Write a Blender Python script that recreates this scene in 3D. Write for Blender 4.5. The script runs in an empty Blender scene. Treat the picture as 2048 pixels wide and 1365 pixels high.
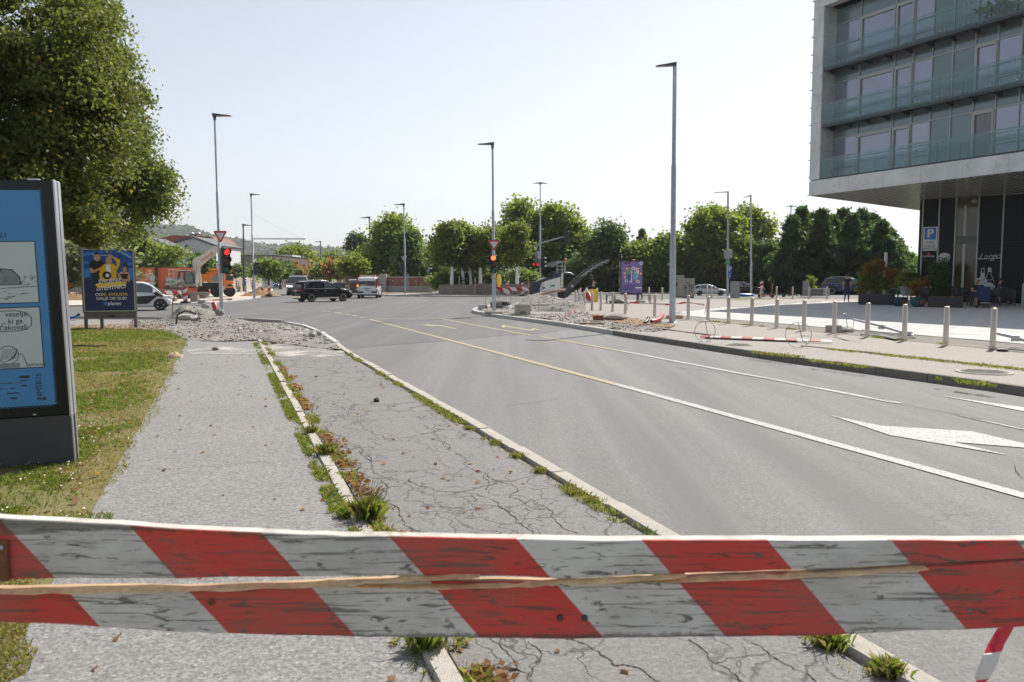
import bpy,math,random
import numpy as np
from mathutils import Vector,Matrix
rnd=random.Random(7)
rng=np.random.default_rng(7)
SC=bpy.context.scene
COL=SC.collection
R=math.radians
# ------------------------------------------------------------------ camera, light, exposure
CAM_H,F_PX,PITCH=1.65,1600.0,math.atan(127.5/1600.0)
cam_data=bpy.data.cameras.new("camera")
cam_data.sensor_width=36.0
cam_data.lens=F_PX/2048.0*36.0
cam_data.clip_start=0.05
cam_data.clip_end=20000.0
cam_data.dof.use_dof=True
cam_data.dof.focus_distance=26.0
cam_data.dof.aperture_fstop=7.1
camera=bpy.data.objects.new("camera",cam_data)
camera.location=(0,0,CAM_H)
camera.rotation_euler=(math.pi/2-PITCH,0,0)
COL.objects.link(camera)
SC.camera=camera
SUN_AZ,SUN_EL=R(36.0),R(49.0)
world=bpy.data.worlds.new("World")
SC.world=world
world.use_nodes=True
wn=world.node_tree.nodes
wl=world.node_tree.links
sky=wn.new("ShaderNodeTexSky")
sky.sky_type='NISHITA'
sky.sun_disc=False
sky.sun_elevation=SUN_EL
sky.sun_rotation=SUN_AZ
sky.air_density=1.0
sky.dust_density=0.9
sky.ozone_density=1.6
bg=wn["Background"]
bg.inputs["Strength"].default_value=0.090
hsv=wn.new("ShaderNodeHueSaturation")
hsv.inputs["Saturation"].default_value=0.42
wl.new(sky.outputs[0],hsv.inputs["Color"])
wl.new(hsv.outputs[0],bg.inputs["Color"])
sun_data=bpy.data.lights.new("sun",'SUN')
sun_data.energy=4.2
sun_data.angle=R(0.53)
sun_data.color=(1.0,0.945,0.86)
sun=bpy.data.objects.new("sun",sun_data)
SUN_DIR=Vector((math.sin(SUN_AZ)*math.cos(SUN_EL),math.cos(SUN_AZ)*math.cos(SUN_EL),math.sin(SUN_EL)))
sun.rotation_euler=SUN_DIR.to_track_quat('Z','Y').to_euler()
sun.location=(30,40,60)
COL.objects.link(sun)
SC.view_settings.view_transform='Standard'
SC.view_settings.look='None'
SC.view_settings.gamma=1.0
SC.view_settings.exposure=0.70
SC.view_settings.use_curve_mapping=False
SC.render.engine='CYCLES'
SC.cycles.max_bounces=8
SC.cycles.transparent_max_bounces=16
SC.cycles.use_denoising=True
SC.cycles.caustics_reflective=False
SC.cycles.caustics_refractive=False
SC.cycles.sample_clamp_indirect=6.0
# ------------------------------------------------------------------ pixel -> place helpers
CT,ST=math.cos(PITCH),math.sin(PITCH)
def ray(px,py):
 a,b=(px-1024.0)/F_PX,(682.5-py)/F_PX
 return Vector((a,CT+b*ST,-ST+b*CT))
def G(px,py,z=0.0):
 d=ray(px,py)
 t=(z-CAM_H)/d.z
 return Vector((d.x*t,d.y*t,z))
def P(px,py,Y):
 d=ray(px,py)
 t=Y/d.y
 return Vector((d.x*t,Y,CAM_H+d.z*t))
def mpp(Y):
 return Y/1605.0
RD=Vector((-math.sin(R(19.84)),math.cos(R(19.84)),0))
RN=Vector((RD.y,-RD.x,0))
def W(u,v,z=0.0):
 p=RD*u+RN*v
 return Vector((p.x,p.y,z))
def UV(p):
 return(p[0]*RD.x+p[1]*RD.y,p[0]*RN.x+p[1]*RN.y)
 # ------------------------------------------------------------------ materials
MATS={}
class N:
 """small wrapper round a node tree"""
 def __init__(s,name):
  s.m=bpy.data.materials.new(name)
  s.m.use_nodes=True
  s.t=s.m.node_tree
  s.p=s.t.nodes["Principled BSDF"]
  s.out=s.t.nodes["Material Output"]
 def n(s,typ,**kw):
  x=s.t.nodes.new(typ)
  for k,v in kw.items():
   if k.startswith("i_"):
    k2=k[2:]
    x.inputs[int(k2)if k2.isdigit()else k2.replace("_"," ")].default_value=v
   else:
    setattr(x,k,v)
  return x
 def l(s,a,b):
  s.t.links.new(a,b)
 def coord(s,kind="Object",rot=0.0,scale=(1,1,1),loc=(0,0,0)):
  tc=s.n("ShaderNodeTexCoord")
  mp=s.n("ShaderNodeMapping")
  mp.inputs["Rotation"].default_value=(0,0,rot)
  mp.inputs["Scale"].default_value=scale
  mp.inputs["Location"].default_value=loc
  s.l(tc.outputs[kind],mp.inputs["Vector"])
  return mp.outputs["Vector"]
 def noise(s,vec,scale,detail=4.0,rough=0.55,dist=0.0):
  x=s.n("ShaderNodeTexNoise")
  x.inputs["Scale"].default_value=scale
  x.inputs["Detail"].default_value=detail
  x.inputs["Roughness"].default_value=rough
  x.inputs["Distortion"].default_value=dist
  if vec is not None:s.l(vec,x.inputs["Vector"])
  return x.outputs["Fac"]
 def ramp(s,fac,stops,interp='LINEAR'):
  x=s.n("ShaderNodeValToRGB")
  cr=x.color_ramp
  cr.interpolation=interp
  while len(cr.elements)<len(stops):cr.elements.new(0.5)
  for e,(p,c)in zip(cr.elements,stops):
   e.position=p
   e.color=tuple(c)+(1,)if hasattr(c,"__len__")else(c,c,c,1)
  s.l(fac,x.inputs["Fac"])
  return x.outputs["Color"]
 def mix(s,fac,a,b,mode='MIX'):
  x=s.n("ShaderNodeMix",data_type='RGBA',blend_type=mode)
  for k,val in((0,fac),(6,a),(7,b)):
   sock=x.inputs[k]
   if hasattr(val,"is_linked"):s.l(val,sock)
   elif hasattr(val,"__len__"):sock.default_value=tuple(val)[:3]+(1,)
   else:sock.default_value=val if k==0 else(val,val,val,1)
  return x.outputs[2]
 def math(s,op,a,b=0.0,c=None):
  x=s.n("ShaderNodeMath",operation=op)
  for i,val in enumerate((a,b)if c is None else(a,b,c)):
   if hasattr(val,"is_linked"):s.l(val,x.inputs[i])
   else:x.inputs[i].default_value=val
  return x.outputs[0]
 def bump(s,h,strength=0.3,dist=0.01):
  x=s.n("ShaderNodeBump")
  x.inputs["Strength"].default_value=strength
  x.inputs["Distance"].default_value=dist
  s.l(h,x.inputs["Height"])
  s.l(x.outputs[0],s.p.inputs["Normal"])
 def col(s,c):
  if hasattr(c,"is_linked"):s.l(c,s.p.inputs["Base Color"])
  else:s.p.inputs["Base Color"].default_value=tuple(c)[:3]+(1,)
 def set(s,rough=None,metal=None,spec=None,coat=None):
  if rough is not None:
   if hasattr(rough,"is_linked"):s.l(rough,s.p.inputs["Roughness"])
   else:s.p.inputs["Roughness"].default_value=rough
  if metal is not None:s.p.inputs["Metallic"].default_value=metal
  if spec is not None:s.p.inputs["Specular IOR Level"].default_value=spec
  if coat is not None:
   s.p.inputs["Coat Weight"].default_value=coat
   s.p.inputs["Coat Roughness"].default_value=0.04
  return s.m
def M(name,c,rough=0.6,metal=0.0,spec=0.5,var=0.12,vs=4.0,bump=0.0,bs=60.0,coat=None,dirt=None):
 """plain material with a little tonal wear"""
 if name in MATS:return MATS[name]
 n=N(name)
 v=n.coord()
 base=c
 if var>0:
  f=n.noise(v,vs,5.0,0.6)
  lo=[x*(1-var)for x in c];hi=[min(1,x*(1+var))for x in c]
  base=n.ramp(f,[(0.3,lo),(0.7,hi)])
 if dirt:
  f2=n.noise(v,dirt[1],6.0,0.7)
  base=n.mix(n.ramp(f2,[(dirt[2],0.0),(min(1,dirt[2]+0.15),1.0)]),base,dirt[0])
 n.col(base)
 if bump:n.bump(n.noise(v,bs,4.0),bump,0.01)
 MATS[name]=n.set(rough,metal,spec,coat)
 return MATS[name]
def emit(name,c,strength):
 if name in MATS:return MATS[name]
 n=N(name)
 n.col([x*0.5 for x in c])
 n.p.inputs["Emission Color"].default_value=tuple(c)+(1,)
 n.p.inputs["Emission Strength"].default_value=strength
 MATS[name]=n.set(0.4)
 return MATS[name]
def leaf_mat(name,dark,mid,light,odd=None,odd_share=0.03,gloss=0.58,trans=0.52):
 if name in MATS:return MATS[name]
 n=N(name)
 g=n.n("ShaderNodeNewGeometry")
 stops=[(0.0,dark),(0.45,mid),(1.0-odd_share-0.01,light)]
 if odd:stops.append((1.0-odd_share,odd))
 c=n.ramp(g.outputs["Random Per Island"],stops,'LINEAR')
 v=n.coord()
 c=n.mix(n.ramp(n.noise(v,0.6,2.0),[(0.35,0.0),(0.65,0.45)]),c,mid,'MIX')
 n.col(c)
 n.set(gloss,0,0.4)
 tr=n.n("ShaderNodeBsdfTranslucent")
 n.l(n.mix(0.55,c,(light[0]*1.6,light[1]*1.7,light[2]*0.9)),tr.inputs["Color"])
 ms=n.n("ShaderNodeMixShader")
 ms.inputs[0].default_value=trans
 n.l(n.p.outputs[0],ms.inputs[1]);n.l(tr.outputs[0],ms.inputs[2])
 n.l(ms.outputs[0],n.out.inputs["Surface"])
 MATS[name]=n.m
 return n.m
def asphalt(name,base,kind):
 n=N(name)
 v=n.coord(rot=-R(19.84))
 sp=n.noise(v,260.0,2.0,0.7)
 sp2=n.noise(v,90.0,3.0,0.6)
 big=n.noise(v,0.55,4.0,0.6)
 mid=n.noise(v,3.0,5.0,0.6)
 k=0.30 if kind in("path","bike")else 0.16
 c=n.ramp(sp,[(0.30,[x*(1-k*1.5)for x in base]),(0.5,base),(0.72,[x*(1+k*1.7)for x in base])])
 c=n.mix(n.ramp(sp2,[(0.38,0.0),(0.75,0.30)]),c,[x*0.55 for x in base])
 c=n.mix(n.ramp(big,[(0.35,0.0),(0.7,0.28)]),c,[base[0]*1.22,base[1]*1.19,base[2]*1.13])
 c=n.mix(n.ramp(mid,[(0.5,0.0),(0.8,0.22)]),c,[x*0.72 for x in base])
 def agg(scale,loc):
  vo=n.n("ShaderNodeTexVoronoi",feature='F1');vo.inputs["Scale"].default_value=scale
  n.l(n.coord(loc=loc),vo.inputs["Vector"])
  sx_=n.n("ShaderNodeSeparateColor");n.l(vo.outputs["Color"],sx_.inputs[0]);return sx_.outputs[0]
 ka={"path":.36,"bike":.22,"road":.26,"pave":.26}[kind]
 c=n.mix(1.0,c,n.ramp(agg(62.0,(0,0,0)),[(0.0,1-ka*.95),(.55,1.0),(.9,1+ka*.35),(1.0,1+ka*1.1)]),'MULTIPLY')
 c=n.mix(1.0,c,n.ramp(agg(150.0,(3,1,0)),[(0.0,1-ka*.8),(.6,1.0),(1.0,1+ka*.6)]),'MULTIPLY')
 h=sp
 if kind=="road":
  vs=n.coord(rot=-R(19.84),scale=(1.0,0.05,1.0))
  st=n.noise(vs,1.1,3.0,0.6)
  c=n.mix(n.ramp(st,[(0.40,0.0),(0.66,0.75)]),c,[x*0.66 for x in base])
  st2=n.noise(n.coord(rot=-R(19.84),scale=(1.0,0.02,1.0),loc=(4,2,0)),2.6,3.0,0.6)
  c=n.mix(n.ramp(st2,[(0.5,0.0),(0.75,0.35)]),c,[x*1.28 for x in base])
 if kind in("bike","road","pave"):
  wv=n.n("ShaderNodeVectorMath",operation='ADD')
  nz=n.n("ShaderNodeTexNoise");nz.inputs["Scale"].default_value=2.2;nz.inputs["Detail"].default_value=5.0
  n.l(v,nz.inputs["Vector"])
  sc=n.n("ShaderNodeVectorMath",operation='SCALE');sc.inputs["Scale"].default_value=0.85
  n.l(nz.outputs["Color"],sc.inputs[0]);n.l(v,wv.inputs[0]);n.l(sc.outputs[0],wv.inputs[1])
  st3=n.n("ShaderNodeMapping");st3.inputs["Scale"].default_value=(1.0,0.55,1.0)
  n.l(wv.outputs[0],st3.inputs["Vector"])
  def crack(scale,width,mask_lo,mask_hi,mscale,loc):
   vo=n.n("ShaderNodeTexVoronoi",feature='DISTANCE_TO_EDGE');vo.inputs["Scale"].default_value=scale
   n.l(st3.outputs[0],vo.inputs["Vector"])
   ln=n.ramp(vo.outputs["Distance"],[(0.0,1.0),(width,0.0)])
   mk=n.ramp(n.noise(n.coord(loc=loc),mscale,3.0),[(mask_lo,0.0),(mask_hi,1.0)])
   return n.math('MULTIPLY',ln,mk)
  if kind=="bike":
   ck=n.math('MAXIMUM',crack(1.15,0.016,0.30,0.46,0.55,(0,0,0)),n.math('MULTIPLY',crack(2.7,0.024,0.42,0.54,0.8,(7,3,0)),0.9))
  elif kind=="road":
   ck=n.math('MULTIPLY',crack(1.5,0.012,0.56,0.68,0.22,(3,9,0)),0.55)
  else:
   ck=n.math('MULTIPLY',crack(0.7,0.008,0.52,0.66,0.25,(5,1,0)),0.6)
  c=n.mix(ck,c,[x*0.30 for x in base])
  h=n.math('SUBTRACT',sp,n.math('MULTIPLY',ck,2.0))
 n.col(c)
 n.bump(h,0.5 if kind in("path","bike")else 0.3,0.006)
 MATS[name]=n.set(0.78,0,0.35)
 return n.m
def ground_mix(name,c1,c2,c3,s1=0.7,s2=6.0,s3=80.0,bump=0.5,grain=0.3):
 n=N(name)
 v=n.coord()
 c=n.ramp(n.noise(v,s1,6.0,0.65),[(0.36,c1),(0.6,c2)])
 c=n.mix(n.ramp(n.noise(v,s2,6.0,0.7),[(0.5,0.0),(0.68,0.85)]),c,c3)
 g=n.noise(v,s3,3.0,0.7)
 c=n.mix(grain,c,n.ramp(g,[(0.3,[x*0.45 for x in c1]),(0.7,[min(1,x*1.5)for x in c2])]))
 n.col(c)
 n.bump(g,bump,0.015)
 MATS[name]=n.set(0.9,0,0.2)
 return n.m
asphalt("asphalt_road",(0.178,0.176,0.172),"road")
asphalt("asphalt_new",(0.140,0.138,0.134),"road")
asphalt("asphalt_path",(0.235,0.230,0.225),"path")
asphalt("asphalt_bike",(0.190,0.184,0.178),"bike")
asphalt("asphalt_pave",(0.275,0.248,0.226),"pave")
ground_mix("gravel",(0.185,0.172,0.155),(0.28,0.265,0.243),(0.150,0.130,0.108),1.2,9.0,60.0,0.9,0.5)
ground_mix("lawn_soil",(0.10,0.12,0.035),(0.20,0.17,0.08),(0.27,0.21,0.13),0.5,3.0,120.0,0.5,0.3)
ground_mix("dry_dirt",(0.44,0.37,0.30),(0.56,0.50,0.43),(0.36,0.28,0.20),0.35,3.0,50.0,0.5,0.25)
ground_mix("brown_earth",(0.20,0.12,0.065),(0.30,0.19,0.10),(0.14,0.09,0.05),1.0,5.0,30.0,0.8,0.35)
ground_mix("verge",(0.11,0.12,0.03),(0.20,0.20,0.055),(0.24,0.19,0.09),0.4,2.0,40.0,0.4,0.3)
ground_mix("terrain",(0.10,0.12,0.04),(0.16,0.16,0.06),(0.12,0.11,0.06),0.02,0.2,2.0,0.2,0.2)
ground_mix("kerb_concrete",(0.36,0.335,0.295),(0.46,0.43,0.385),(0.27,0.25,0.21),2.0,14.0,130.0,0.5,0.45)
ground_mix("new_concrete",(0.46,0.455,0.44),(0.55,0.545,0.53),(0.40,0.39,0.37),1.5,8.0,130.0,0.2,0.2)
ground_mix("kerb_dark",(0.17,0.16,0.14),(0.25,0.235,0.21),(0.12,0.115,0.10),1.6,9.0,130.0,0.4,0.3)
ground_mix("paver",(0.44,0.44,0.43),(0.54,0.54,0.52),(0.39,0.38,0.36),0.7,5.0,120.0,0.2,0.15)
def road_paint(name,c,wear):
 n=N(name)
 v=n.coord()
 f=n.noise(v,55.0,5.0,0.75)
 c2=n.ramp(n.noise(v,2.5,4.0),[(0.3,[x*0.86 for x in c]),(0.7,c)])
 n.col(n.mix(n.ramp(f,[(wear,1.0),(wear+0.09,0.0)]),c2,(0.19,0.185,0.18)))
 MATS[name]=n.set(0.65,0,0.4)
road_paint("paint_white",(0.50,0.495,0.475),0.445)
road_paint("paint_yellow",(0.46,0.37,0.15),0.445)
def spill():
 n=N("cement_spill");v=n.coord();n.col((.52,.50,.45));n.set(.85)
 f=n.math('ADD',n.math('MULTIPLY',n.noise(v,1.6,5,.65),.65),n.math('MULTIPLY',n.noise(v,30,4,.7),.35))
 tr=n.n("ShaderNodeBsdfTransparent");ms=n.n("ShaderNodeMixShader");n.l(n.ramp(f,[(.44,0.),(.60,.85)]),ms.inputs[0])
 n.l(tr.outputs[0],ms.inputs[1]);n.l(n.p.outputs[0],ms.inputs[2]);n.l(ms.outputs[0],n.out.inputs["Surface"]);MATS["cement_spill"]=n.m
spill()
M("white_paint",(0.78,0.79,0.79),0.4,var=0.06,vs=3)
M("galvanised",(0.42,0.44,0.46),0.42,0.75,var=0.18,vs=9)
M("stainless",(0.60,0.52,0.43),0.38,0.7,var=0.10,vs=6)
M("lamp_dark",(0.075,0.085,0.10),0.4,0.3,var=0.1)
M("lens_grey",(0.55,0.54,0.50),0.2,var=0.05)
M("black_plastic",(0.018,0.019,0.021),0.45,var=0.2)
M("rubber",(0.022,0.022,0.023),0.75,var=0.3,vs=12)
M("dark_metal",(0.06,0.065,0.07),0.4,0.5)
M("rust",(0.20,0.085,0.04),0.85,0.1,var=0.4,vs=20,bump=0.3)
M("chrome",(0.75,0.75,0.76),0.15,1.0,var=0.03)
M("red_paint",(0.52,0.035,0.03),0.4,var=0.1)
M("red_plastic",(0.50,0.06,0.07),0.4,var=0.12)
M("orange_paint",(0.72,0.20,0.035),0.42,var=0.12,dirt=((0.4,0.28,0.2),3.0,0.62))
M("yellow_paint",(0.78,0.50,0.03),0.45,var=0.08)
M("blue_sign",(0.02,0.13,0.50),0.35,var=0.05)
M("green_sign",(0.02,0.28,0.17),0.35,var=0.05)
M("ink",(0.012,0.012,0.014),0.5,var=0)
M("bark",(0.11,0.085,0.06),0.9,var=0.4,vs=9,bump=0.6,bs=25)
M("wood_raw",(0.46,0.32,0.19),0.75,var=0.25,vs=9)
M("wood_grey",(0.24,0.205,0.165),0.85,var=0.3,vs=7)
leaf_mat("leaf_linden",(0.044,0.064,0.013),(0.094,0.120,0.026),(0.185,0.205,0.060),(0.600,0.388,0.031),0.012,0.52,0.45)
leaf_mat("leaf_birch",(0.057,0.084,0.027),(0.110,0.147,0.043),(0.201,0.226,0.084),(0.585,0.368,0.067),0.01,0.34)
leaf_mat("leaf_walnut",(0.076,0.117,0.020),(0.151,0.209,0.034),(0.237,0.293,0.056),None,0.01)
leaf_mat("leaf_dark",(0.036,0.067,0.023),(0.072,0.123,0.038),(0.131,0.191,0.067),None,0.01)
leaf_mat("leaf_bush",(0.066,0.104,0.027),(0.133,0.185,0.045),(0.217,0.275,0.076),None,0.01)
leaf_mat("leaf_bright",(0.093,0.132,0.019),(0.178,0.225,0.031),(0.264,0.295,0.046),None,0.01)
leaf_mat("leaf_grey",(0.109,0.132,0.078),(0.186,0.217,0.124),(0.279,0.310,0.186),None,0.01)
leaf_mat("leaf_red",(0.132,0.054,0.019),(0.248,0.109,0.034),(0.326,0.186,0.054),(0.155,0.217,0.046),0.25)
leaf_mat("leaf_conifer",(0.022,0.050,0.019),(0.045,0.090,0.033),(0.095,0.153,0.054),None,0.01,0.5)
leaf_mat("grass_green",(0.055,0.095,0.012),(0.105,0.165,0.022),(0.17,0.22,0.04),(0.36,0.29,0.12),0.18,0.5)
leaf_mat("grass_dry",(0.17,0.14,0.05),(0.27,0.22,0.09),(0.34,0.27,0.13),(0.12,0.17,0.03),0.3,0.6)
leaf_mat("litter",(0.12,0.05,0.025),(0.24,0.11,0.05),(0.36,0.20,0.11),None,0.01,0.7)
# ------------------------------------------------------------------ mesh builder
class MB:
 def __init__(s):
  s.v=[];s.f=[];s.m=[];s.sm=[]
 def add(s,pts,faces,m=0,smooth=False):
  o=len(s.v)
  s.v.extend([tuple(p)for p in pts])
  for f in faces:
   s.f.append(tuple(i+o for i in f));s.m.append(m);s.sm.append(smooth)
  return s
 def face(s,pts,m=0):
  return s.add(pts,[tuple(range(len(pts)))],m)
 def box(s,c,size,m=0,rz=0.0,rot=None,bev=0.0):
  x,y,z=size[0]/2,size[1]/2,size[2]/2
  if bev<=0:
   pts=[(-x,-y,-z),(x,-y,-z),(x,y,-z),(-x,y,-z),(-x,-y,z),(x,-y,z),(x,y,z),(-x,y,z)]
   fs=[(0,3,2,1),(4,5,6,7),(0,1,5,4),(1,2,6,5),(2,3,7,6),(3,0,4,7)]
  else:
   b=min(bev,x*0.9,y*0.9,z*0.9)
   ring=lambda a,c2,zz:[(-a,-c2+b,zz),(-a+b,-c2,zz),(a-b,-c2,zz),(a,-c2+b,zz),(a,c2-b,zz),(a-b,c2,zz),(-a+b,c2,zz),(-a,c2-b,zz)]
   pts=ring(x-b*0.6,y-b*0.6,-z)+ring(x,y,-z+b)+ring(x,y,z-b)+ring(x-b*0.6,y-b*0.6,z)
   fs=[tuple(reversed(range(8))),tuple(range(24,32))]
   for k in range(3):
    for i in range(8):
     j=(i+1)%8
     fs.append((k*8+i,k*8+j,k*8+8+j,k*8+8+i))
  mat=Matrix.Rotation(rz,3,'Z')if rot is None else rot
  c=Vector(c)
  return s.add([mat@Vector(p)+c for p in pts],fs,m)
 def mm(s,x0,y0,z0,x1,y1,z1,m=0,bev=0.0):
  return s.box(((x0+x1)/2,(y0+y1)/2,(z0+z1)/2),(abs(x1-x0),abs(y1-y0),abs(z1-z0)),m,bev=bev)
 def extrude(s,pts,vec,m=0,mside=None):
  n=len(pts);vec=Vector(vec)
  a=[Vector(p)for p in pts];b=[p+vec for p in a]
  ms=m if mside is None else mside
  s.add(a,[tuple(reversed(range(n)))],m);s.add(b,[tuple(range(n))],m)
  s.add(a+b,[(i,(i+1)%n,n+(i+1)%n,n+i)for i in range(n)],ms)
  return s
 def tube(s,pts,r,n=8,m=0,caps=True,smooth=True):
  pts=[Vector(p)for p in pts]
  k=len(pts)
  rs=r if hasattr(r,"__len__")else[r]*k
  rings=[]
  up=None
  for i,p in enumerate(pts):
   t=(pts[min(i+1,k-1)]-pts[max(i-1,0)])
   if t.length<1e-9:t=Vector((0,0,1))
   t.normalize()
   if up is None:
    up=Vector((0,0,1))if abs(t.z)<0.9 else Vector((1,0,0))
   a=t.cross(up)
   if a.length<1e-6:a=t.cross(Vector((0,1,0)))
   a.normalize();b=a.cross(t);up=b
   rings.append([p+(a*math.cos(2*math.pi*j/n)+b*math.sin(2*math.pi*j/n))*rs[i]for j in range(n)])
  return s.loft(rings,m,caps,smooth)
 def loft(s,rings,m=0,caps=True,smooth=True):
  n=len(rings[0]);pts=[p for r_ in rings for p in r_]
  fs=[(i*n+j,i*n+(j+1)%n,(i+1)*n+(j+1)%n,(i+1)*n+j)for i in range(len(rings)-1)for j in range(n)]
  s.add(pts,fs,m,smooth)
  if caps:
   s.add(rings[0],[tuple(reversed(range(n)))],m);s.add(rings[-1],[tuple(range(n))],m)
  return s
 def grid(s,rows,m=0,smooth=True):
  n=len(rows[0]);pts=[p for r_ in rows for p in r_]
  fs=[(i*n+j,i*n+j+1,(i+1)*n+j+1,(i+1)*n+j)for i in range(len(rows)-1)for j in range(n-1)]
  return s.add(pts,fs,m,smooth)
 def lathe(s,prof,n=16,m=0,c=(0,0,0),rot=None,smooth=True):
  c=Vector(c);rings=[]
  for r_,z in prof:
   ring=[Vector((r_*math.cos(2*math.pi*j/n),r_*math.sin(2*math.pi*j/n),z))for j in range(n)]
   rings.append([(rot@p if rot else p)+c for p in ring])
  return s.loft(rings,m,True,smooth)
 def ell(s,c,r,m=0,n=10,k=7,rot=None):
  if not hasattr(r,"__len__"):r=(r,r,r)
  c=Vector(c);rings=[]
  for i in range(k+1):
   a=-math.pi/2+math.pi*(0.02+0.96*i/k)
   ring=[Vector((r[0]*math.cos(a)*math.cos(2*math.pi*j/n),r[1]*math.cos(a)*math.sin(2*math.pi*j/n),r[2]*math.sin(a)))for j in range(n)]
   rings.append([(rot@p if rot else p)+c for p in ring])
  return s.loft(rings,m,True,True)
 def build(s,name,mats,parent=None,origin=None):
  if not isinstance(mats,(list,tuple)):mats=[mats]
  me=bpy.data.meshes.new(name)
  v=s.v
  if origin is not None:v=[(p[0]-origin[0],p[1]-origin[1],p[2]-origin[2])for p in v]
  me.from_pydata(v,[],s.f)
  for m_ in mats:me.materials.append(MATS[m_]if isinstance(m_,str)else m_)
  if s.f:
   me.polygons.foreach_set("material_index",s.m)
   me.polygons.foreach_set("use_smooth",s.sm)
  me.update()
  o=bpy.data.objects.new(name,me)
  COL.objects.link(o)
  if parent is not None:o.parent=parent
  return o
def tag(o,label=None,cat=None,group=None,kind=None):
 if label:o['label']=label
 if cat:o['category']=cat
 if group:o['group']=group
 if kind:o['kind']=kind
 return o
def thing(name,label,cat,loc=(0,0,0),rz=0.0,group=None):
 o=bpy.data.objects.new(name,None)
 o.empty_display_size=0.2
 COL.objects.link(o)
 o.location=loc;o.rotation_euler=(0,0,rz)
 return tag(o,label,cat,group)
KIDS={}
def copy_thing(root,loc=None,rz=None,label=None,group=None,scale=None):
 kids={}
 for o in COL.objects:
  if o.parent:kids.setdefault(o.parent.name,[]).append(o)
 def cp(o,par):
  c=o.copy();COL.objects.link(c)
  if par is not None:c.parent=par
  for k in kids.get(o.name,[]):cp(k,c)
  return c
 r_=cp(root,None)
 if loc is not None:r_.location=loc
 if rz is not None:r_.rotation_euler=(0,0,rz)
 if scale is not None:r_.scale=(scale,)*3 if not hasattr(scale,"__len__")else scale
 return tag(r_,label,None,group)
_TXT={}
def text_faces(txt,size=1.0,bold=0.0,shear=0.0,align='CENTER'):
 key=(txt,bold,shear,align)
 if key not in _TXT:
  cu=bpy.data.curves.new("lettering",'FONT')
  cu.body=txt;cu.size=1.0;cu.shear=shear;cu.offset=bold
  cu.align_x=align;cu.align_y='BOTTOM_BASELINE' if False else 'CENTER'
  cu.resolution_u=3
  ob=bpy.data.objects.new("lettering",cu)
  COL.objects.link(ob)
  dg=bpy.context.evaluated_depsgraph_get()
  me=bpy.data.meshes.new_from_object(ob.evaluated_get(dg))
  vs=[tuple(v.co[:2])for v in me.vertices]
  fs=[tuple(p.vertices)for p in me.polygons]
  bpy.data.objects.remove(ob);bpy.data.curves.remove(cu);bpy.data.meshes.remove(me)
  _TXT[key]=(vs,fs)
 vs,fs=_TXT[key]
 return[(x*size,y*size)for x,y in vs],fs
class Flat:
 """flat print on a plane: O origin, X along, Y up, layers stand 1.5 mm apart"""
 def __init__(s,O,X=(1,0,0),Y=(0,0,1),step=0.0015):
  s.mb=MB();s.O=Vector(O);s.X=Vector(X).normalized();s.Y=Vector(Y).normalized()
  s.Z=s.X.cross(s.Y).normalized();s.step=step;s.mats=[]
 def mi(s,m):
  if m not in s.mats:s.mats.append(m)
  return s.mats.index(m)
 def pt(s,x,y,l):return s.O+s.X*x+s.Y*y+s.Z*(l*s.step)
 def poly(s,pts,m,l=1):
  s.mb.face([s.pt(x,y,l)for x,y in pts],s.mi(m));return s
 def rect(s,x0,y0,x1,y1,m,l=1):return s.poly([(x0,y0),(x1,y0),(x1,y1),(x0,y1)],m,l)
 def ellipse(s,x,y,rx,ry,m,l=1,n=18,rot=0.0):
  c,d=math.cos(rot),math.sin(rot)
  return s.poly([(x+rx*math.cos(t)*c-ry*math.sin(t)*d,y+rx*math.cos(t)*d+ry*math.sin(t)*c)for t in[2*math.pi*i/n for i in range(n)]],m,l)
 def line(s,pts,w,m,l=1):
  for(x0,y0),(x1,y1)in zip(pts[:-1],pts[1:]):
   dx,dy=x1-x0,y1-y0;L=math.hypot(dx,dy)or 1e-6
   nx,ny=-dy/L*w/2,dx/L*w/2
   ex,ey=dx/L*w*0.3,dy/L*w*0.3
   s.poly([(x0-ex-nx,y0-ey-ny),(x1+ex-nx,y1+ey-ny),(x1+ex+nx,y1+ey+ny),(x0-ex+nx,y0-ey+ny)],m,l)
  return s
 def text(s,t,x,y,size,m,l=2,bold=0.0,shear=0.0,align='CENTER',rot=0.0,sx=1.0):
  vs,fs=text_faces(t,size,bold,shear,align)
  c,d=math.cos(rot),math.sin(rot)
  s.mb.add([s.pt(x+vx*sx*c-vy*d,y+vx*sx*d+vy*c,l)for vx,vy in vs],fs,s.mi(m));return s
 def build(s,name,parent=None,origin=None):return s.mb.build(name,s.mats,parent,origin)
def np_mesh(name,verts,faces_flat,nper,mats,parent=None,midx=None,smooth=False):
 me=bpy.data.meshes.new(name)
 nv=len(verts);nf=len(faces_flat)//nper
 me.vertices.add(nv);me.vertices.foreach_set("co",np.asarray(verts,dtype=np.float32).ravel())
 me.loops.add(len(faces_flat));me.loops.foreach_set("vertex_index",np.asarray(faces_flat,dtype=np.int32))
 me.polygons.add(nf)
 me.polygons.foreach_set("loop_start",np.arange(nf,dtype=np.int32)*nper)
 me.polygons.foreach_set("loop_total",np.full(nf,nper,dtype=np.int32))
 if midx is not None:me.polygons.foreach_set("material_index",np.asarray(midx,dtype=np.int32))
 for m_ in(mats if isinstance(mats,(list,tuple))else[mats]):me.materials.append(MATS[m_])
 me.update(calc_edges=True)
 o=bpy.data.objects.new(name,me)
 COL.objects.link(o)
 if parent is not None:o.parent=parent
 return o
def unit(a):return a/(np.linalg.norm(a,axis=1,keepdims=True)+1e-9)
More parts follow.
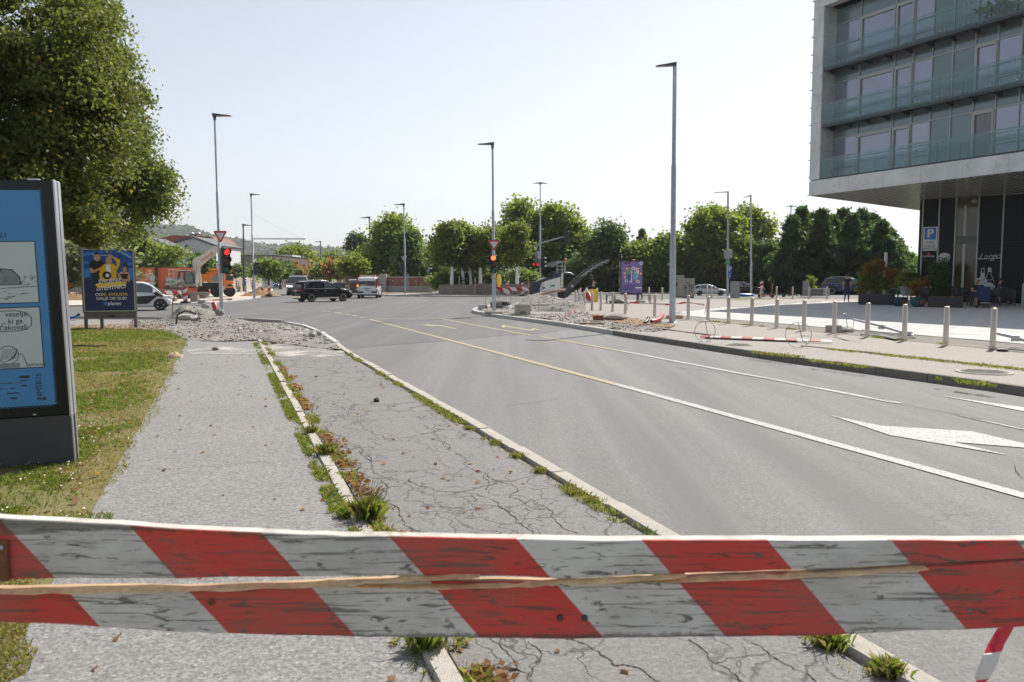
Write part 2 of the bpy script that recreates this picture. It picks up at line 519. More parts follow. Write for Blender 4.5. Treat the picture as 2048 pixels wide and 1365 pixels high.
def leaf_cloud(name,c,size,mats,parent=None,up=0.3,aspect=1.5,midx=None,droop=0.0):
 """one rhombic leaf (a quad) at each point c, real size, turned at random"""
 n=len(c)
 size=np.broadcast_to(np.asarray(size,dtype=float),(n,))*rng.uniform(0.7,1.25,n)
 nor=rng.normal(size=(n,3));nor[:,2]=np.abs(nor[:,2])*0.8+up;nor=unit(nor)
 d=rng.normal(size=(n,3));d[:,2]-=droop
 d=unit(d-nor*np.sum(d*nor,axis=1,keepdims=True))
 w=np.cross(nor,d)
 s=size[:,None]
 L,Wd=s*0.5*aspect,s*0.5
 v=np.stack([c-d*L,c+w*Wd-d*L*0.1+nor*s*0.08,c+d*L-nor*s*0.12,c-w*Wd-d*L*0.1+nor*s*0.08],axis=1).reshape(-1,3)
 return np_mesh(name,v,np.arange(n*4),4,mats,parent,np.repeat(midx,1)if midx is not None else None)
 # ================================================================== SETTING
from mathutils import noise as mnoise
def fbm(x,y,s,o=3,seed=0.0):
 return mnoise.fractal(Vector((x*s+seed,y*s-seed*1.7,seed)),1.0,2.0,o)
def sheet(name,pts,mat,z=None,drop=0.0,parent=None,kind='structure'):
 b=MB()
 pts=[Vector((p[0],p[1],p[2]if z is None else z))for p in pts]
 a=sum(pts[i].x*pts[(i+1)%len(pts)].y-pts[(i+1)%len(pts)].x*pts[i].y for i in range(len(pts)))
 if a<0:pts.reverse()
 b.face(pts)
 if drop:
  n=len(pts);lo=[p-Vector((0,0,drop))for p in pts]
  b.add(pts+lo,[(i,n+i,n+(i+1)%n,(i+1)%n)for i in range(n)])
 o=b.build(name,mat,parent)
 if parent is None:o['kind']=kind
 return o
def inside(x,y,poly):
 c=False;n=len(poly)
 for i in range(n):
  x1,y1=poly[i][0],poly[i][1];x2,y2=poly[(i+1)%n][0],poly[(i+1)%n][1]
  if(y1>y)!=(y2>y)and x<(x2-x1)*(y-y1)/(y2-y1)+x1:c=not c
 return c
ZL,ZR,ZF=0.035,0.12,0.10
sheet("terrain",[(-4000,-60,-0.06),(4000,-60,-0.06),(4000,6000,-0.06),(-4000,6000,-0.06)],"terrain")
road=sheet("road",[(-140,-12,0),(170,-12,0),(170,420,0),(-140,420,0)],"asphalt_road")
# ---- near left block: lawn, footpath, cycle path
Gl=lambda x,y:G(x,y,ZL)
sheet("lawn_ground",[W(-8,-30,ZL-0.006),W(-8,-0.90,ZL-0.006),Gl(376,682),Gl(330,664),Gl(250,660),Gl(60,659),Gl(-700,655)],"lawn_soil",drop=0.06)
sheet("footpath",[W(-8,-0.90,ZL),W(-8,0.755,ZL),Gl(517,679),Gl(376,680)],"asphalt_path",drop=0.06)
sheet("cycle_path",[W(-8,0.865,ZL),W(-8,2.50,ZL),Gl(688,706),Gl(523,681)],"asphalt_bike",drop=0.06)
sheet("gravel_ground",[Gl(-700,655),Gl(60,659),Gl(250,660),Gl(330,664),Gl(376,682),Gl(520,681),Gl(688,706),Gl(668,688),Gl(640,668),Gl(605,655),Gl(560,647),Gl(470,641),Gl(270,640),Gl(-700,636)],"gravel",z=ZL-0.012,drop=0.06)
for k,(pts)in enumerate([[(470,703),(560,688),(600,694),(690,702),(688,712),(640,716),(560,712)],[(372,700),(430,692),(520,700),(512,708),(440,709),(380,708)]]):
 sheet("cement_spill",[G(x,y,ZL+0.004+.003*k)for x,y in pts],"cement_spill")
 # ---- kerbs: every stone is a piece
def resample(pts,step):
 out=[Vector(pts[0])];acc=0.0
 for a,b in zip(pts[:-1],pts[1:]):
  a=Vector(a);b=Vector(b);L=(b-a).length;d=step-acc
  while d<=L:
   out.append(a.lerp(b,d/L));d+=step
  acc=(acc+L)%step if L>0 else acc
  acc=L-(d-step)
 return out
def kerb(pts,width,z1,step,mat,z0=-0.05,lean=0.0,gap=0.012,jit=0.004,mats2=None):
 root=thing("kerb",None,None);root['kind']='structure'
 ps=resample([Vector((p[0],p[1],0))for p in pts],step)
 b=MB();b.box((0,0,(z0+z1)/2),(step-gap,width,z1-z0),0,bev=0.012)
 proto=b.build("kerb_stone",mat,root)
 me=proto.data
 for i,(p,q)in enumerate(zip(ps[:-1],ps[1:])):
  o=proto if i==0 else bpy.data.objects.new("kerb_stone",me)
  if i:COL.objects.link(o);o.parent=root
  m=(p+q)/2
  o.location=(m.x,m.y,rnd.uniform(-jit,jit)*2)
  o.rotation_euler=(rnd.uniform(-jit,jit)*3,rnd.uniform(-jit,jit),math.atan2(q.y-p.y,q.x-p.x)+rnd.uniform(-jit,jit))
  o.scale=((q-p).length/step,1,1)
  if mats2 and mats2(m):
   if not hasattr(kerb,"alt"):kerb.alt={}
   key=(me.name,mats2(m))
   if key not in kerb.alt:
    m2=me.copy();m2.materials[0]=MATS[mats2(m)];kerb.alt[key]=m2
   o.data=kerb.alt[key]
 return root
kerb([W(-2.0,0.81),W(4,0.81),G(518,681)],0.10,ZL+0.018,0.98,"kerb_concrete",jit=0.006)
kerb([W(-2.0,2.575),W(8,2.575),G(692,706),G(672,688),G(644,668),G(608,653),G(570,646)],0.13,ZL+0.02,1.0,"kerb_concrete",jit=0.005,mats2=lambda m:"new_concrete" if m.y>19.5 else None)
kerb([G(566,645.5),G(540,644.5),G(500,642.5),G(470,641),G(300,639),G(100,637),G(-300,634)],0.15,0.10,1.0,"kerb_concrete")
# ---- near right block
Gr=lambda x,y,dz=0.0:G(x,y,ZR+dz)
RK=[(2600,868),(2300,813),(2048,773),(1584,713.5),(1350,680),(1260,667),(1216,659.5),(1136,647.6),(1077,639.6),(1004,630.8),(974,626.5),(955,623.5),(946,620),(951,616.5),(968,612.6),(990,609.5),(1022,607),(1060,604.5),(1150,601),(1250,599.5),(1420,598.5),(2100,598)]
rk=[Gr(x,y)for x,y in RK]
sheet("pavement",rk+[Vector((160,62,ZR)),Vector((160,-6,ZR)),Vector((30,-6,ZR))],"asphalt_pave",drop=0.16)
kerb(rk[:18],0.14,ZR+0.012,1.0,"kerb_dark",mats2=lambda m:"new_concrete" if m.y>23 else None)
kerb([p+Vector((0,0.0,0))for p in rk[17:]],0.14,ZR+0.012,2.0,"kerb_concrete")
kerb([Gr(2300,770),Gr(2048,738),Gr(1700,702),Gr(1545,687)],0.08,ZR+0.02,1.0,"kerb_concrete",z0=ZR-0.1)
kerb([Gr(1470,678),Gr(1300,656)],0.07,ZR+0.025,1.0,"kerb_dark",z0=ZR-0.1)
# ---- paved plaza, slab by slab near its edge
PV0=17.15
plaza_pts=[Gr(2500,760,0.004),Gr(1985,699,0.004),Gr(1668,667.5,0.004),Gr(1415,643,0.004),Gr(1308,635.5,0.004),Gr(1400,620.5,0.004),Gr(1560,609,0.004),Gr(1710,601.5,0.004),Vector((48,60,ZR+.004)),Vector((60,40,ZR+.004)),Vector((40,10,ZR+.004))]
plaza=sheet("plaza",plaza_pts,"kerb_dark",z=ZR+0.004)
def paver_grid():
 cells=[]
 su,sv=0.98,0.62
 poly=plaza_pts
 for iv in range(0,45):
  for iu in range(-10,60):
   u0=iu*su+(0.5*su if iv%2 else 0);v0=PV0+0.0+iv*sv
   c=W(u0+su/2,v0+sv/2)
   if c.y<8 or c.y>58:continue
   if inside(c.x,c.y,poly):cells.append((c,u0,v0))
 inview=lambda c:-0.66<c.x/max(c.y,.1)<0.68
 cells.sort(key=lambda t:(not inview(t[0]),t[0].y))
 return cells,su,sv
cells,su,sv=paver_grid()
b=MB();b.box((0,0,0),(su-0.008,sv-0.008,0.02),0,bev=0.004)
pp=b.build("paver","paver",plaza)
ang=math.atan2(RD.y,RD.x)
for i,(c,u0,v0)in enumerate(cells[:290]):
 o=pp if i==0 else bpy.data.objects.new("paver",pp.data)
 if i:COL.objects.link(o);o.parent=plaza
 o.location=(c.x,c.y,ZR+0.010+rnd.uniform(0,0.005));o.rotation_euler=(rnd.uniform(-.004,.004),rnd.uniform(-.003,.003),ang)
b=MB()
for c,u0,v0 in cells[290:]:
 b.box((c.x,c.y,ZR+0.010+rnd.uniform(0,0.004)),(su-0.012,sv-0.012,0.02),0,rz=ang)
far_pav=b.build("far_pavers","paver",plaza);far_pav['kind']='stuff'
# ---- far left corner: dug-up pavement of pale sand; far right corner
Gf=lambda x,y:G(x,y,ZF)
FL=[(-700,616),(130,610.5),(250,608.5),(360,606.5),(420,604.5),(462,601),(500,597),(528,591),(541,585),(544,580),(546,575),(548.5,570.5)]
fl=[Gf(x,y)for x,y in FL]
far_l=sheet("dug_up_pavement",fl+[Gf(490,569),Gf(-900,572)],"dry_dirt",drop=0.14)
kerb(fl,0.16,ZF+0.01,1.5,"new_concrete")
sheet("grass_strip",[G(443,585,ZF+.004),G(470,586,ZF+.004),G(505,578,ZF+.004),G(538,572,ZF+.004),G(525,571,ZF+.004)],"verge")
sheet("footpath_beyond",[G(470,586,ZF+.006),G(519,588,ZF+.006),G(543,571,ZF+.006),G(534,571,ZF+.006)],"new_concrete")
sheet("grass_strip",[G(536,577,ZF+.009),G(545,575,ZF+.009),G(548,571,ZF+.009),G(544,571,ZF+.009)],"verge")
FR=[(640,565.5),(700,575),(757,587.5),(772,590.2),(834,591.3),(950,592),(1050,590.5),(1160,588),(1300,585.5),(1500,583.5),(2200,582)]
fr=[Gf(x,y)for x,y in FR]
sheet("far_pavement",fr+[Vector((200,140,ZF)),Vector((60,260,ZF)),Gf(690,565.5)],"asphalt_pave",drop=0.14)
kerb(fr[1:],0.16,ZF+0.01,1.5,"new_concrete",mats2=lambda m:"kerb_concrete" if m.x>-7 else None)
sheet("grass_strip",[G(745,577,ZF+.004),G(862,578.5,ZF+.004),G(872,574,ZF+.004),G(745,573.5,ZF+.004)],"verge")
sheet("green_verge",[G(866,579.5,ZF+.004),G(960,580.5,ZF+.004),G(1050,580.5,ZF+.004),G(1060,571,ZF+.004),G(870,571,ZF+.004)],"verge")
sheet("cycle_lane",[G(770,586,ZF+.004),G(1050,586.5,ZF+.004),G(1650,580,ZF+.004),G(1650,577.3,ZF+.004),G(1050,582.5,ZF+.004),G(800,581,ZF+.004)],"asphalt_road")
sheet("green_verge",[G(1080,578.5,ZF+.008),G(1650,576.2,ZF+.008),G(2100,575.5,ZF+.008),G(2100,566,ZF+.008),G(1080,566,ZF+.008)],"verge")
sheet("grass_strip",[G(1170,585.0,ZF+.008),G(1650,581.5,ZF+.008),G(1650,580.6,ZF+.008),G(1170,583.6,ZF+.008)],"verge")
sheet("green_verge",[Gr(1440,600,.004),Gr(1475,601.5,.004),Gr(1560,598.8,.004),Gr(1500,598.2,.004)],"verge")
# ---- road markings, painted strips children of the road
new_=sheet("new_asphalt",[G(x,y,.004)for x,y in[(600,653),(660,676),(694,700),(760,692),(905,681),(1000,672),(1085,666.5),(1170,656),(1000,634),(940,622),(960,612),(1060,603.5),(1300,598),(1900,597.5),(1900,585),(1300,587.5),(1050,592),(950,593.5),(834,593),(770,592),(752,588),(560,588),(545,592),(500,600),(462,604),(360,609),(250,611),(-300,616),(-300,633),(300,638),(470,640),(560,645)]],"asphalt_new")
def strip(pts,w,mat,name,z=0.008):
 b=MB();ps=[G(x,y,z)for x,y in pts]
 for a,c in zip(ps[:-1],ps[1:]):
  d=(c-a).normalized();nn=Vector((-d.y,d.x,0))*(w/2)
  b.face([a-nn,c-nn,c+nn,a+nn])
 return b.build(name,mat,road)
def patch(pts,mat,name,z=0.008):
 return sheet(name,[G(x,y,z)for x,y in pts],mat,parent=road)
strip([(740,639.2),(890,678)],0.13,"paint_yellow","lane_line")
strip([(890,678),(1230,768)],0.15,"paint_yellow","lane_line")
strip([(1230,768),(2048,991),(2400,1087)],0.15,"paint_white","lane_line")
strip([(738,638.8),(975,635)],0.16,"paint_yellow","stop_line")
strip([(882,637.6),(1063,671.5)],0.12,"paint_yellow","lane_line")
strip([(1078,673),(1241,702)],0.12,"paint_yellow","lane_line")
strip([(1241,702),(1800,807)],0.12,"paint_white","lane_line")
patch([(1881,791.5),(2048,815),(2200,838),(2200,850),(2048,823),(1960,806)],"paint_white","arrow_marking")
strip([(1921,831),(2040,857),(2200,893)],0.06,"paint_white","arrow_marking")
patch([(1662,831),(1761,851.5),(1944,863),(2048,887),(2200,916),(2200,927),(2048,895.5),(1906,884),(2017,910.5),(1780,870.5)],"paint_white","arrow_marking")
patch([(843,650.8),(860,648.6),(858,650.3),(872,650.2),(884,651.4),(914,657.6),(908,658),(882,652.6),(866,652),(868,653.4)],"paint_yellow","arrow_marking")
patch([(1003,650.5),(1010,650.2),(1012,651.8),(1060,660),(1068,656.6),(1082,660.2),(1076,660.6),(1070,658.9),(1066,661.8),(1058,661.4),(1011,653.6),(1010,655.6),(1004,655.4)],"paint_yellow","arrow_marking")
for(x0,y0,x1,y1)in[(718.5,635,727.5,636),(705.5,631,715,633),(690.5,628.4,700.5,629.8),(670,625,682.6,626.9),(641.5,622,660,623.7),(604,620.4,626.4,621.5),(555.7,618.6,583.8,620),(505,617.2,532,618),(444.5,616.5,482.7,615.9),(300,612.5,350,613),(660,617.5,690,615)]:
 strip([(x0,y0),(x1,y1)],0.14,"paint_yellow","dashed_line")
M("crack_dark",(.035,.033,.03),.95,var=.2)
def crack_line(pts,w,zz,par,jag=.16):
 ps=[G(x,y,zz)for x,y in pts]
 for _ in range(3):
  q=[ps[0]]
  for a,c in zip(ps[:-1],ps[1:]):
   d=c-a;q+=[a.lerp(c,.5)+Vector((-d.y,d.x,0))*rnd.uniform(-jag,jag),c]
  ps=q
 b=MB();w*=.68;rows=[]
 for i,p in enumerate(ps):
  d=(ps[min(i+1,len(ps)-1)]-ps[max(0,i-1)]).normalized();nn=Vector((-d.y,d.x,0))*w*.5*rnd.uniform(.35,1.25);rows.append([p-nn,p+nn])
 b.grid(rows,0,False);b.build("crack","crack_dark",par)
cyc=bpy.data.objects["cycle_path"]
for w,pts in[(.011,[(700,887),(723,910),(742,929),(763,964),(772,986),(799,1021),(826,1059),(860,1110)]),(.008,[(740,807),(776,823)]),(.010,[(848,851),(868,865),(890,887),(921,910),(934,933),(967,945),(978,964),(974,979)]),(.011,[(822,956),(868,983),(928,983),(967,994),(1005,1017),(1031,1044),(1066,1070),(1110,1115)]),(.008,[(807,876),(852,876),(902,899)]),(.009,[(700,844),(734,861),(784,884)]),(.011,[(978,945),(1027,971),(1066,1017),(1104,1021),(1157,1066)]),(.010,[(640,800),(672,835),(700,887)]),(.011,[(1132,1278),(1176,1290),(1211,1314),(1228,1330),(1265,1332),(1299,1352),(1326,1366)]),(.008,[(1002,1278),(1026,1318),(1060,1355),(1081,1314),(1057,1283)]),(.010,[(1377,1278),(1432,1327),(1483,1364)]),(.010,[(1486,1276),(1534,1303),(1568,1327),(1616,1348),(1633,1364)]),(.007,[(1432,1327),(1486,1313),(1534,1308)]),(.007,[(934,933),(900,950),(822,956)]),(.007,[(1005,1017),(1060,1000),(1104,1021)]),(.006,[(868,983),(880,1010),(860,1040)]),(.006,[(763,964),(720,985),(700,1010)])]:
 crack_line(pts,w,ZL+.003,cyc)
fpath=bpy.data.objects["footpath"]
for w,pts in[(.007,[(262,943),(350,938),(450,930),(560,922),(600,920)]),(.006,[(400,818),(470,814),(560,816)]),(.006,[(540,788),(555,800),(575,803)])]:crack_line(pts,w,ZL+.003,fpath,.05)
for w,pts in[(.022,[(1350,735),(1500,751),(1650,776),(1800,808),(1900,826),(2048,858),(2200,895)]),(.012,[(1010,812),(1060,805),(1120,797)]),(.012,[(2030,930),(2044,955),(2060,960)]),(.015,[(700,694),(800,686),(905,682)])]:crack_line(pts,w,.0115,road,.04)
def manhole(px,py,z,r,label):
 c=G(px,py,z)
 t=thing("manhole_cover",label,"manhole",c)
 b=MB();b.lathe([(0.0,0.004),(r,0.004),(r,0.014),(r*.86,0.014),(r*.86,0.010),(0,0.010)],28,0,smooth=False)
 b.build("frame","kerb_concrete",t)
 b=MB();b.lathe([(r*.8,0.008),(r*.8,0.016),(0,0.016)],24,0,smooth=False)
 for i in range(-3,4):
  for j in range(-3,4):
   if i*i+j*j<11:b.box((i*r*.2,j*r*.2,0.019),(r*.1,r*.1,0.006),0)
 b.build("cover","kerb_dark",t)
manhole(1968,745,ZR,0.42,"round iron manhole cover set in the pavement beside the grassy joint")
manhole(1478,690.5,ZR,0.30,"small pale round cover in the pavement beside the fallen striped barrier")
# ---- grass
def blades(name,pts,h,w,mats,midx=None,lean=0.5,parent=None):
 n=len(pts);pts=np.asarray(pts)
 h=np.broadcast_to(h,(n,))*rng.uniform(0.5,1.3,n);w=np.broadcast_to(w,(n,))
 a=rng.uniform(0,2*np.pi,n);l=rng.uniform(0.1,1.0,n)*lean;b_=rng.uniform(0,2*np.pi,n)
 side=np.stack([np.cos(a),np.sin(a),0*a],1)*(w/2)[:,None]
 bend=np.stack([np.cos(b_),np.sin(b_),0*a],1)
 mid=pts+bend*(h*l*0.35)[:,None]+np.array([0,0,1])*(h*0.6)[:,None]
 tip=pts+bend*(h*l)[:,None]+np.array([0,0,1])*(h*(1-0.3*l))[:,None]
 v=np.stack([pts-side,pts+side,mid+side*0.7,tip],1).reshape(-1,3)
 return np_mesh(name,v,np.arange(n*4),4,mats,parent,midx)
lawn_poly=[W(0,-14),W(0,-0.80),W(3,-0.84),Gl(372,683),Gl(372,678),Gl(330,662),Gl(120,657),Gl(-200,655)]
pts=[];hs=[];ws=[];mi=[];fl_pts=[]
for k in range(420000):
 y=3.0+22.5*rnd.random()**1.55
 x=-(0.66*y+0.4)+(0.66*y-0.1)*rnd.random()
 u,v=UV((x,y))
 edge=-0.92-(.12 if u<5.5 else 0)+0.15*fbm(x,y,1.1,3,3.0)+0.05*fbm(x,y,6,2)
 if v>edge+0.1 or v<-13:continue
 if not inside(x,y,lawn_poly)and y>20:continue
 d=edge-v
 dry=fbm(x,y,0.35,3,1.0)+0.35*fbm(x,y,2.0,2,8.0)+(0.75*max(0,1-d/0.55))+(0.55 if 17.0<y<20.5 else 0)-(0.55 if 13.5<y<17 else 0)-(0.25 if 5.2<y<9 else 0)+(.5 if y<5.2 else 0)
 bare=fbm(x,y,0.9,3,5.0)
 if bare>0.30 and rnd.random()<0.8:continue
 if d<0.25 and rnd.random()<0.45:continue
 far=max(1.0,y/7.0)
 pts.append((x,y,ZL-0.012));hs.append((0.032 if dry>.3 else 0.044)*(0.8+0.25*far));ws.append(0.0045*far)
 mi.append(1 if(dry>0.25 and rnd.random()<0.8)or rnd.random()<0.10 else 0)
 if 5.2<y<10.5 and rnd.random()<0.018 and dry<0.5:fl_pts.append((x,y,ZL+0.02+0.03*rnd.random()))
g_=blades("lawn_grass",pts,np.array(hs),np.array(ws),["grass_green","grass_dry"],mi,0.9);g_['kind']='stuff'
M("petal",(0.75,0.74,0.70),0.6,var=0.05)
o=leaf_cloud("clover_flowers",np.array(fl_pts),0.014,["petal"],up=1.5,aspect=1.0);o['kind']='stuff'
lp=[]
for k in range(1500):
 y=4+21*rnd.random()**0.8;x=-(0.6*y)+0.6*y*rnd.random()
 if UV((x,y))[1]<-0.9+0.1*rnd.random():lp.append((x,y,ZL+0.015+0.02*rnd.random()))
for k in range(1700):
 x_,y_=rnd.uniform(-150,330),rnd.uniform(651,662)
 p=Gl(x_,y_);lp.append((p.x,p.y,ZL+0.01+0.03*rnd.random()))
o=leaf_cloud("fallen_leaves",np.array(lp),0.05,["litter"],up=2.0);o['kind']='stuff'
def kerb_weeds(name,v0,v1,u0,u1,n,thr,h,seed,dry=0.25):
 pts=[];hh=[];ww=[];mi=[]
 while len(pts)<n:
  u=u0+(u1-u0)*rnd.random()**1.3;v=rnd.uniform(v0,v1)
  if fbm(u,0.0,1.25,3,seed)+0.55*fbm(u,v*1.5,5.0,3,seed)<thr and rnd.random()>0.03:continue
  p=W(u,v,ZL);f=max(1.0,p.y/7.0)
  pts.append(tuple(p));hh.append(h*(0.8+0.5*rnd.random()));ww.append(0.0045*f);mi.append(1 if rnd.random()<dry else 0)
 o=blades(name,pts,np.array(hh),np.array(ww),["grass_green","grass_dry"],mi,1.1);o['kind']='stuff'
kerb_weeds("kerb_weeds",0.66,0.77,1.5,20.5,9000,0.0,0.036,2.0,0.3)
kerb_weeds("kerb_weeds",0.86,0.98,1.5,21,5200,0.14,0.045,6.0,0.6)
kerb_weeds("kerb_weeds",2.38,2.50,1.5,17.0,5200,0.16,0.035,11.0,0.45)
def weeds_px(name,px0,px1,n,h,zz,spread,dry=0.5,thr=-2):
 a,c=G(*px0,zz),G(*px1,zz);pts=[]
 d=(c-a).normalized();nn=Vector((-d.y,d.x,0))
 while len(pts)<n:
  t=rnd.random();p=a.lerp(c,t)+nn*rnd.gauss(0,spread)
  if fbm(p.x,p.y,0.8,3,4.0)<thr:continue
  pts.append(tuple(p))
 o=blades(name,pts,h,0.016,["grass_green","grass_dry"],[1 if rnd.random()<dry else 0 for _ in pts],1.0);o['kind']='stuff'
weeds_px("joint_weeds",(1660,699.5),(2060,742),1300,0.045,ZR,0.08,0.6,-0.15)
weeds_px("joint_weeds",(1500,705),(1600,716),420,0.05,ZR+.01,0.08,0.6)
weeds_px("joint_weeds",(1620,722),(1760,740),320,0.05,ZR+.01,0.07,0.5,0.05)
weeds_px("joint_weeds",(1850,755),(1990,775),260,0.06,ZR+.01,0.05,0.3,0.1)
weeds_px("joint_weeds",(1415,643),(1985,699),1200,0.05,ZR,0.05,0.3,0.18)
lp=[]
while len(lp)<1500:
 u=1.8+13*rnd.random()**1.4;v=0.90+abs(rnd.gauss(0,0.07))
 if fbm(u,0,1.0,3,14.0)<0.02:continue
 lp.append(tuple(W(u,v,ZL+0.008+0.02*rnd.random())))
for k in range(170):
 u=2+16*rnd.random()**1.4;lp.append(tuple(W(u,rnd.uniform(-0.8,2.6),ZL+0.008)))
o=leaf_cloud("leaf_litter",np.array(lp),0.034,["litter"],up=1.4);o['kind']='stuff'
def tuft(px,py,h,r,n,label,dry=0.3,seeds=0):
 c=G(px,py,ZL)
 t=thing("grass_tuft",label,"grass tuft",c,0,"grass tufts along the kerbs")
 a=rng.uniform(0,2*np.pi,n);rr=np.abs(rng.normal(0,r*0.4,n))
 pts=np.stack([rr*np.cos(a),rr*np.sin(a),0*a],1)
 n=n*2;pts=np.concatenate([pts,pts*1.15]);pts[:,:2]*=.8;blades("leaf_blades",pts,h,0.003,["grass_green","grass_dry"],(rng.uniform(size=n)<dry+.1).astype(int),.75,t)
 if seeds:
  b=MB()
  for k in range(seeds):
   a_=rnd.uniform(0,6.28);l=rnd.uniform(0.3,0.9)*h;hh=h*rnd.uniform(1.0,1.7)
   p1=Vector((math.cos(a_)*l*.4,math.sin(a_)*l*.4,hh*.65));p2=Vector((math.cos(a_)*l,math.sin(a_)*l,hh))
   b.tube([(0,0,0),p1,p2],[0.0012,0.001,0.0008],4)
   b.tube([p2,p2+(p2-p1)*0.22],[0.003,0.001],4)
  b.build("seed_heads","grass_dry",t)
tuft(738,1040,0.14,0.11,330,"tall seeding grass tuft against the inner kerb just beyond the barrier",0.25,60)
tuft(690,1035,0.07,0.09,130,"low spreading grass tuft on the footpath side of the inner kerb",0.1)
tuft(652,912,0.11,0.10,200,"upright grass tuft by the inner kerb with red brown leaves under it",0.2,24)
tuft(622,868,0.08,0.10,150,"smaller grass tuft by the inner kerb behind the upright one",0.3,14)
tuft(858,1300,0.12,0.10,300,"grass tuft growing by the kerb below the barrier board",0.15,20)
tuft(1656,1292,0.07,0.09,320,"flat green grass tuft at the road kerb under the barrier",0.1)
tuft(1775,1352,0.07,0.08,260,"grass tuft at the road kerb beneath the hanging striped tape",0.3)
for(x,y,h)in[(1185,1000,.05),(1150,985,.05),(1080,942,.06),(1035,912,.06),(990,886,.06),(938,856,.05),(885,824,.05)]:
 TN=globals().get("TN",-1)+1
 tuft(x,y+3,h*.8,0.10,150,"small grass tuft behind the road kerb, %s beyond the barrier board"%["first","second","third","fourth","fifth","sixth","seventh"][TN],0.4)
 # ---- rubble: displaced ground plus loose stones
def stones(name,pts,sizes,mats,parent=None,flat=0.7):
 n=len(pts);pts=np.asarray(pts);sizes=np.asarray(sizes)
 base=np.array([(1,0,0),(0,1,0),(-1,0,0),(0,-1,0),(0,0,1),(0,0,-1)],float)
 v=base[None]*rng.uniform(0.55,1.2,(n,6,1))+rng.normal(0,0.22,(n,6,3))
 a=rng.uniform(0,6.28,n);ca,sa=np.cos(a),np.sin(a)
 x=v[:,:,0]*ca[:,None]-v[:,:,1]*sa[:,None];y=v[:,:,0]*sa[:,None]+v[:,:,1]*ca[:,None]
 v=np.stack([x,y,v[:,:,2]*flat],2)*sizes[:,None,None]*0.5+pts[:,None,:]
 tri=np.array([(0,1,4),(1,2,4),(2,3,4),(3,0,4),(1,0,5),(2,1,5),(3,2,5),(0,3,5)])
 f=(tri[None]+(np.arange(n)*6)[:,None,None]).reshape(-1)
 return np_mesh(name,v.reshape(-1,3),f,3,mats,parent,rng.integers(0,len(mats),n).repeat(8))
M("stone_grey",(0.24,0.23,0.212),0.85,var=0.25,vs=30)
M("stone_pale",(0.36,0.345,0.315),0.85,var=0.2,vs=30)
M("stone_brown",(0.18,0.155,0.125),0.9,var=0.3,vs=30)
def rubble(name,poly_px,zz,mounds,cell,nstones,smin,smax,rough=0.03,mat="gravel",view=None):
 poly=[G(x,y,zz)for x,y in poly_px]
 x0,x1=min(p.x for p in poly),max(p.x for p in poly);y0,y1=min(p.y for p in poly),max(p.y for p in poly)
 ms=[]
 for(px,py,rx,ry,h)in mounds:
  c=G(px,py,zz);ms.append((c.x,c.y,rx,ry,h))
 def height(x,y):
  z=rough*fbm(x,y,1.3,4,2.0)+rough*0.6*fbm(x,y,5.0,3,5.0)
  for cx,cy,rx,ry,h in ms:
   d=math.hypot((x-cx)/rx,(y-cy)/ry)
   if h>0:z+=h*max(0.0,1-d)**1.15*(1+0.25*fbm(x,y,1.8,3,7.0))if d<1 else 0
   else:z+=h*max(0.0,1-d*d)if d<1 else 0
  return zz+0.015+max(z,-0.5)
 nx,ny=max(2,int((x1-x0)/cell)),max(2,int((y1-y0)/cell))
 idx={};v=[];f=[]
 def vid(i,j):
  if(i,j)not in idx:
   x,y=x0+(x1-x0)*i/nx,y0+(y1-y0)*j/ny
   idx[(i,j)]=len(v);v.append((x,y,height(x,y)))
  return idx[(i,j)]
 for i in range(nx):
  for j in range(ny):
   cx,cy=x0+(x1-x0)*(i+.5)/nx,y0+(y1-y0)*(j+.5)/ny
   if inside(cx,cy,poly):f+=[vid(i,j),vid(i+1,j),vid(i+1,j+1),vid(i,j+1)]
 o=np_mesh(name,np.array(v),f,4,[mat]);o['kind']='stuff'
 for p_ in o.data.polygons:p_.use_smooth=True
 pts=[];sz=[]
 while len(pts)<nstones:
  x,y=rnd.uniform(x0,x1),rnd.uniform(y0,y1)
  if not inside(x,y,poly):continue
  w=fbm(x,y,0.7,3,9.0)+0.5
  if rnd.random()>w+0.35:continue
  s=smin+(smax-smin)*rnd.random()**9
  pts.append((x,y,height(x,y)+s*0.1));sz.append(s)
 o2=stones(name+"_stones",pts,sz,["stone_grey","stone_pale","stone_brown","stone_grey","stone_brown"]);o2['kind']='stuff'
 return height
hl=rubble("rubble",[(262,657),(330,665),(376,682),(450,684),(520,682),(600,692),(684,701),(666,686),(638,667),(604,655),(560,648),(470,643),(262,643)],ZL,[(405,643,1.5,1.0,0.52),(365,645,1.1,0.8,0.40),(450,648,1.2,0.9,0.24),(590,668,1.5,1.0,0.08),(540,672,1.0,0.8,0.10)],0.10,11000,0.010,0.10,0.04)
hr=rubble("excavated_gravel",[(958,620),(985,626),(1077,637),(1136,645),(1216,657),(1290,667),(1330,661),(1345,652),(1310,643),(1180,628),(1166,620),(1150,606),(1060,606),(1010,610),(975,614)],ZR,[(1072,606.5,1.9,1.6,0.62),(1100,608,1.6,1.2,0.34),(1135,605.5,1.5,1.2,0.42),(1088,626,1.0,1.4,-0.42),(1130,622,1.6,2.0,0.42),(1170,622,1.3,1.5,0.25),(1025,614,0.9,1.0,0.2)],0.15,13000,0.018,0.11,0.045)
o=sheet("bare_earth",[Gr(1180,628,.03),Gr(1310,643,.03),Gr(1352,650,.03),Gr(1340,655,.03),Gr(1280,651,.03),Gr(1210,642,.03)],"brown_earth")
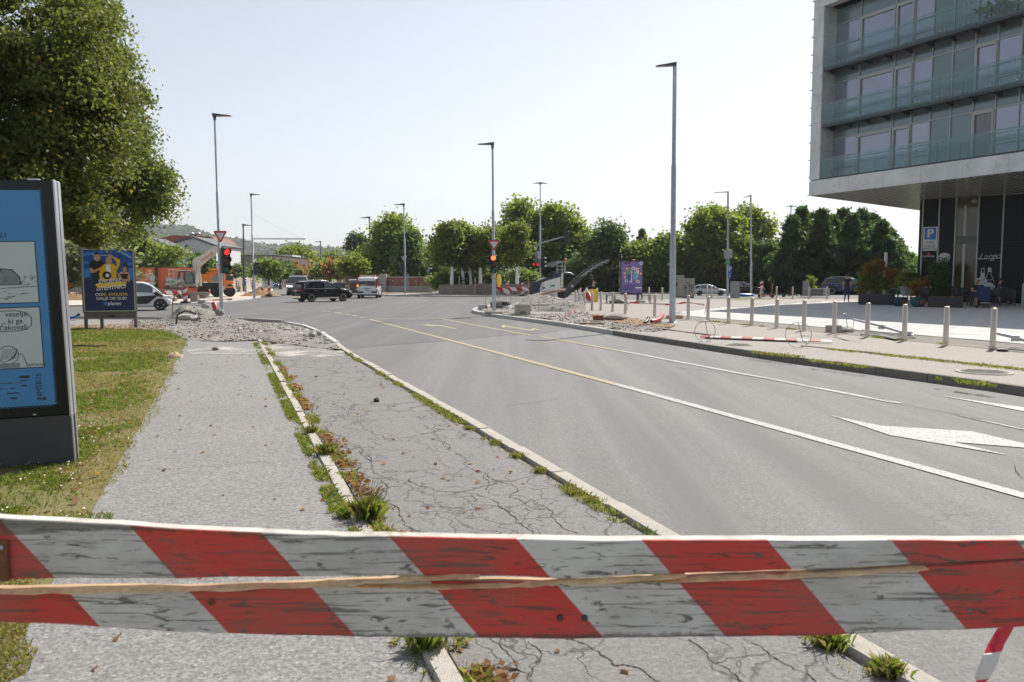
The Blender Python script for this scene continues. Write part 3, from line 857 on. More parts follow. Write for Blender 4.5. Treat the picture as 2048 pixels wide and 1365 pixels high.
def lump(px,py,zz,s,label,mat="stone_pale",name="stone",dz=0.0):
 c=G(px,py,zz);b=MB()
 n=9;rings=[]
 for i in range(6):
  a=-1.3+2.6*i/5
  rings.append([Vector((math.cos(a)*math.cos(6.283*j/n)*s[0],math.cos(a)*math.sin(6.283*j/n)*s[1],math.sin(a)*s[2]+s[2]*.7))*(1+0.25*mnoise.noise(Vector((i*1.3+px,j*1.7,py))))for j in range(n)])
 b.loft(rings,0,True,False)
 o=b.build(name,mat);o.location=(c.x,c.y,zz+dz+0.0);o.rotation_euler=(0,0,rnd.uniform(0,6))
 return tag(o,label,name.replace("_"," "))
lump(412,645,ZL,(0.16,0.12,0.10),"pale angular stone on top of the rubble heap",dz=0.52)
lump(372,649,ZL,(0.38,0.24,0.11),"broad flat concrete chunk on the near slope of the rubble heap",name="concrete_chunk",dz=0.16)
lump(440,647,ZL,(0.22,0.16,0.14),"grey concrete chunk beside the lamp pole on the rubble heap",name="concrete_chunk",mat="stone_grey",dz=0.3)
lump(431,701,ZL,(0.09,0.06,0.045),"dark asphalt clod lying on the footpath","stone_brown","asphalt_clod")
lump(548,688,ZL,(0.10,0.07,0.05),"asphalt clod where the cycle path meets the rubble","stone_brown","asphalt_clod")
lump(753,804,ZL,(0.05,0.035,0.03),"small black asphalt clod alone on the cycle path","black_plastic","asphalt_clod")
ORD8=["first","second","third","fourth","fifth","sixth","seventh","eighth"]
for i,(x,y)in enumerate([(655,683),(640,672),(625,674),(612,664),(600,672),(575,662),(520,668),(480,662)]):
 lump(x,y,ZL,(rnd.uniform(.10,.16),rnd.uniform(.08,.12),rnd.uniform(.05,.09)),"pale concrete chunk, %s in the rubble counted from the cycle path end"%ORD8[i],name="concrete_chunk")['group']="chunks in the rubble"
 # ================================================================== TREES
def G0(px,py):return G(px,py,0.0)
def tree(name,label,px_base,Y,blobs,nclump,nleaf,leaf,mats,clump=0.55,trunk=(0.18,0.1),limbs=8,group=None,cat="tree",droop=0.0,up=0.3,trunk_top=None,white=None,z0=0.0,base_Y=None,shell=0.6,flat=0.7,bark="bark",lean=0.0,boughs=None,low=None):
 """BLOBS: (px, py, rx, ry) in photo pixels at depth Y: each becomes an ellipsoid of crown with real depth"""
 base=P(px_base,555,base_Y or Y);base.z=z0
 t=thing(name,label,cat,base,0,group)
 m=mpp(Y);els=[]
 for(px,py,rx,ry)in blobs:
  c=P(px,py,Y)-base
  els.append((c,rx*m,rx*m*0.85,ry*m))
 vol=np.array([e[1]*e[3]for e in els]);vol=vol/vol.sum()
 nclump=max(24,int(nclump*0.62));clump*=1.08
 cl=[]
 for k in range(nclump):
  c,rx,ry,rz=els[rng.choice(len(els),p=vol)]
  d=rng.normal(size=3);d/=np.linalg.norm(d)
  rr=(rng.uniform()**(1/3.0))*(1-shell)+shell*rng.uniform(0.82,1.0)
  rr*=1+0.10*rng.normal()+.30*mnoise.noise(Vector((d[0]*2.2+px_base,d[1]*2.2,d[2]*2.2)))
  cl.append((c.x+d[0]*rx*rr,c.y+d[1]*ry*rr,c.z+d[2]*rz*rr))
 cl=np.array(cl)
 if boughs:
  nb,spr=boughs;bc=cl[:nb];k=rng.integers(0,nb,nclump);o3=rng.normal(size=(nclump,3))*spr*np.array([1,1,.42]);o3[:,2]-=.35*np.hypot(o3[:,0],o3[:,1])
  cl=np.where(rng.uniform(size=(nclump,1))<.86,bc[k]+o3,cl)
 cs=clump*rng.uniform(0.6,1.35,nclump)
 ids=rng.integers(0,nclump,nleaf)
 off=rng.normal(size=(nleaf,3))*0.42
 off[:,2]*=flat
 pts=cl[ids]+off*cs[ids][:,None]
 if droop:pts[:,2]-=droop*np.abs(off[:,0]**2+off[:,1]**2)*cs[ids]
 pts[:,2]=np.maximum(pts[:,2],0.05)
 if low:
  keep=pts[:,2]>P(0,low,Y).z-z0+0.35*np.sin(pts[:,0]*2.1)*np.sin(pts[:,1]*1.7)
  pts=pts[keep];ids=ids[keep]
 leaf_cloud("crown",pts,leaf,mats if isinstance(mats,list)else[mats],t,up=up,droop=droop,midx=(rng.integers(0,nclump,nclump)[ids]%len(mats))if isinstance(mats,list)and len(mats)>1 else None)
 b=MB()
 top=max(e[0].z+e[3]*0.35 for e in els)if trunk_top is None else trunk_top
 cx=sum(e[0].x*v for e,v in zip(els,vol));cy=sum(e[0].y*v for e,v in zip(els,vol))
 trunk_pts=[Vector((cx*f*f+rnd.uniform(-.1,.1)*top*.06,cy*f*f,top*f))for f in(0,.25,.5,.75,1)]
 trunk_pts[0]=Vector((0,0,-0.05))
 b.tube(trunk_pts,[trunk[0]*1.25,trunk[0],trunk[0]*.8,trunk[0]*.55,trunk[1]*.5],8)
 for k in range(limbs):
  if low and k>22:break
  e=cl[rnd.randrange(nclump)]*.93;f=rnd.uniform(0.3,0.85);s=trunk_pts[int(f*4)].lerp(trunk_pts[min(4,int(f*4)+1)],f*4%1)
  e=Vector(e);mid=s.lerp(e,.5)+Vector((0,0,(e-s).length*.08))
  if low and min(mid.z,e.z)<P(0,low,Y).z+.5:continue
  kl=.14 if low else .4
  b.tube([s,mid,e],[trunk[0]*kl,trunk[0]*kl*.6,trunk[0]*.05],5)
 b.build("trunk",bark,t)
 if white:
  b=MB();b.tube([(0,0,.0),trunk_pts[0].lerp(trunk_pts[1],.6)*0+Vector((lean*white*.5,0,white*.5)),(lean*white,0,white)],[trunk[0]*2.1,trunk[0]*1.9,trunk[0]*1.5],8)
  b.build("trunk_wrap","white_paint",t)
 return t
 # --- the two big trees by the advertising case
tree("linden_tree","huge dark linden with yellow patches rising behind the blue advertising case",-60,15.0,[(-90,120,270,260),(60,60,150,140),(80,210,150,150),(20,330,180,150),(150,330,110,90),(100,440,110,80),(160,120,50,60),(0,430,160,80)],820,200000,0.055,"leaf_linden",clump=0.42,trunk=(0.32,0.2),limbs=30,droop=0.35,up=0.2,shell=0.72,flat=0.55,boughs=(110,.36),low=472)
tree("birch_tree","tall loose birch with drooping twigs between the linden and the open sky",45,19.5,[(180,30,50,70),(200,130,55,75),(215,225,66,80),(245,300,56,60),(225,370,54,50),(180,415,54,40),(292,330,40,10),(272,240,32,20),(240,160,22,20),(232,85,18,18),(280,285,22,12),(278,380,26,24),(205,450,40,16),(150,250,80,200),(300,290,20,14)],620,105000,0.055,"leaf_birch",clump=0.42,trunk=(0.2,0.1),limbs=40,droop=0.6,up=0.1,shell=0.6,boughs=(95,.24),low=474)
# --- left behind the second advertisement
tree("willow_shrub","pale grey green willow bush beside the blue advertising case",140,62,[(150,525,50,45),(115,540,40,35),(190,500,34,26),(210,540,40,35)],130,9000,0.22,"leaf_grey",clump=1.3,cat="shrub",trunk=(.12,.08))
tree("hazel_bush","bright green bush over the orange billboard",300,72,[(285,512,46,30),(330,520,36,20),(345,505,24,14),(250,500,40,28),(300,535,60,22)],120,8500,0.22,"leaf_bush",clump=1.1,cat="shrub",trunk=(.12,.08))
def conifer(name,label,px,base_py,top_py,wpx,Y,n,leaf,mat,group=None,cat="tree",z0=0.0,power=0.85,lean=0):
 base=P(px,555,Y);base.z=z0
 t=thing(name,label,cat,base,0,group)
 m=mpp(Y);H=(P(px,top_py,Y).z-z0);rad=wpx/2*m
 nb=max(40,n//60);hz=rng.uniform(0.03,1,nb)**0.9;a=rng.uniform(0,6.283,nb)
 L=rad*np.clip((1-hz)*(2.0 if power<.6 else 1),0.02,1)**(power if power>=.6 else .95)*rng.uniform(0.75,1.12,nb)
 ids=rng.integers(0,nb,n);f=rng.uniform(0.15,1,n)**0.7
 x=np.cos(a[ids])*L[ids]*f;y=np.sin(a[ids])*L[ids]*f
 z=hz[ids]*H+0.12*L[ids]*f*f-0.18*L[ids]*f
 pts=np.stack([x,y,z],1)+rng.normal(size=(n,3))*np.array([.09,.09,.06])*rad
 pts[:,2]=np.clip(pts[:,2],0.05,None)
 leaf_cloud("crown",pts,leaf,[mat],t,up=0.2,aspect=2.2,droop=0.5)
 b=MB();b.tube([(0,0,-.05),(0,0,H*.5),(0,0,H)],[rad*.10+.05,rad*.06+.03,.02],7)
 b.build("trunk","bark",t)
 return t
conifer("spruce_tree","dark spruce behind the hazel and in front of the gabled house",278,560,436,78,72,6500,0.30,"leaf_conifer")
# --- beyond the crossing, down the street
tree("willow_tree","yellow green round willow at the end of the street",600,190,[(600,525,34,26),(575,520,20,18),(622,535,22,18),(590,510,20,10)],110,7000,0.55,"leaf_bright",clump=2.2,trunk=(.4,.2))
tree("distant_tree","hazy green tree beside the yellow green willow",660,210,[(660,528,22,20),(650,520,14,12),(690,535,20,15)],80,3500,0.6,"leaf_bush",clump=2.4,trunk=(.35,.2))
for i,(px,Y,rx,ry,cy,mat,lab)in enumerate([(537,88,22,16,537,"leaf_bush","young green maple on the grass strip by the brown brick building"),(560,112,13,12,540,"leaf_dark","dark young maple under the white frame of the modern building"),(588,135,12,10,544,"leaf_red","small reddish maple behind the oncoming dark car"),(620,150,14,9,543,"leaf_red","rusty red maple in the middle of the street avenue"),(652,135,15,11,541,"leaf_bush","green street maple over the roof of the taxi"),(676,118,17,12,538,"leaf_red","red brown maple over the taxi sign"),(707,92,24,19,531,"leaf_bright","light green maple behind the dark green hatchback"),(730,100,17,13,538,"leaf_bush","young maple between the white van and the brick wall")]):
 tree("street_maple",lab,px,Y,[(px,cy,rx,ry),(px-rx*.5,cy+3,rx*.6,ry*.6),(px+rx*.5,cy+4,rx*.6,ry*.6)],60,3000,0.26*Y/90,mat,clump=0.95*Y/90,trunk=(0.13*Y/90,.07),group="young maples lining the street")
tree("sycamore_tree","tall dense sycamore behind the brick wall",790,98,[(778,475,26,40),(800,470,28,30),(790,500,46,42),(760,530,30,30),(815,520,28,40),(745,510,14,14),(770,445,12,12),(798,442,9,10)],240,15000,0.30,"leaf_walnut",clump=1.3,trunk=(.35,.2))
tree("hornbeam_tree","dark conical hornbeam beside the tall sycamore",822,90,[(822,500,18,32),(824,530,24,30),(818,480,10,18)],120,8000,0.26,"leaf_dark",clump=1.0,trunk=(.25,.15))
tree("pine_tree","dark pine standing above the flat roofed house",714,150,[(716,485,12,12),(708,492,9,8),(722,497,10,8),(714,505,12,8)],50,2600,0.42,"leaf_conifer",clump=1.4,trunk=(.25,.12))
# --- planting bed with wrapped young trunks
wr=[(903,74,0.02,892,480,"slim young tree in a white trunk wrap at the end of the planting bed"),(928,76,-0.06,915,482,"young tree whose white wrap leans towards the street"),(936,77,-0.16,930,490,"strongly leaning young tree in a white wrap"),(944,76,-0.10,945,495,"leaning wrapped tree beside the strongly leaning one"),(952,82,0.0,960,500,"wrapped young tree set back between the leaning ones and the lamp post"),(960,75,0.02,975,485,"wrapped tree with tall white sleeve beside the traffic light"),(1034,74,0.0,1030,480,"thin wrapped young tree near the grey pay pillar"),(1016,80,0.0,1005,488,"wrapped tree half hidden behind the pay pillar")]
for px,Y,ln,cx,cy,lab in wr:
 tree("young_tree",lab,px,Y,[(cx,cy,24,28),(cx-6,cy+28,20,18),(cx+8,cy+20,20,20),(cx+3,cy-20,13,14)],70,4600,0.20,["leaf_walnut","leaf_bush","leaf_birch"]if True else None,clump=0.75,trunk=(0.09,.05),white=2.5,lean=ln,group="young trees with white trunk wraps",z0=ZF)
def bare_tree(px,py_top,Y,label):
 base=P(px,555,Y);base.z=ZF
 t=thing("bare_tree",label,"tree",base);b=MB();H=P(px,py_top,Y).z-ZF
 def br(p,d,L,r_,k):
  q=p+d*L;b.tube([p,q],[r_,r_*.6],4)
  if k:
   for _ in range(4):br(p.lerp(q,rnd.uniform(.5,1)),(d+Vector((rnd.uniform(-.7,.7),rnd.uniform(-.7,.7),rnd.uniform(0,.4)))).normalized(),L*.5,r_*.55,k-1)
 br(Vector((0,0,0)),Vector((0,0,1)),H*.5,.09,4)
 b.build("trunk","bark",t)
bare_tree(966,418,80,"leafless grey tree top sticking out of the young trees")
def shrub(name,label,px,Y,blobs,n,leaf,mat,clump,group=None,z0=ZF,nclump=None,cat="shrub"):
 return tree(name,label,px,Y,blobs,nclump or max(30,n//80),n,leaf,mat,clump=clump,trunk=(.06,.03),limbs=6,group=group,cat=cat,z0=z0)
for px,rx,ry,cy,mat,lab in[(885,26,16,560,"leaf_bush","leafy green bush at the start of the planting bed"),(925,24,14,564,"leaf_dark","dark undergrowth bush under the leaning wrapped trees"),(975,26,15,562,"leaf_bush","feathery green bush behind the red traffic light"),(1030,26,17,560,"leaf_grey","pale wispy bush next to the pay pillar"),(1050,18,14,562,"leaf_bush","low bush between the pay pillar and the signal mast")]:
 shrub("garden_bush",lab,px,77,[(px,cy,rx,ry),(px+8,cy-6,rx*.6,ry*.8)],3800,0.17,mat,0.7,"bushes in the planting bed")
tree("acacia_tree","pale airy acacia behind the planting bed",1000,95,[(905,470,24,22),(890,500,26,26),(1010,490,36,40),(960,500,40,30),(1040,510,26,34)],200,11000,0.26,"leaf_birch",clump=1.2,trunk=(.2,.1))
tree("walnut_tree","broad tall walnut with rounded leaf clumps behind the milling machine",1085,92,[(1075,430,46,30),(1040,450,34,30),(1110,450,40,34),(1090,490,64,50),(1140,490,40,36),(1060,520,50,40),(1120,535,50,30),(1035,425,18,16),(1150,460,16,12),(1175,510,22,24)],330,26000,0.30,"leaf_walnut",clump=1.35,trunk=(.4,.25))
tree("lilac_bush","tall dark bush with thin top twigs behind the bicycle stands",1200,88,[(1205,500,40,40),(1180,530,40,36),(1230,530,44,36),(1215,465,24,14),(1245,490,22,24),(1170,555,50,18),(1235,558,40,16)],240,17000,0.26,"leaf_dark",clump=1.15,cat="bush",trunk=(.2,.1))
tree("hazel_hedge","light green rounded bush behind the purple advertisement",1300,86,[(1290,515,38,34),(1325,520,36,38),(1345,505,30,34),(1310,550,60,22),(1275,540,36,26),(1330,490,18,18)],230,16000,0.26,"leaf_bush",clump=1.1,cat="bush",trunk=(.2,.1))
conifer("pine_tree","small dark pine top above the light green bush",1283,560,462,44,120,2600,0.40,"leaf_conifer",power=.5)
tree("walnut_tree","second big walnut rising between the two plain lamp posts",1430,88,[(1425,440,36,24),(1400,470,40,36),(1450,470,40,40),(1425,510,66,50),(1470,520,36,40),(1385,530,36,36),(1430,550,64,22)],300,23000,0.29,"leaf_walnut",clump=1.3,trunk=(.4,.25))
tree("oak_tree","loose topped tree behind the second big walnut",1505,100,[(1495,435,18,18),(1510,455,22,22),(1528,450,14,14),(1515,490,34,34),(1540,520,30,30)],130,8500,0.30,"leaf_walnut",clump=1.2,trunk=(.3,.15))
tree("elder_bush","dark green elder bush between the walnut and the conifer hedge",1545,86,[(1520,530,40,36),(1555,520,36,34),(1575,545,34,26),(1520,555,50,18),(1590,505,14,14)],190,12000,0.26,"leaf_dark",clump=1.1,cat="bush",trunk=(.2,.1))
tops=[(1582,452),(1601,436),(1622,448),(1641,441),(1662,452),(1682,440),(1702,450),(1721,438),(1741,450),(1760,462),(1776,478),(1790,500)]
for i,(px,top)in enumerate(tops):
 nm=["first spruce of the tall dark hedge, next to the elder bush","spruce with the highest tip at the elder end of the hedge"]
 lab=nm[i]if i<2 else "dark spruce, %s of the tall hedge counted from the elder bush"%["third","fourth","fifth","sixth","seventh","eighth","ninth","tenth"][i-2]if i<10 else("low outermost spruce at the descending end of the hedge" if i==11 else("spruce next to the last one where the hedge slopes down" if i==10 else "dark spruce standing shoulder to shoulder in the tall hedge"))
 conifer("hedge_spruce",lab,px,572,top-18,96,80+(i%3)*2.5,8200,0.20,"leaf_conifer",group="spruces of the tall dark hedge",power=0.55)
shrub("roadside_bush","sunlit green bush between the spruce hedge and the dark cafe wall",1812,90,[(1810,545,26,28),(1835,540,22,26),(1795,560,26,16)],6000,0.26,"leaf_bush",1.1)
shrub("roadside_bush","brownish low bush at the foot of the spruce hedge",1765,84,[(1760,560,30,14),(1740,566,30,9)],3000,0.24,"leaf_birch",0.9)
pts=[]
for k in range(30000):
 px=rnd.uniform(1130,1640);Y=rnd.uniform(84,92)
 h=3.4+1.2*fbm(px,0,0.03,3);z=rnd.uniform(0,1)**.8*h
 p=P(px,555,Y);pts.append((p.x,p.y,z))
o=leaf_cloud("undergrowth",np.array(pts),0.26,["leaf_dark"]);o['kind']='stuff'
tree("garden_bush","yellow green bush beside the far red roofed house",872,100,[(868,515,16,18),(862,540,20,20),(885,530,16,24)],70,3800,0.26,"leaf_bright",clump=1.0,cat="shrub")
conifer("pine_tree","dark pine behind the thin lamp post near the planting bed",886,560,462,36,115,2200,0.4,"leaf_conifer",power=.6)
for px,Y,rx,ry,cy,mat,lab in[(575-108,95,12,12,548,"leaf_dark","dark garden shrub behind the plank fence"),(480,98,16,10,551,"leaf_bush","light green shrub hanging over the plank fence"),(405,85,20,22,530,"leaf_dark","dark green tree between the excavator arm and the gabled house")]:
 shrub("garden_shrub",lab,px,Y,[(px,cy,rx,ry),(px+5,cy+6,rx,ry*.7)],3600,0.22,mat,0.9)
 # --- wooded hill on the horizon
def hill():
 nx,ny=150,16;v=[];prof=[(380,458),(440,484),(480,486),(520,497),(560,500),(590,494),(640,505),(690,504),(735,512),(800,530),(900,548),(1100,553)]
 def top(px):
  for(a,ya),(c,yc)in zip(prof[:-1],prof[1:]):
   if a<=px<=c:return ya+(yc-ya)*(px-a)/(c-a)
  return prof[0][1]-(prof[0][0]-px)*0.02 if px<prof[0][0]else 553
 idx=lambda i,j:i*ny+j
 for i in range(nx):
  px=-900+2100*i/(nx-1)
  for j in range(ny):
   f=j/(ny-1);Y=1250+420*f
   zt=P(px,top(px),1500).z
   z=zt*math.sin(min(1,f*1.25)*math.pi/2)*(1+0.05*fbm(px,Y,0.012,3))
   p=P(px,555,Y);v.append((p.x,p.y,z-2))
 f=[k for i in range(nx-1)for j in range(ny-1)for k in(idx(i,j),idx(i+1,j),idx(i+1,j+1),idx(i,j+1))]
 o=np_mesh("hills",np.array(v),f,4,["verge"]);o['kind']='structure'
 pts=[]
 for k in range(26000):
  px=rnd.uniform(300,1000);f_=rnd.random();Y=1250+420*f_
  zt=P(px,top(px),1500).z;p=P(px,555,Y)
  pts.append((p.x,p.y,zt*math.sin(min(1,f_*1.25)*math.pi/2)+rnd.uniform(-3,6)))
 c=np.repeat(np.array(pts),3,0)+rng.normal(size=(len(pts)*3,3))*3.0
 o=leaf_cloud("forest",c,7.0,["leaf_hill"],up=0.6,aspect=1.1);o['kind']='stuff'
leaf_mat("leaf_hill",(0.020,0.038,0.012),(0.034,0.058,0.018),(0.055,0.082,0.026),None,0.01)
hill()
pts=[]
for k in range(36000):
 px=rnd.uniform(-400,2500);Y=rnd.uniform(230,330)
 if 520<px<700:Y+=150
 h=9+4*fbm(px,0,0.02,3);p=P(px,555,Y)
 pts.append((p.x,p.y,rnd.random()**.8*h))
o=leaf_cloud("distant_woods",np.array(pts),1.3,["leaf_bush"],aspect=1.2);o['kind']='stuff'
# --- thin summer haze
def haze_box():
 m=bpy.data.materials.new("haze");m.use_nodes=True;nt=m.node_tree
 nt.nodes.remove(nt.nodes["Principled BSDF"])
 pv=nt.nodes.new("ShaderNodeVolumePrincipled")
 pv.inputs["Density"].default_value=HAZE_D;pv.inputs["Color"].default_value=(0.84,0.89,0.96,1);pv.inputs["Anisotropy"].default_value=0.2
 nt.links.new(pv.outputs[0],nt.nodes["Material Output"].inputs["Volume"])
 MATS["haze"]=m
 b=MB();b.mm(-4100,-70,-1.2,4100,6100,190);o=b.build("haze","haze");o['kind']='stuff'
HAZE_D=0.0002
if HAZE_D:haze_box()
# ================================================================== BUILDINGS
M("fascia",(0.58,0.60,0.60),0.45,0.25,var=0.14,vs=0.8,dirt=((0.36,0.36,0.34),1.3,0.56))
def soffit_mat():
 n=N("soffit");v=n.coord()
 n.col(n.ramp(n.noise(v,1.2,4),[(0.3,(0.42,0.41,0.39)),(0.7,(0.52,0.505,0.48))]))
 MATS["soffit"]=n.set(0.2,0.35,0.6)
soffit_mat()
M("dark_joint",(0.015,0.016,0.017),0.6,var=0)
M("dark_panel",(0.005,0.007,0.010),0.35,var=0.1,vs=2,spec=.15)
M("mullion",(0.34,0.35,0.35),0.4,0.5,var=0.05)
M("slab_edge",(0.055,0.068,0.072),0.45,0.3,var=0.1)
M("teal_panel",(0.165,0.22,0.23),0.14,0.4,var=0.08,vs=0.7)
M("window_glass",(0.28,0.30,0.37),0.03,0.6,var=0.1,vs=0.5,spec=1.0)
M("window_blind",(0.15,0.15,0.155),0.08,var=0.1,vs=3,spec=0.8)
M("brown_glass",(0.055,0.040,0.018),0.06,var=0.35,vs=0.6,spec=0.6)
M("olive_band",(0.085,0.10,0.07),0.4)
def rail_glass():
 n=N("rail_glass")
 tr=n.n("ShaderNodeBsdfTransparent");tr.inputs[0].default_value=(0.80,0.89,0.89,1)
 gl=n.n("ShaderNodeBsdfGlossy");gl.inputs["Roughness"].default_value=0.02;gl.inputs["Color"].default_value=(0.8,0.95,0.95,1)
 df=n.n("ShaderNodeBsdfDiffuse");df.inputs["Color"].default_value=(0.32,0.40,0.41,1)
 fr=n.n("ShaderNodeFresnel");fr.inputs["IOR"].default_value=1.5
 m1=n.n("ShaderNodeMixShader");m1.inputs[0].default_value=0.11
 n.l(tr.outputs[0],m1.inputs[1]);n.l(df.outputs[0],m1.inputs[2])
 m2=n.n("ShaderNodeMixShader");ge=n.n("ShaderNodeNewGeometry");n.l(n.math("MULTIPLY",fr.outputs[0],n.math("SUBTRACT",1.0,ge.outputs["Backfacing"])),m2.inputs[0]);n.l(m1.outputs[0],m2.inputs[1]);n.l(gl.outputs[0],m2.inputs[2])
 n.l(m2.outputs[0],n.out.inputs["Surface"]);MATS["rail_glass"]=n.m
rail_glass()
BD=48.0
BC=Vector((BD*(1613-1024)/1605.0,BD,0))
D1=Vector((0.4403,-0.8979,0)).normalized()
D2=Vector((0.751,0.660,0)).normalized()
IN=Vector((-D1.y,D1.x,0))
if IN.dot(D2)<0:IN=-IN
Z0,ZB,Z3=6.46,7.36,17.72
bld=thing("apartment_building","modern apartment block with glass balconies overhanging a dark panelled cafe front","building",BC)
def B(s,d,z):return BC+D1*s+IN*d+Vector((0,0,z))
def s_at(px,d=0.0):
 k=(px-1024)/1605.0
 a=BC+IN*d
 return(k*a.y-a.x)/(D1.x-k*D1.y)
def bbox(b,s0,s1,d0,d1,z0,z1,m=0):
 pts=[B(s0,d0,z0),B(s1,d0,z0),B(s1,d1,z0),B(s0,d1,z0)]
 b.extrude(pts,(0,0,z1-z0),m)
SW=22.0
def bpart(fn,name,mats,parent=None):
 b=MB();fn(b)
 o=b.build(name,mats,parent or bld,BC)
 return o
side_end=BC+D2*17.0
def core(b):
 a0=B(0.5,1.05,0);a1=B(SW,1.05,0)
 pts=[a0,a1,a1+D2*17,a0+D2*16.5]
 b.extrude([p+Vector((0,0,Z0+0.10))for p in pts],(0,0,Z3-Z0-0.35),0)
bpart(core,"wall",["dark_panel"])
def roof(b):
 pts=[B(0.02,0.02,0),B(SW,0.02,0),B(SW,0,0)+D2*17.2,BC+D2*17.2]
 b.extrude([p+Vector((0,0,Z3-0.24))for p in pts],(0,0,0.22),0)
bpart(roof,"roof",["slab_edge"])
def proud(s0,s1,z0,z1,d=-0.02,depth=0.5):
 b=MB();bbox(b,s0+.006,s1-.006,d+rnd.uniform(-.004,.004),depth,z0+.006,z1-.006)
 b.build("fascia_panel","fascia",bld,BC)
FRW=s_at(1633)-s_at(1613)
FRW=max(0.55,FRW)
zs=[Z0,7.36]+[7.36+(Z3-0.55-7.36)*k/6 for k in range(1,7)]
for k in range(1,7):proud(0,FRW,zs[k],zs[k+1],depth=1.05)
ss=[0,s_at(1691),s_at(1759),s_at(1834),s_at(1916),s_at(2006),s_at(2110),s_at(2240),SW]
for a,c in zip(ss[:-1],ss[1:]):
 proud(a,c,Z0,ZB-0.04)
st=[0,s_at(1702),s_at(1830),s_at(1950),s_at(2060),s_at(2200),SW]
for a,c in zip(st[:-1],st[1:]):proud(a,c,Z3-0.55,Z3)
b=MB();bbox(b,0.0,SW,.03,.5,Z0+.01,Z3-.02)if False else None
b=MB()
for k in range(12):
 z=Z0+.05+(Z3-Z0-.1)*k/11;c=B(-0.05,0.03,z);b.box(c,(.16,.16,.03),0,rz=math.atan2(D1.y,D1.x))
b.build("edge_clips","mullion",bld,BC)['kind']='stuff'
for i in range(6):
 for k in range(7):
  b=MB();a=BC+D2*(0.15+i*2.8);c=BC+D2*(0.15+(i+1)*2.8-.012)
  z0,z1=([Z0]+zs[1:]+[Z3])[k],([Z0]+zs[1:]+[Z3])[k+1]
  nn=Vector((-D2.y,D2.x,0));nn=nn if nn.x<0 else-nn
  b.extrude([a+nn*.01,c+nn*.01,c-nn*.2+D1*.0,a-nn*.2],(0,0,z1-z0-.012),0)
  for q in range(len(b.v)):b.v[q]=(b.v[q][0],b.v[q][1],b.v[q][2]+z0+.006)
  b.build("side_panel","fascia",bld,BC)
ns=52;stp=(SW-0.1)/ns
for i in range(ns):
 b=MB();a=B(0.05+i*stp,0.06,Z0-0.004);c=B(0.05+(i+1)*stp-0.075,0.06,Z0-0.004)
 zz=Vector((0,0,rnd.uniform(-.003,.003)))
 b.extrude([a+zz,c+zz,c+D2*16.6+zz,a+D2*16.6+zz],(0,0,0.05),0)
 b.build("soffit_slat","soffit",bld,BC)
def sof_back(b):
 b.extrude([B(0.04,.05,Z0+.055),B(SW,.05,Z0+.055),B(SW,.05,Z0+.055)+D2*16.7,B(0.04,.05,Z0+.055)+D2*16.7],(0,0,.03),0)
bpart(sof_back,"soffit_backing",["dark_joint"])
COLP=[1644.6,1705.9,1774.6,1810.7,1847.8,1888,1931.7,1975.3,2022,2068,2120,2190,2270]
FLZ=[(7.36,10.50),(10.50,13.70),(13.70,17.16)]
WD=1.0
scol=[s_at(p,WD)for p in COLP]
lay=["A","B","D","C","P","P","D","C","C","P","B","C"]
def pane(b,a,c,d,z0,z1,m=0):bbox(b,a,c,d,d+0.03,z0,z1,m)
for fi,(za,zb)in enumerate(FLZ):
 zsp=zb-(0.78 if fi<2 else 0.95)
 for ci,(a,c)in enumerate(zip(scol[:-1],scol[1:])):
  kind_=lay[ci]
  b=MB();e=0.035
  bbox(b,a-e,a+e,WD-.05,WD+.03,za+.02,zb-.05)
  bbox(b,a+e,c-e,WD-.04,WD+.03,zsp-.035,zsp+.035)
  if kind_ in("A","C"):bbox(b,a+e,c-e,WD-.04,WD+.03,za+1.28,za+1.35)
  if kind_=="C":bbox(b,a+e,c-e,WD-.04,WD+.03,za+.62,za+.68)
  if kind_=="A":bbox(b,a+e,c-e,WD-.04,WD+.03,za+.55,za+.60)
  if kind_ in("B","D"):
   for q in(a+e,c-e-.09):bbox(b,q,q+.09,WD-.09,WD+.03,za+.02,zsp-.035)
   bbox(b,a+e+.09,c-e-.09,WD-.09,WD+.03,zsp-.17,zsp-.035)
   bbox(b,a+e+.09,c-e-.09,WD-.09,WD+.03,za+.02,za+.12)
  w=b.build("window","mullion",bld,BC)
  def sub(nm,mat,z0,z1,dd=.004,aa=None,cc=None):
   b2=MB();pane(b2,aa if aa is not None else a+e,cc if cc is not None else c-e,WD+dd,z0,z1)
   o=b2.build(nm,mat,w,BC);return o
  sub("spandrel","teal_panel",zsp+.035,zb-.06)
  if kind_=="P":
   sub("panel","teal_panel",za+.02,zsp-.035)
  else:
   gm="window_blind" if(ci,fi)in((6,0),(8,1))else "window_glass"
   if kind_ in("A","C"):
    sub("pane",gm,za+1.35,zsp-.035);sub("pane",gm,za+.66,za+1.29);sub("pane","window_glass",za+.02,za+.60)
   else:
    sub("pane",gm,za+.12,zsp-.17,.004,a+e+.09,c-e-.09)
   if kind_=="A":
    b2=MB();bbox(b2,a+.06,a+.30,WD+.002,WD+.006,za+.02,zsp-.04);b2.build("curtain","teal_panel",w,BC)
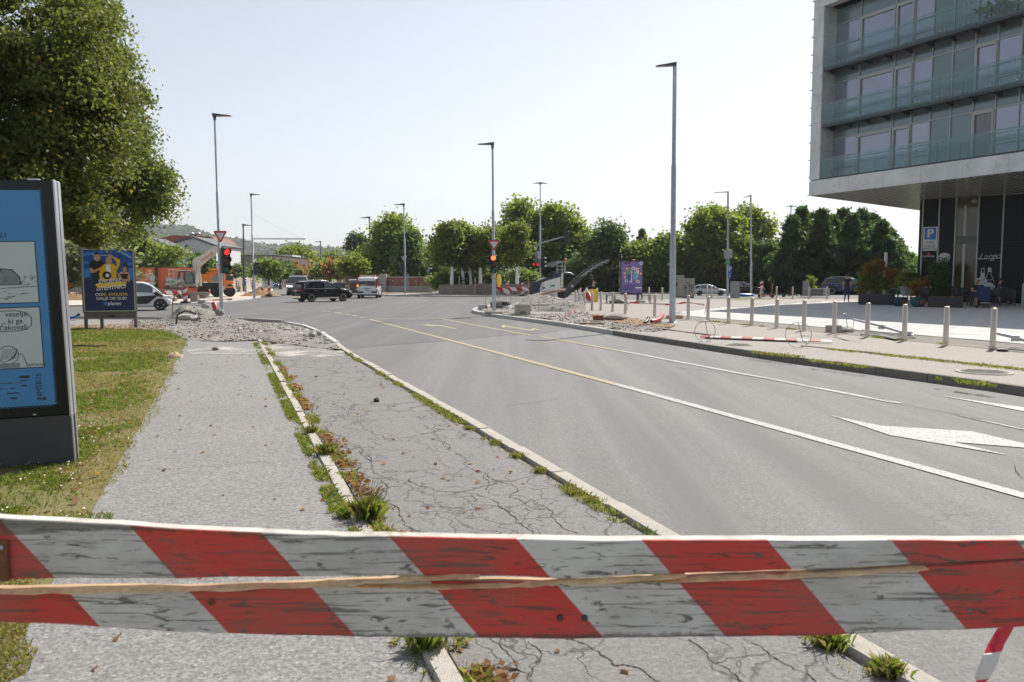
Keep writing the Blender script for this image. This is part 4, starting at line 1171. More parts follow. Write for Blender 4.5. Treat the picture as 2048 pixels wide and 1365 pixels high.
for fi,(za,zb)in enumerate(FLZ):
 bal=MB()
 if fi>0:
  bbox(bal,FRW+.02,SW,0.10,WD-.06,za-.10,za-.02)
  bbox(bal,FRW+.02,SW,0.06,0.16,za-.20,za+.04)
 else:
  bbox(bal,FRW+.02,SW,0.10,WD-.06,za-.035,za-.005)
  bbox(bal,FRW+.02,SW,0.05,0.10,za-.03,za+.05)
 bo=bal.build("balcony","slab_edge",bld,BC)
 ps=1.24;n_=int((SW-FRW)/ps)
 for k in range(n_):
  a=FRW+.05+k*ps;c=a+ps-.03
  b=MB();bbox(b,a,c,0.02,0.035,za+.03-(0.12 if fi else 0),za+1.16)
  b.build("glass_panel","rail_glass",bo,BC)
  if fi:
   b=MB();s_=a+.1
   b.extrude([B(s_,.16,za-.2),B(s_,WD-.1,za-.2+.1),B(s_,WD-.1,za-.32),B(s_,.75,za-.36)],D1*.05,0);b.build("bracket","slab_edge",bo,BC)
 b=MB()
 for k in range(n_):
  for q in(.10,ps-.13):
   for zz in(za+.10,za+.98):
    b.ell(B(FRW+.05+k*ps+q,0.012,zz),(.028,.028,.028),0,6,4)
 b.build("glass_clamps","chrome",bo,BC)['kind']='stuff'
 b=MB();b.tube([B(FRW+.05,.055,za+0.98),B(SW,.055,za+0.98)],.018,6);b.build("handrail","mullion",bo,BC)
def pot_plant(s,z,label,mat="leaf_bush"):
 o=B(s,.5,z);t=thing("potted_plant",label,"potted plant",o)
 b=MB();b.lathe([(.10,0),(.16,.28),(.17,.28),(.14,.25),(0,.25)],12);b.build("pot","rust",t)
 c=rng.normal(size=(160,3))*np.array([.2,.2,.13])+np.array([0,0,.55]);leaf_cloud("foliage",c,.13,[mat],t)
pot_plant(s_at(1950,.5),13.74,"potted plant behind the glass of the top balcony")
pot_plant(s_at(1978,.5),13.74,"trailing plant next to the pot on the top balcony","leaf_walnut")
# ---- ground floor: dark panelled cafe front under the overhang
WA=Vector(((1834-1024)/1605.0*50.3,50.3,0));WB=Vector((0.638*46.2,46.2,0))
DW=(WB-WA).normalized();NW=Vector((DW.y,-DW.x,0))
if NW.dot(-WA)<0:NW=-NW
def w_at(px):
 k=(px-1024)/1605.0
 return(k*WA.y-WA.x)/(DW.x-k*DW.y)
def WP(s,d,z):return WA+DW*s+NW*d+Vector((0,0,z))
cafe=thing("cafe","dark panelled cafe front with light mullions under the overhang","cafe",WA)
def wbox(b,s0,s1,d0,d1,z0,z1,m=0):
 b.extrude([WP(s0,d0,z0),WP(s1,d0,z0),WP(s1,d1,z0),WP(s0,d1,z0)],(0,0,z1-z0),m)
mpx=[1834,1841,1873.5,1906.5,1952,2001,2050,2110,2180]
ms_=[w_at(p)for p in mpx]
ZT=Z0-0.02
b=MB();wbox(b,0,12.5,-.3,-.06,0,ZT);b.build("wall","dark_joint",cafe,WA)
b=MB();b.extrude([WP(0,-.3,0),WP(0,-.06,0),WP(0,-.06,0)-NW*12,WP(.2,-.06,0)-NW*12],(0,0,ZT),0);b.build("side_wall","dark_panel",cafe,WA)
for i,(a,c)in enumerate(zip(ms_[:-1],ms_[1:])):
 if i==3:
  b=MB();wbox(b,a,c,-.058,-.03,ZR,ZT);wd=b.build("glazed_bay","brown_glass",cafe,WA)
  b=MB();wbox(b,a+.02,c-.02,-.028,.015,3.66,4.12);b.build("transom","olive_band",wd,WA)
  b=MB();wbox(b,a+.45,a+.58,-.028,.0,ZR,ZT-.5);b.build("door_frame","mullion",wd,WA)
 else:
  for z0,z1 in((ZR,3.7),(3.712,ZT)):
   b=MB();wbox(b,a+.004,c-.004,-.058,rnd.uniform(-.002,.002),z0,z1);b.build("wall_panel","dark_panel",cafe,WA)
 b=MB();wbox(b,c-.035,c+.035,-.03,.05,ZR,ZT-.01);b.build("mullion","mullion",cafe,WA)
b=MB();b.ell(WP(w_at(1944),.12,6.15),(.2,.14,.14));b.build("lamp","mullion",cafe,WA)
M("sign_white",(0.62,0.63,0.64),0.5,var=0.03)
M("print_white",(0.50,0.50,0.51),0.6,var=0.02)
M("print_red",(0.50,0.04,0.04),0.6,var=0.02)
def zpx(py,Y):return P(1024,py,Y).z
yW=lambda px:(WA+DW*w_at(px)).y
a,c=w_at(1843.5),w_at(1871.5);zt,zb_=zpx(454.5,yW(1857)),zpx(502,yW(1857))
sg=thing("parking_sign","white board with blue parking square on the first dark panel of the cafe","sign",WP((a+c)/2,.02,(zt+zb_)/2))
b=MB();wbox(b,a,c,.012,.045,zb_,zt);b.build("board","sign_white",sg,sg.location)
f=Flat(WP((a+c)/2,.047,zb_),DW,(0,0,1),.002);hw=(c-a)/2;H_=zt-zb_
f.rect(-hw*.82,H_*.47,hw*.82,H_*.965,"blue_sign",1);f.text("P",0,H_*.715,H_*.5,"sign_white",2,.03)
f.text("30 MIN",0,H_*.36,H_*.105,"ink",1,.015);f.rect(-hw*.85,H_*.275,hw*.85,H_*.282,"ink",1)
f.text("PARKING",0,H_*.19,H_*.10,"ink",1,.015);f.text("BREZPLAČNO",0,H_*.085,H_*.10,"ink",1,.015,sx=.93)
f.build("lettering",sg,sg.location)
f=Flat(WP(0,.006,0),DW,(0,0,1),.002)
s_=w_at(1855);z_=zpx(508.5,yW(1855));r_=.13
f.poly([(s_+(r_ if i%2==0 else r_*.42)*math.sin(i*math.pi/5),z_+(r_ if i%2==0 else r_*.42)*math.cos(i*math.pi/5))for i in range(10)],"print_red",1)
f.text("Heineken",s_,zpx(512.8,yW(1855)),.19,"print_white",1,.01);f.build("beer_sign",cafe,WA);f=Flat(WP(0,.006,0),DW,(0,0,1),.002)
s_=w_at(1886.5);z_=zpx(518,yW(1886))
f.poly([(s_+x*.37,z_+y*.37)for x,y in[(-.95,-.25),(-.9,.45),(-.45,.95),(.15,.98),(.75,.8),(.98,.3),(.8,-.2),(.3,-.75),(-.2,-1.0),(-.65,-.8)]],"print_white",1)
f.text("Cockta",s_,z_+.02,.27,"ink",2,.012,.35,rot=.28);f.build("drink_sign",cafe,WA);f=Flat(WP(0,.006,0),DW,(0,0,1),.002)
s_=w_at(1976);z_=zpx(513.5,yW(1976))
f.text("Largo",s_,z_,.52,"print_white",1,-.004,.55,rot=.05);f.line([(s_-.62,z_-.13),(s_+.6,z_-.10)],.02,"print_white",1);f.build("cafe_lettering",cafe,WA);f=Flat(WP(0,.006,0),DW,(0,0,1),.002)
s_=w_at(1965);zb2,zt2=zpx(580,yW(1965)),zpx(536.5,yW(1965));hh=zt2-zb2
bt=[(-.24,0),(-.24,.42),(-.11,.60),(-.085,.97),(-.06,1.0),(.06,1.0),(.085,.97),(.11,.60),(.24,.42),(.24,0)]
f.poly([(s_+x*1.05,zb2+y*hh)for x,y in bt],"print_white",1);f.rect(s_-.06,zb2+hh*.78,s_+.06,zb2+hh*.97,"ink",2)
s2=w_at(1978.5)
for sg_ in(-1,1):f.line([(s2+sg_*x,zb2+y*hh)for x,y in[(.26,.36),(.20,.52),(.10,.66),(.08,.98)]],.028,"print_white",1)
f.rect(s2-.075,zb2+hh*.82,s2+.075,zb2+hh*1.02,"print_white",1)
for q in(s_,s2):f.line([(q+.16*math.sin(t),zb2+hh*.52-.10*math.cos(t))for t in(-1.4,-.7,0,.7,1.4)],.03,"ink" if q==s_ else "print_white",3)
f.poly([(s2+.0+x*.34,zb2+.12+y*.34)for x,y in[(-.95,-.25),(-.8,.45),(-.35,.9),(.15,.98),(.65,.7),(.95,.3),(.98,-.4),(-.9,-.5)]],"print_white",2)
f.text("Cockta",s2+.0,zb2+.10,.2,"ink",3,.01,.35,rot=.1)
f.build("bottle_print",cafe,WA)
# ---- houses beyond the crossing on the far left
M("render_grey",(0.44,0.44,0.43),0.8,var=0.06,vs=0.6)
M("render_white",(0.62,0.62,0.63),0.8,var=0.05,vs=0.6)
M("roof_dark",(0.10,0.105,0.115),0.7,var=0.15)
M("roof_red",(0.22,0.075,0.05),0.8,var=0.2,vs=2)
M("house_window",(0.03,0.04,0.05),0.1,spec=0.8)
def brick_mat(name,c1,c2,sc):
 n=N(name);v=n.coord();br=n.n("ShaderNodeTexBrick");br.inputs["Scale"].default_value=sc
 br.inputs["Color1"].default_value=c1+(1,);br.inputs["Color2"].default_value=c2+(1,);br.inputs["Mortar"].default_value=(.3,.28,.25,1);br.inputs["Mortar Size"].default_value=.012
 n.l(v,br.inputs["Vector"]);c=n.mix(n.ramp(n.noise(v,.9,4),[(.35,0.),(.7,.5)]),br.outputs["Color"],[x*.7 for x in c1]);n.col(c);MATS[name]=n.set(.85)
brick_mat("brown_brick",(.105,.075,.066),(.13,.09,.08),3.0)
brick_mat("red_brick",(.30,.10,.065),(.36,.13,.085),3.0)
def box_px(b,x0,x1,ytop,Y,depth,m=0,zb=0.0,ybot=None):
 a,c=P(x0,555,Y),P(x1,555,Y);z1=P(x0,ytop,Y).z
 z0=zb if ybot is None else P(x0,ybot,Y).z
 b.mm(a.x,Y,z0,c.x,Y+depth,z1,m);return a.x,c.x,z0,z1
def wpart(name,mat,parent,fn):
 b=MB();fn(b);return b.build(name,mat,parent,parent.location)
hY=100
gh=thing("gabled_house","pale house with dark gabled roof and red roof behind it, over the excavator","house",P(370,555,hY)*1.0);gh.location.z=0
def gable(x0,x1,xr,ye,yr,Y,depth,matw,matr,z0=0.0,over=.3):
 a,c,r_=P(x0,ye,Y),P(x1,ye,Y),P(xr,yr,Y)
 wpart("wall",matw,gh,lambda b:b.extrude([Vector((a.x,Y,z0)),Vector((c.x,Y,z0)),Vector((c.x,Y,c.z)),Vector((r_.x,Y,r_.z)),Vector((a.x,Y,a.z))],(0,depth,0)))
 for q in(a,c):
  d=(q-r_);d=d*(1+.05);n_=Vector((-d.z,0,d.x)).normalized();n_=n_ if n_.z>0 else-n_
  p0=Vector((r_.x,Y-over,r_.z))+n_*.03;p1=Vector((r_.x+d.x,Y-over,r_.z+d.z))+n_*.03
  wpart("roof",matr,gh,lambda b:b.extrude([p0,p1,p1+n_*.22,p0+n_*.22],(0,depth+2*over,0)))
gable(325,432,386,494,477,hY,9,"render_white","roof_dark")
wall2=[(304,477.5),(392,516),(392,575),(304,575)]
wpart("gable_wall","render_grey",gh,lambda b:b.extrude([P(x,y,hY-5)for x,y in wall2],(0,3.5,0)))
wpart("roof_verge","roof_dark",gh,lambda b:b.extrude([P(x,y,hY-5.1)for x,y in[(303,476.2),(393,515.2),(393,517.4),(303,478.4)]],(0,3.8,0)))
wpart("red_roof","roof_red",gh,lambda b:b.extrude([P(x,y,hY+9)for x,y in[(312,479),(345,471),(421,473.5),(440,486),(440,500),(312,500)]],(0,7,0)))
ch=wpart("chimney","roof_red",gh,lambda b:box_px(b,392,401,469,hY+10,1.0,ybot=482))
for px in(383,396):
 wpart("chimney_cap","galvanised",gh,lambda b:b.ell(P(px,468,hY+9.6),(.42,.42,.22),0,10,5))
 wpart("chimney_pipe","render_white",gh,lambda b:b.tube([P(px,480,hY+9.6),P(px,468,hY+9.6)],.25,8))
for x0,x1 in((354.5,361.5),(371,378.5)):
 wf=wpart("window","roof_dark",gh,lambda b:box_px(b,x0,x1,490,hY-.06,.08,ybot=503))
 wpart("pane","house_window",wf,lambda b:box_px(b,x0+1.2,x1-.8,491,hY-.09,.05,ybot=502)).location=(0,0,0)
wf=wpart("window","roof_dark",gh,lambda b:box_px(b,312,318,492,hY-5.06,.08,ybot=500))
bb=thing("brick_building","low flat brown brick building behind the street lamp","building",Vector((P(480,555,125).x,125,0)))
wpart("wall","brown_brick",bb,lambda b:box_px(b,455,551,511,125,20))
wpart("side_wall","brown_brick",bb,lambda b:b.extrude([P(455,555,125)*1,P(472,555,118)*1,P(472,511,118)*1,P(455,511,125)*1],(0,.4,0)))
wpart("roof_edge","roof_dark",bb,lambda b:box_px(b,454.5,551.5,510,124.8,20.4,ybot=511.2))
wf2=thing("white_frame_building","modern building with a thin white frame beside the yellow green willow","building",Vector((P(560,555,150).x,150,0)))
wpart("frame_top","render_white",wf2,lambda b:box_px(b,545,586,510.5,150,6,ybot=512))
wpart("frame_post","render_white",wf2,lambda b:box_px(b,584,586,512,150,6))
wpart("wall","render_white",wf2,lambda b:box_px(b,570,583,523,152,8))
wpart("dark_wall","roof_dark",wf2,lambda b:box_px(b,545,570,524,153,8))
h3=thing("flat_roofed_house","pale flat roofed house with wooden terrace behind the street maples","house",Vector((P(700,555,165).x,165,0)))
wpart("wall","render_white",h3,lambda b:box_px(b,686,725,511,165,12))
wpart("roof","render_grey",h3,lambda b:box_px(b,676,728,507,164,14,ybot=511))
wpart("terrace","wood_grey",h3,lambda b:[box_px(b,677+i*4,678+i*4,512,164.5,.3)for i in range(4)])
wpart("window","house_window",h3,lambda b:box_px(b,710,722,514,164.9,.2,ybot=524))
h4=thing("red_roofed_house","pale house with red roof above the far end of the brick wall","house",Vector((P(862,555,130).x,130,0)))
wpart("wall","render_white",h4,lambda b:box_px(b,843,880,508,130,9))
wpart("roof","roof_red",h4,lambda b:b.extrude([P(x,y,129.6)for x,y in[(841,509),(845,499.5),(876,498.5),(884,509)]],(0,10,0)))
wf=wpart("window","roof_dark",h4,lambda b:box_px(b,845,857,508.5,129.9,.15,ybot=516))
h5=thing("distant_house","small far roof seen between the hedge end and the cafe","house",Vector((P(1815,555,170).x,170,0)))
wpart("wall","render_white",h5,lambda b:box_px(b,1793,1830,513,170,9));wpart("roof","roof_red",h5,lambda b:b.extrude([P(x,y,169.6)for x,y in[(1791,513),(1797,508.5),(1828,508.5),(1833,513)]],(0,10,0)))
# ---- red brick garden walls with small openings
def brick_wall(name,label,x0,x1,Y0,Y1,ytop,ybot,openings):
 a,c=P(x0,555,Y0),P(x1,555,Y1);a.z=c.z=0
 za,zb=P(x0,ytop,Y0).z,P(x0,ybot,Y0).z
 t=thing(name,label,"wall",a);d=(c-a).normalized();n_=Vector((-d.y,d.x,0));L=(c-a).length
 if n_.y<0:n_=-n_
 b=MB();b.extrude([a,c,c+n_*.35,a+n_*.35],(0,0,za));b.build("brickwork","red_brick",t,a)
 b=MB();b.extrude([a-n_*.05,c-n_*.05,c+n_*.4,a+n_*.4],(0,0,.10));b.build("coping","render_grey",t,(a.x,a.y,-za))
 b=MB();b.extrude([a-n_*.06,c-n_*.06,c+n_*.0,a+n_*.0],(0,0,zb));b.build("plinth","kerb_concrete",t,a)
 for px in openings:
  k=(px-x0)/(x1-x0);p=a+d*L*k;z0,z1=za*.40,za*.82;mm_=mpp(Y0)
  b=MB();b.extrude([p-d*1.6*mm_-n_*.03,p+d*1.6*mm_-n_*.03,p+d*1.6*mm_+n_*.0,p-d*1.6*mm_+n_*.0],(0,0,z1-z0))
  w=b.build("opening_frame","render_grey",t,(a.x,a.y,-z0));
  b=MB();b.extrude([p-d*.9*mm_-n_*.05,p+d*.9*mm_-n_*.05,p+d*.9*mm_-n_*.02,p-d*.9*mm_-n_*.02],(0,0,z1-z0-.3));b.build("opening","dark_joint",w,(a.x,a.y,-z0-.15))
brick_wall("brick_wall","red brick garden wall with narrow openings behind the white van",766,862,84,82,555.5,572.5,[771,786,806,832,852])
brick_wall("brick_wall","red brick wall behind the street maples, further down the street",692,766,118,84,554,574,[])
b=MB();q=P(766,555,83.6);
gp=thing("gate_pillar","grey concrete pillar between the two brick walls","pillar",Vector((q.x,q.y,0)));b.mm(-.35,-.3,0,.35,.4,P(766,552,84).z+.2,0,.03);b.build("shaft","kerb_concrete",gp)
# ---- plank fence by the dug-up pavement
fn=thing("plank_fence","grey concrete and red plank fence beyond the orange truck","fence",P(440,555,86));fn.location.z=0
M("plank_red",(0.30,0.13,0.09),.8,var=.2)
def fence_run(x0,x1,Y0,Y1,ytop):
 a,c=P(x0,555,Y0),P(x1,555,Y1);a.z=c.z=0;z1=P(x0,ytop,Y0).z;d=c-a;n=26
 b0=MB();
 b0.extrude([a,c,c+Vector((0,.2,0)),a+Vector((0,.2,0))],(0,0,.45));b0.build("base","kerb_concrete",fn,fn.location)
 for i in range(n):
  p=a+d*(i/n);q=a+d*((i+.82)/n);b=MB();post=i%6==0
  b.extrude([p-Vector((0,.06 if post else .02,0)),q-Vector((0,.06 if post else .02,0)),q+Vector((0,.08,0)),p+Vector((0,.08,0))],(0,0,z1+(.12 if post else 0)))
  b.build("post" if post else "plank","kerb_concrete" if post or i%3 else "plank_red",fn,fn.location)
fence_run(462,523,82,104,556)
M("container_white",(.55,.56,.57),.6)
cw=thing("garden_wall","long pale wall at the end of the plank fence","wall",P(540,555,110));cw.location.z=0
wpart("wall","container_white",cw,lambda b:box_px(b,522,545,555.5,110,.5))
df=thing("timber_fence","dark timber fence behind the orange machine","fence",P(145,555,72));df.location.z=0
for i in range(16):
 wpart("plank","wood_grey" if i%4==1 else "roof_dark",df,lambda b:box_px(b,60+i*7,66.4+i*7,560.5+rnd.uniform(-.4,.4),72,.06))
bd=thing("bed_edging","weathered low plank edging round the planting bed","fence",P(930,555,71));bd.location.z=0
for x0,x1,y0,y1 in[(877,917,569.5,578),(918,950,570,577.5),(951,990,567.5,576.5),(991,1040,568.5,577),(1041,1060,568.5,576)]:
 wpart("plank","wood_grey",bd,lambda b:box_px(b,x0,x1,y0,71+rnd.uniform(0,.3),.06,zb=ZF))
for px,yt in((918,552),(950,556),(967,562),(1057,556)):
 wpart("stake","wood_raw" if px in(950,1057)else "wood_grey",bd,lambda b:box_px(b,px-1.2,px+1.2,yt,70.7,.12,zb=ZF))
 # ================================================================== STREET FURNITURE
ORD=["first","second","third","fourth","fifth","sixth","seventh","eighth","ninth","tenth","eleventh","twelfth","thirteenth","fourteenth","fifteenth","sixteenth","seventeenth","eighteenth","nineteenth","twentieth"]
def stripe_mat(name,period,slope,duty=0.5,off=0.0,c1=(.55,.035,.03),c2=(.74,.74,.73),wear=0.0,axis=("X","Z")):
 n=N(name)
 tc=n.n("ShaderNodeTexCoord");sp=n.n("ShaderNodeSeparateXYZ");n.l(tc.outputs["Object"],sp.inputs[0])
 s=n.math('ADD',sp.outputs[axis[0]],n.math('MULTIPLY',sp.outputs[axis[1]],slope))
 f=n.math('FRACT',n.math('DIVIDE',n.math('SUBTRACT',s,off),period))
 k=n.math('LESS_THAN',f,duty)
 v=n.coord()
 a=n.mix(n.ramp(n.noise(v,3.0,4),[(.3,0.),(.7,.35)]),c1,[x*.75 for x in c1])
 b_=n.mix(n.ramp(n.noise(v,4.0,4),[(.3,0.),(.7,.3)]),c2,[x*.8 for x in c2])
 c=n.mix(k,b_,a)
 rough=0.5
 if wear:
  g=n.noise(n.coord(scale=(2.2,1,60)),1.6,8.0,0.72,0.4)
  g2=n.noise(n.coord(scale=(5.0,1,34)),2.2,6.0,0.65,1.2)
  chip=n.noise(n.coord(scale=(1,1,1.6)),19.0,5.0,0.62)
  blot=n.noise(n.coord(scale=(1,1,2.2)),3.2,5.0,0.7)
  edge=n.noise(n.coord(loc=(3,1,2)),42.0,4.0,0.7)
  dark=(.075,.068,.055)
  c=n.mix(n.ramp(g,[(.545,0.),(.585,.75)]),c,[x*1.2 for x in dark])
  c=n.mix(n.ramp(g2,[(.585,0.),(.635,.85)]),c,dark)
  c=n.mix(n.ramp(chip,[(.625,0.),(.655,.8)]),c,[.12,.11,.095])
  c=n.mix(n.math('MULTIPLY',n.ramp(blot,[(.42,0.),(.72,.5)]),1.0),c,[.19,.18,.15])
  for z_,sg in((wear[0],1),(wear[1],-1)):
   d=n.math('MULTIPLY',n.math('SUBTRACT',sp.outputs["Z"],z_),sg)
   e=n.math('SUBTRACT',n.math('ADD',d,0.022),n.math('MULTIPLY',edge,0.030))
   c=n.mix(n.ramp(n.math('MULTIPLY',e,60.0),[(.1,0.),(.55,.7)]),c,dark)
  n.bump(n.math('SUBTRACT',n.math('MULTIPLY',g,-1.0),n.math('MULTIPLY',chip,.4)),.35,.004)
  rough=.62
 n.col(c);MATS[name]=n.set(rough,0,.4)
 # ---- the cracked striped board right before the camera
BY=1.72
kx=(P(1100,1150,BY)-P(1000,1150,BY)).x/100.0
zof=lambda py:P(1024,py,BY).z
x275,z1050=P(275,1050,BY).x,zof(1050)
stripe_mat("board_paint",497*kx,0.86,250/497.0,P(258,1050,BY).x+.86*z1050,c1=(.64,.065,.052),c2=(.66,.655,.635),wear=(zof(1060),zof(1270)))
barrier=thing("barrier_board","weathered red and white striped wooden barrier cracked along its length","barrier",(0,BY,0))
def prof(pts,x):
 for(a,ya),(c,yc)in zip(pts[:-1],pts[1:]):
  if x<=c:return ya+(yc-ya)*(x-a)/(c-a)
 return pts[-1][1]
def plank(name,top,bot,mat,y0=0.0,th=0.027,jt=1.0,x0=-220,x1=2270):
 b=MB();n=150;rf,rb=[],[]
 for i in range(n+1):
  x=x0+(x1-x0)*i/n
  t=prof(top,x)+jt*2.2*fbm(x,1,.006,3);o=prof(bot,x)+jt*1.6*fbm(x,5,.01,3)
  pf,pb=P(x,t,BY),P(x,o,BY)
  dy=.006*fbm(x,3,.004,2)
  zt,zb_=pf.z,pb.z;X=P(x,1150,BY).x
  rf.append([Vector((X,y0+dy,zb_)),Vector((X,y0+dy-.0015,zb_*.97+zt*.03)),Vector((X,y0+dy-.0015,zt*.985+zb_*.015)),Vector((X,y0+dy+.002,zt)),Vector((X,y0+dy+th,zt+.0005)),Vector((X,y0+dy+th,zb_))])
 n6=6
 pts=[p for r_ in rf for p in r_];fs=[];
 b.v=[tuple(p)for p in pts]
 for i in range(n):
  for j in range(n6):
   b.f.append((i*n6+j,(i+1)*n6+j,(i+1)*n6+(j+1)%n6,i*n6+(j+1)%n6));b.m.append(1 if j==3 else 0);b.sm.append(False)
 b.f.append(tuple(range(n6-1,-1,-1)));b.m.append(0);b.sm.append(False);b.f.append(tuple(n*n6+j for j in range(n6)));b.m.append(0);b.sm.append(False)
 return b.build(name,mat,barrier)
M("board_top",(.50,.47,.42),.8,var=.3,vs=14,dirt=((.2,.17,.13),9.0,.58))
TOPU=[(-300,1012),(0,1036),(450,1062),(700,1072),(1200,1080),(2048,1080),(2400,1078)]
BOTU=[(-300,1166),(0,1159),(700,1152),(1000,1152),(1130,1156),(1400,1146),(1700,1136),(2048,1117),(2400,1095)]
TOPL=[(-300,1185),(0,1181),(450,1177),(700,1165),(1000,1164),(1130,1168),(1400,1155),(1700,1143),(2048,1121),(2400,1098)]
BOTL=[(-300,1225),(0,1245),(450,1268),(800,1276),(1100,1278),(1600,1273),(2048,1255),(2400,1236)]
plank("upper_plank",TOPU,BOTU,["board_paint","board_top"])
plank("lower_plank",TOPL,BOTL,["board_paint","wood_raw"],.002)
M("wood_fresh",(.80,.56,.31),.7,var=.28,vs=30)
def splinter(pts,w,mat="wood_fresh",y=-.004):
 b=MB();rows=[];q=[]
 for(xa,ya),(xb,yb)in zip(pts[:-1],pts[1:]):q+=[(xa+(xb-xa)*t,ya+(yb-ya)*t+rnd.uniform(-1.2,1.2))for t in(0,.25,.5,.75)]
 pts=q+[pts[-1]]
 for i,(x,y_)in enumerate(pts):
  wv=w*(0.25 if i in(0,len(pts)-1)else rnd.uniform(.35,1.15))
  a,c=P(x,y_-wv/2,BY),P(x,y_+wv/2,BY);X=P(x,1150,BY).x
  rows.append([Vector((X,y-.014,c.z+.001)),Vector((X,y-.012,c.z*.6+a.z*.4)),Vector((X,y+.012,a.z)),Vector((X,y+.012,c.z))])
 b.loft(rows,0,True,False);b.build("splinter",mat,barrier)
splinter([(-200,1186),(0,1181),(150,1179),(300,1177),(450,1174),(600,1168),(680,1166)],7)
splinter([(560,1172),(660,1167),(760,1160),(860,1154),(960,1149)],5,y=-.007)
splinter([(640,1166),(760,1170),(860,1171),(960,1170),(1060,1167),(1120,1163),(1200,1161),(1300,1160),(1450,1155),(1600,1149),(1750,1141),(1850,1134)],5.5)
splinter([(1150,1163),(1220,1158),(1300,1154),(1370,1148)],5,y=-.006)
b=MB()
for px,py in((1120,1235),(1169,1235)):b.ell(P(px,py,BY)-Vector((0,BY+.003,0)),(.0055,.004,.0055),0,10,6)
for i in range(2):
 b2=MB();px,py=((1120,1235),(1169,1235))[i];q=P(px,py,BY);b2.lathe([(.007,0),(.007,.004),(.004,.007),(0,.0075)],10,0,(q.x,-.0015,q.z),Matrix.Rotation(math.pi/2,3,'X'));b2.build("bolt","dark_metal",barrier)
for px,py in((390,1083),(423,1204)):
 q=P(px,py,BY);b2=MB();b2.lathe([(.008,0),(.008,.003),(.005,.003),(.005,.001),(0,.001)],12,0,(q.x,-.001,q.z),Matrix.Rotation(math.pi/2,3,'X'));b2.build("nail_hole","rust",barrier)
a,c=P(-60,1079,BY),P(23,1160,BY)
b=MB();b.mm(a.x,-.012,c.z,c.x,-.003,a.z,0,.002);br=b.build("bracket","rust",barrier)
b=MB();q=P(10,1092,BY);b.ell((q.x,-.013,q.z),(.006,.004,.006),0,8,5);b.build("bracket_bolt","galvanised",br)
for px in(-190,2250):
 q=P(px,1150,BY);b=MB();b.mm(q.x-.05,.03,0,q.x+.03,.09,1.2,0,.004);b.build("post","wood_grey",barrier)
M("tape_white",(.70,.70,.71),.35,var=.05);M("tape_red",(.70,.035,.06),.35,var=.08)
def tape(name,label,pts,w,seg,twist=0.0,vertical=True,group=None):
 """barrier tape along PTS, one strip of red and white lengths"""
 t=MB();ps=[Vector(p)for p in pts];fine=resample(ps,seg/3.0)if(ps[-1]-ps[0]).length>seg else ps
 for i,(a,c)in enumerate(zip(fine[:-1],fine[1:])):
  d=(c-a).normalized();up=Vector((0,0,1))if vertical else Vector((d.y,-d.x,.15)).normalized()
  f0=.25+.75*abs(math.cos(twist*i));f1=.25+.75*abs(math.cos(twist*(i+1)))
  t.face([a-up*w/2*f0,c-up*w/2*f1,c+up*w/2*f1,a+up*w/2*f0],(i//3)%2)
 o=t.build(name,["tape_red","tape_white"]);return tag(o,label,"tape",group)
b=MB()
prev=None
for i,(x,y,w,t)in enumerate([(2012,1255,34,0),(2005,1268,36,0),(1992,1290,36,0),(1986,1306,36,0),(1984,1308,36,1),(1976,1330,38,1),(1966,1352,34,1),(1966,1360,26,1),(1958,1372,20,0),(1945,1410,24,0)]):
 row=[P(x-w/2,y+2,BY+.03+.012*math.sin(i*1.1)),P(x,y,BY+.022+.01*math.cos(i*.9)),P(x+w/2,y-3,BY+.03)]
 if prev:b.grid([prev[0],row],prev[1]if False else t,True)
 prev=(row,t)
tag(b.build("barrier_tape",["tape_red","tape_white"]),"loose end of red and white tape hanging from the underside of the striped board","tape")
# ---- blue advertising case
AXv=Vector((.851,.525,0)).normalized()
acp=G(150,929,ZL)
case=thing("advertising_case","big dark advertising case with blue comic poster standing in the clover lawn","advertisement",acp)
case.rotation_euler=(0,R(-1.5),R(16))
M("case_dark",(.006,.010,.012),.2,var=.1,spec=.3);M("case_grey",(.040,.046,.052),.5,var=.15,vs=2);M("trim_silver",(.50,.51,.54),.3,.7)
M("poster_blue",(.045,.22,.50),.3,var=.06,vs=2);M("poster_pale",(.47,.54,.56),.35,var=.04);M("poster_grey",(.20,.23,.24),.4)
M("poster_ink",(.02,.025,.03),.4,var=0)
zA,zB2,WA_=.44,2.43,1.32
b=MB();b.mm(-WA_,0,zA,-.018,.085,zB2,0,.006);b.build("case","case_dark",case)
b=MB();b.mm(-WA_,.115,zA,-.018,.20,zB2,0,.006);b.build("rear_case","case_dark",case)
for y0 in(.004,.118):
 b=MB();b.mm(-.017,y0,zA-.02,0.0,y0+.075,zB2+.003,0,.004);b.build("edge_trim","trim_silver",case)
b=MB();b.mm(-WA_,.09,.05,-.02,.112,zB2-.02);b.build("core","dark_joint",case)
b=MB();b.mm(-WA_,.025,-.05,-.012,.175,zA-.006,0,.004);b.build("base","case_grey",case)
b=MB();b.mm(-.011,.03,-.05,-.002,.06,zA-.01);b.mm(-.011,.14,-.05,-.002,.17,zA-.01);b.build("base_trim","trim_silver",case)
b=MB();b.mm(-.20,.005,zB2+.001,-.12,.08,zB2+.012);b.build("lock","trim_silver",case)
f=Flat((0,-.002,0),(1,0,0),(0,0,1),.0012)
f.rect(-1.20,.535,-.115,2.345,"poster_blue",1)
for i in range(60):
 z=.54+i*.0305
 for j in range(3):f.ellipse(-.112+j*.007,z+(j%2)*.015,.0045-j*.001,.0065-j*.0015,"poster_blue",1,6)
for i in range(36):
 for j in range(2):f.ellipse(-1.2+i*.030+(j%2)*.015,.531-j*.008,.006-j*.002,.005-j*.001,"poster_blue",1,6)
xr=-.175
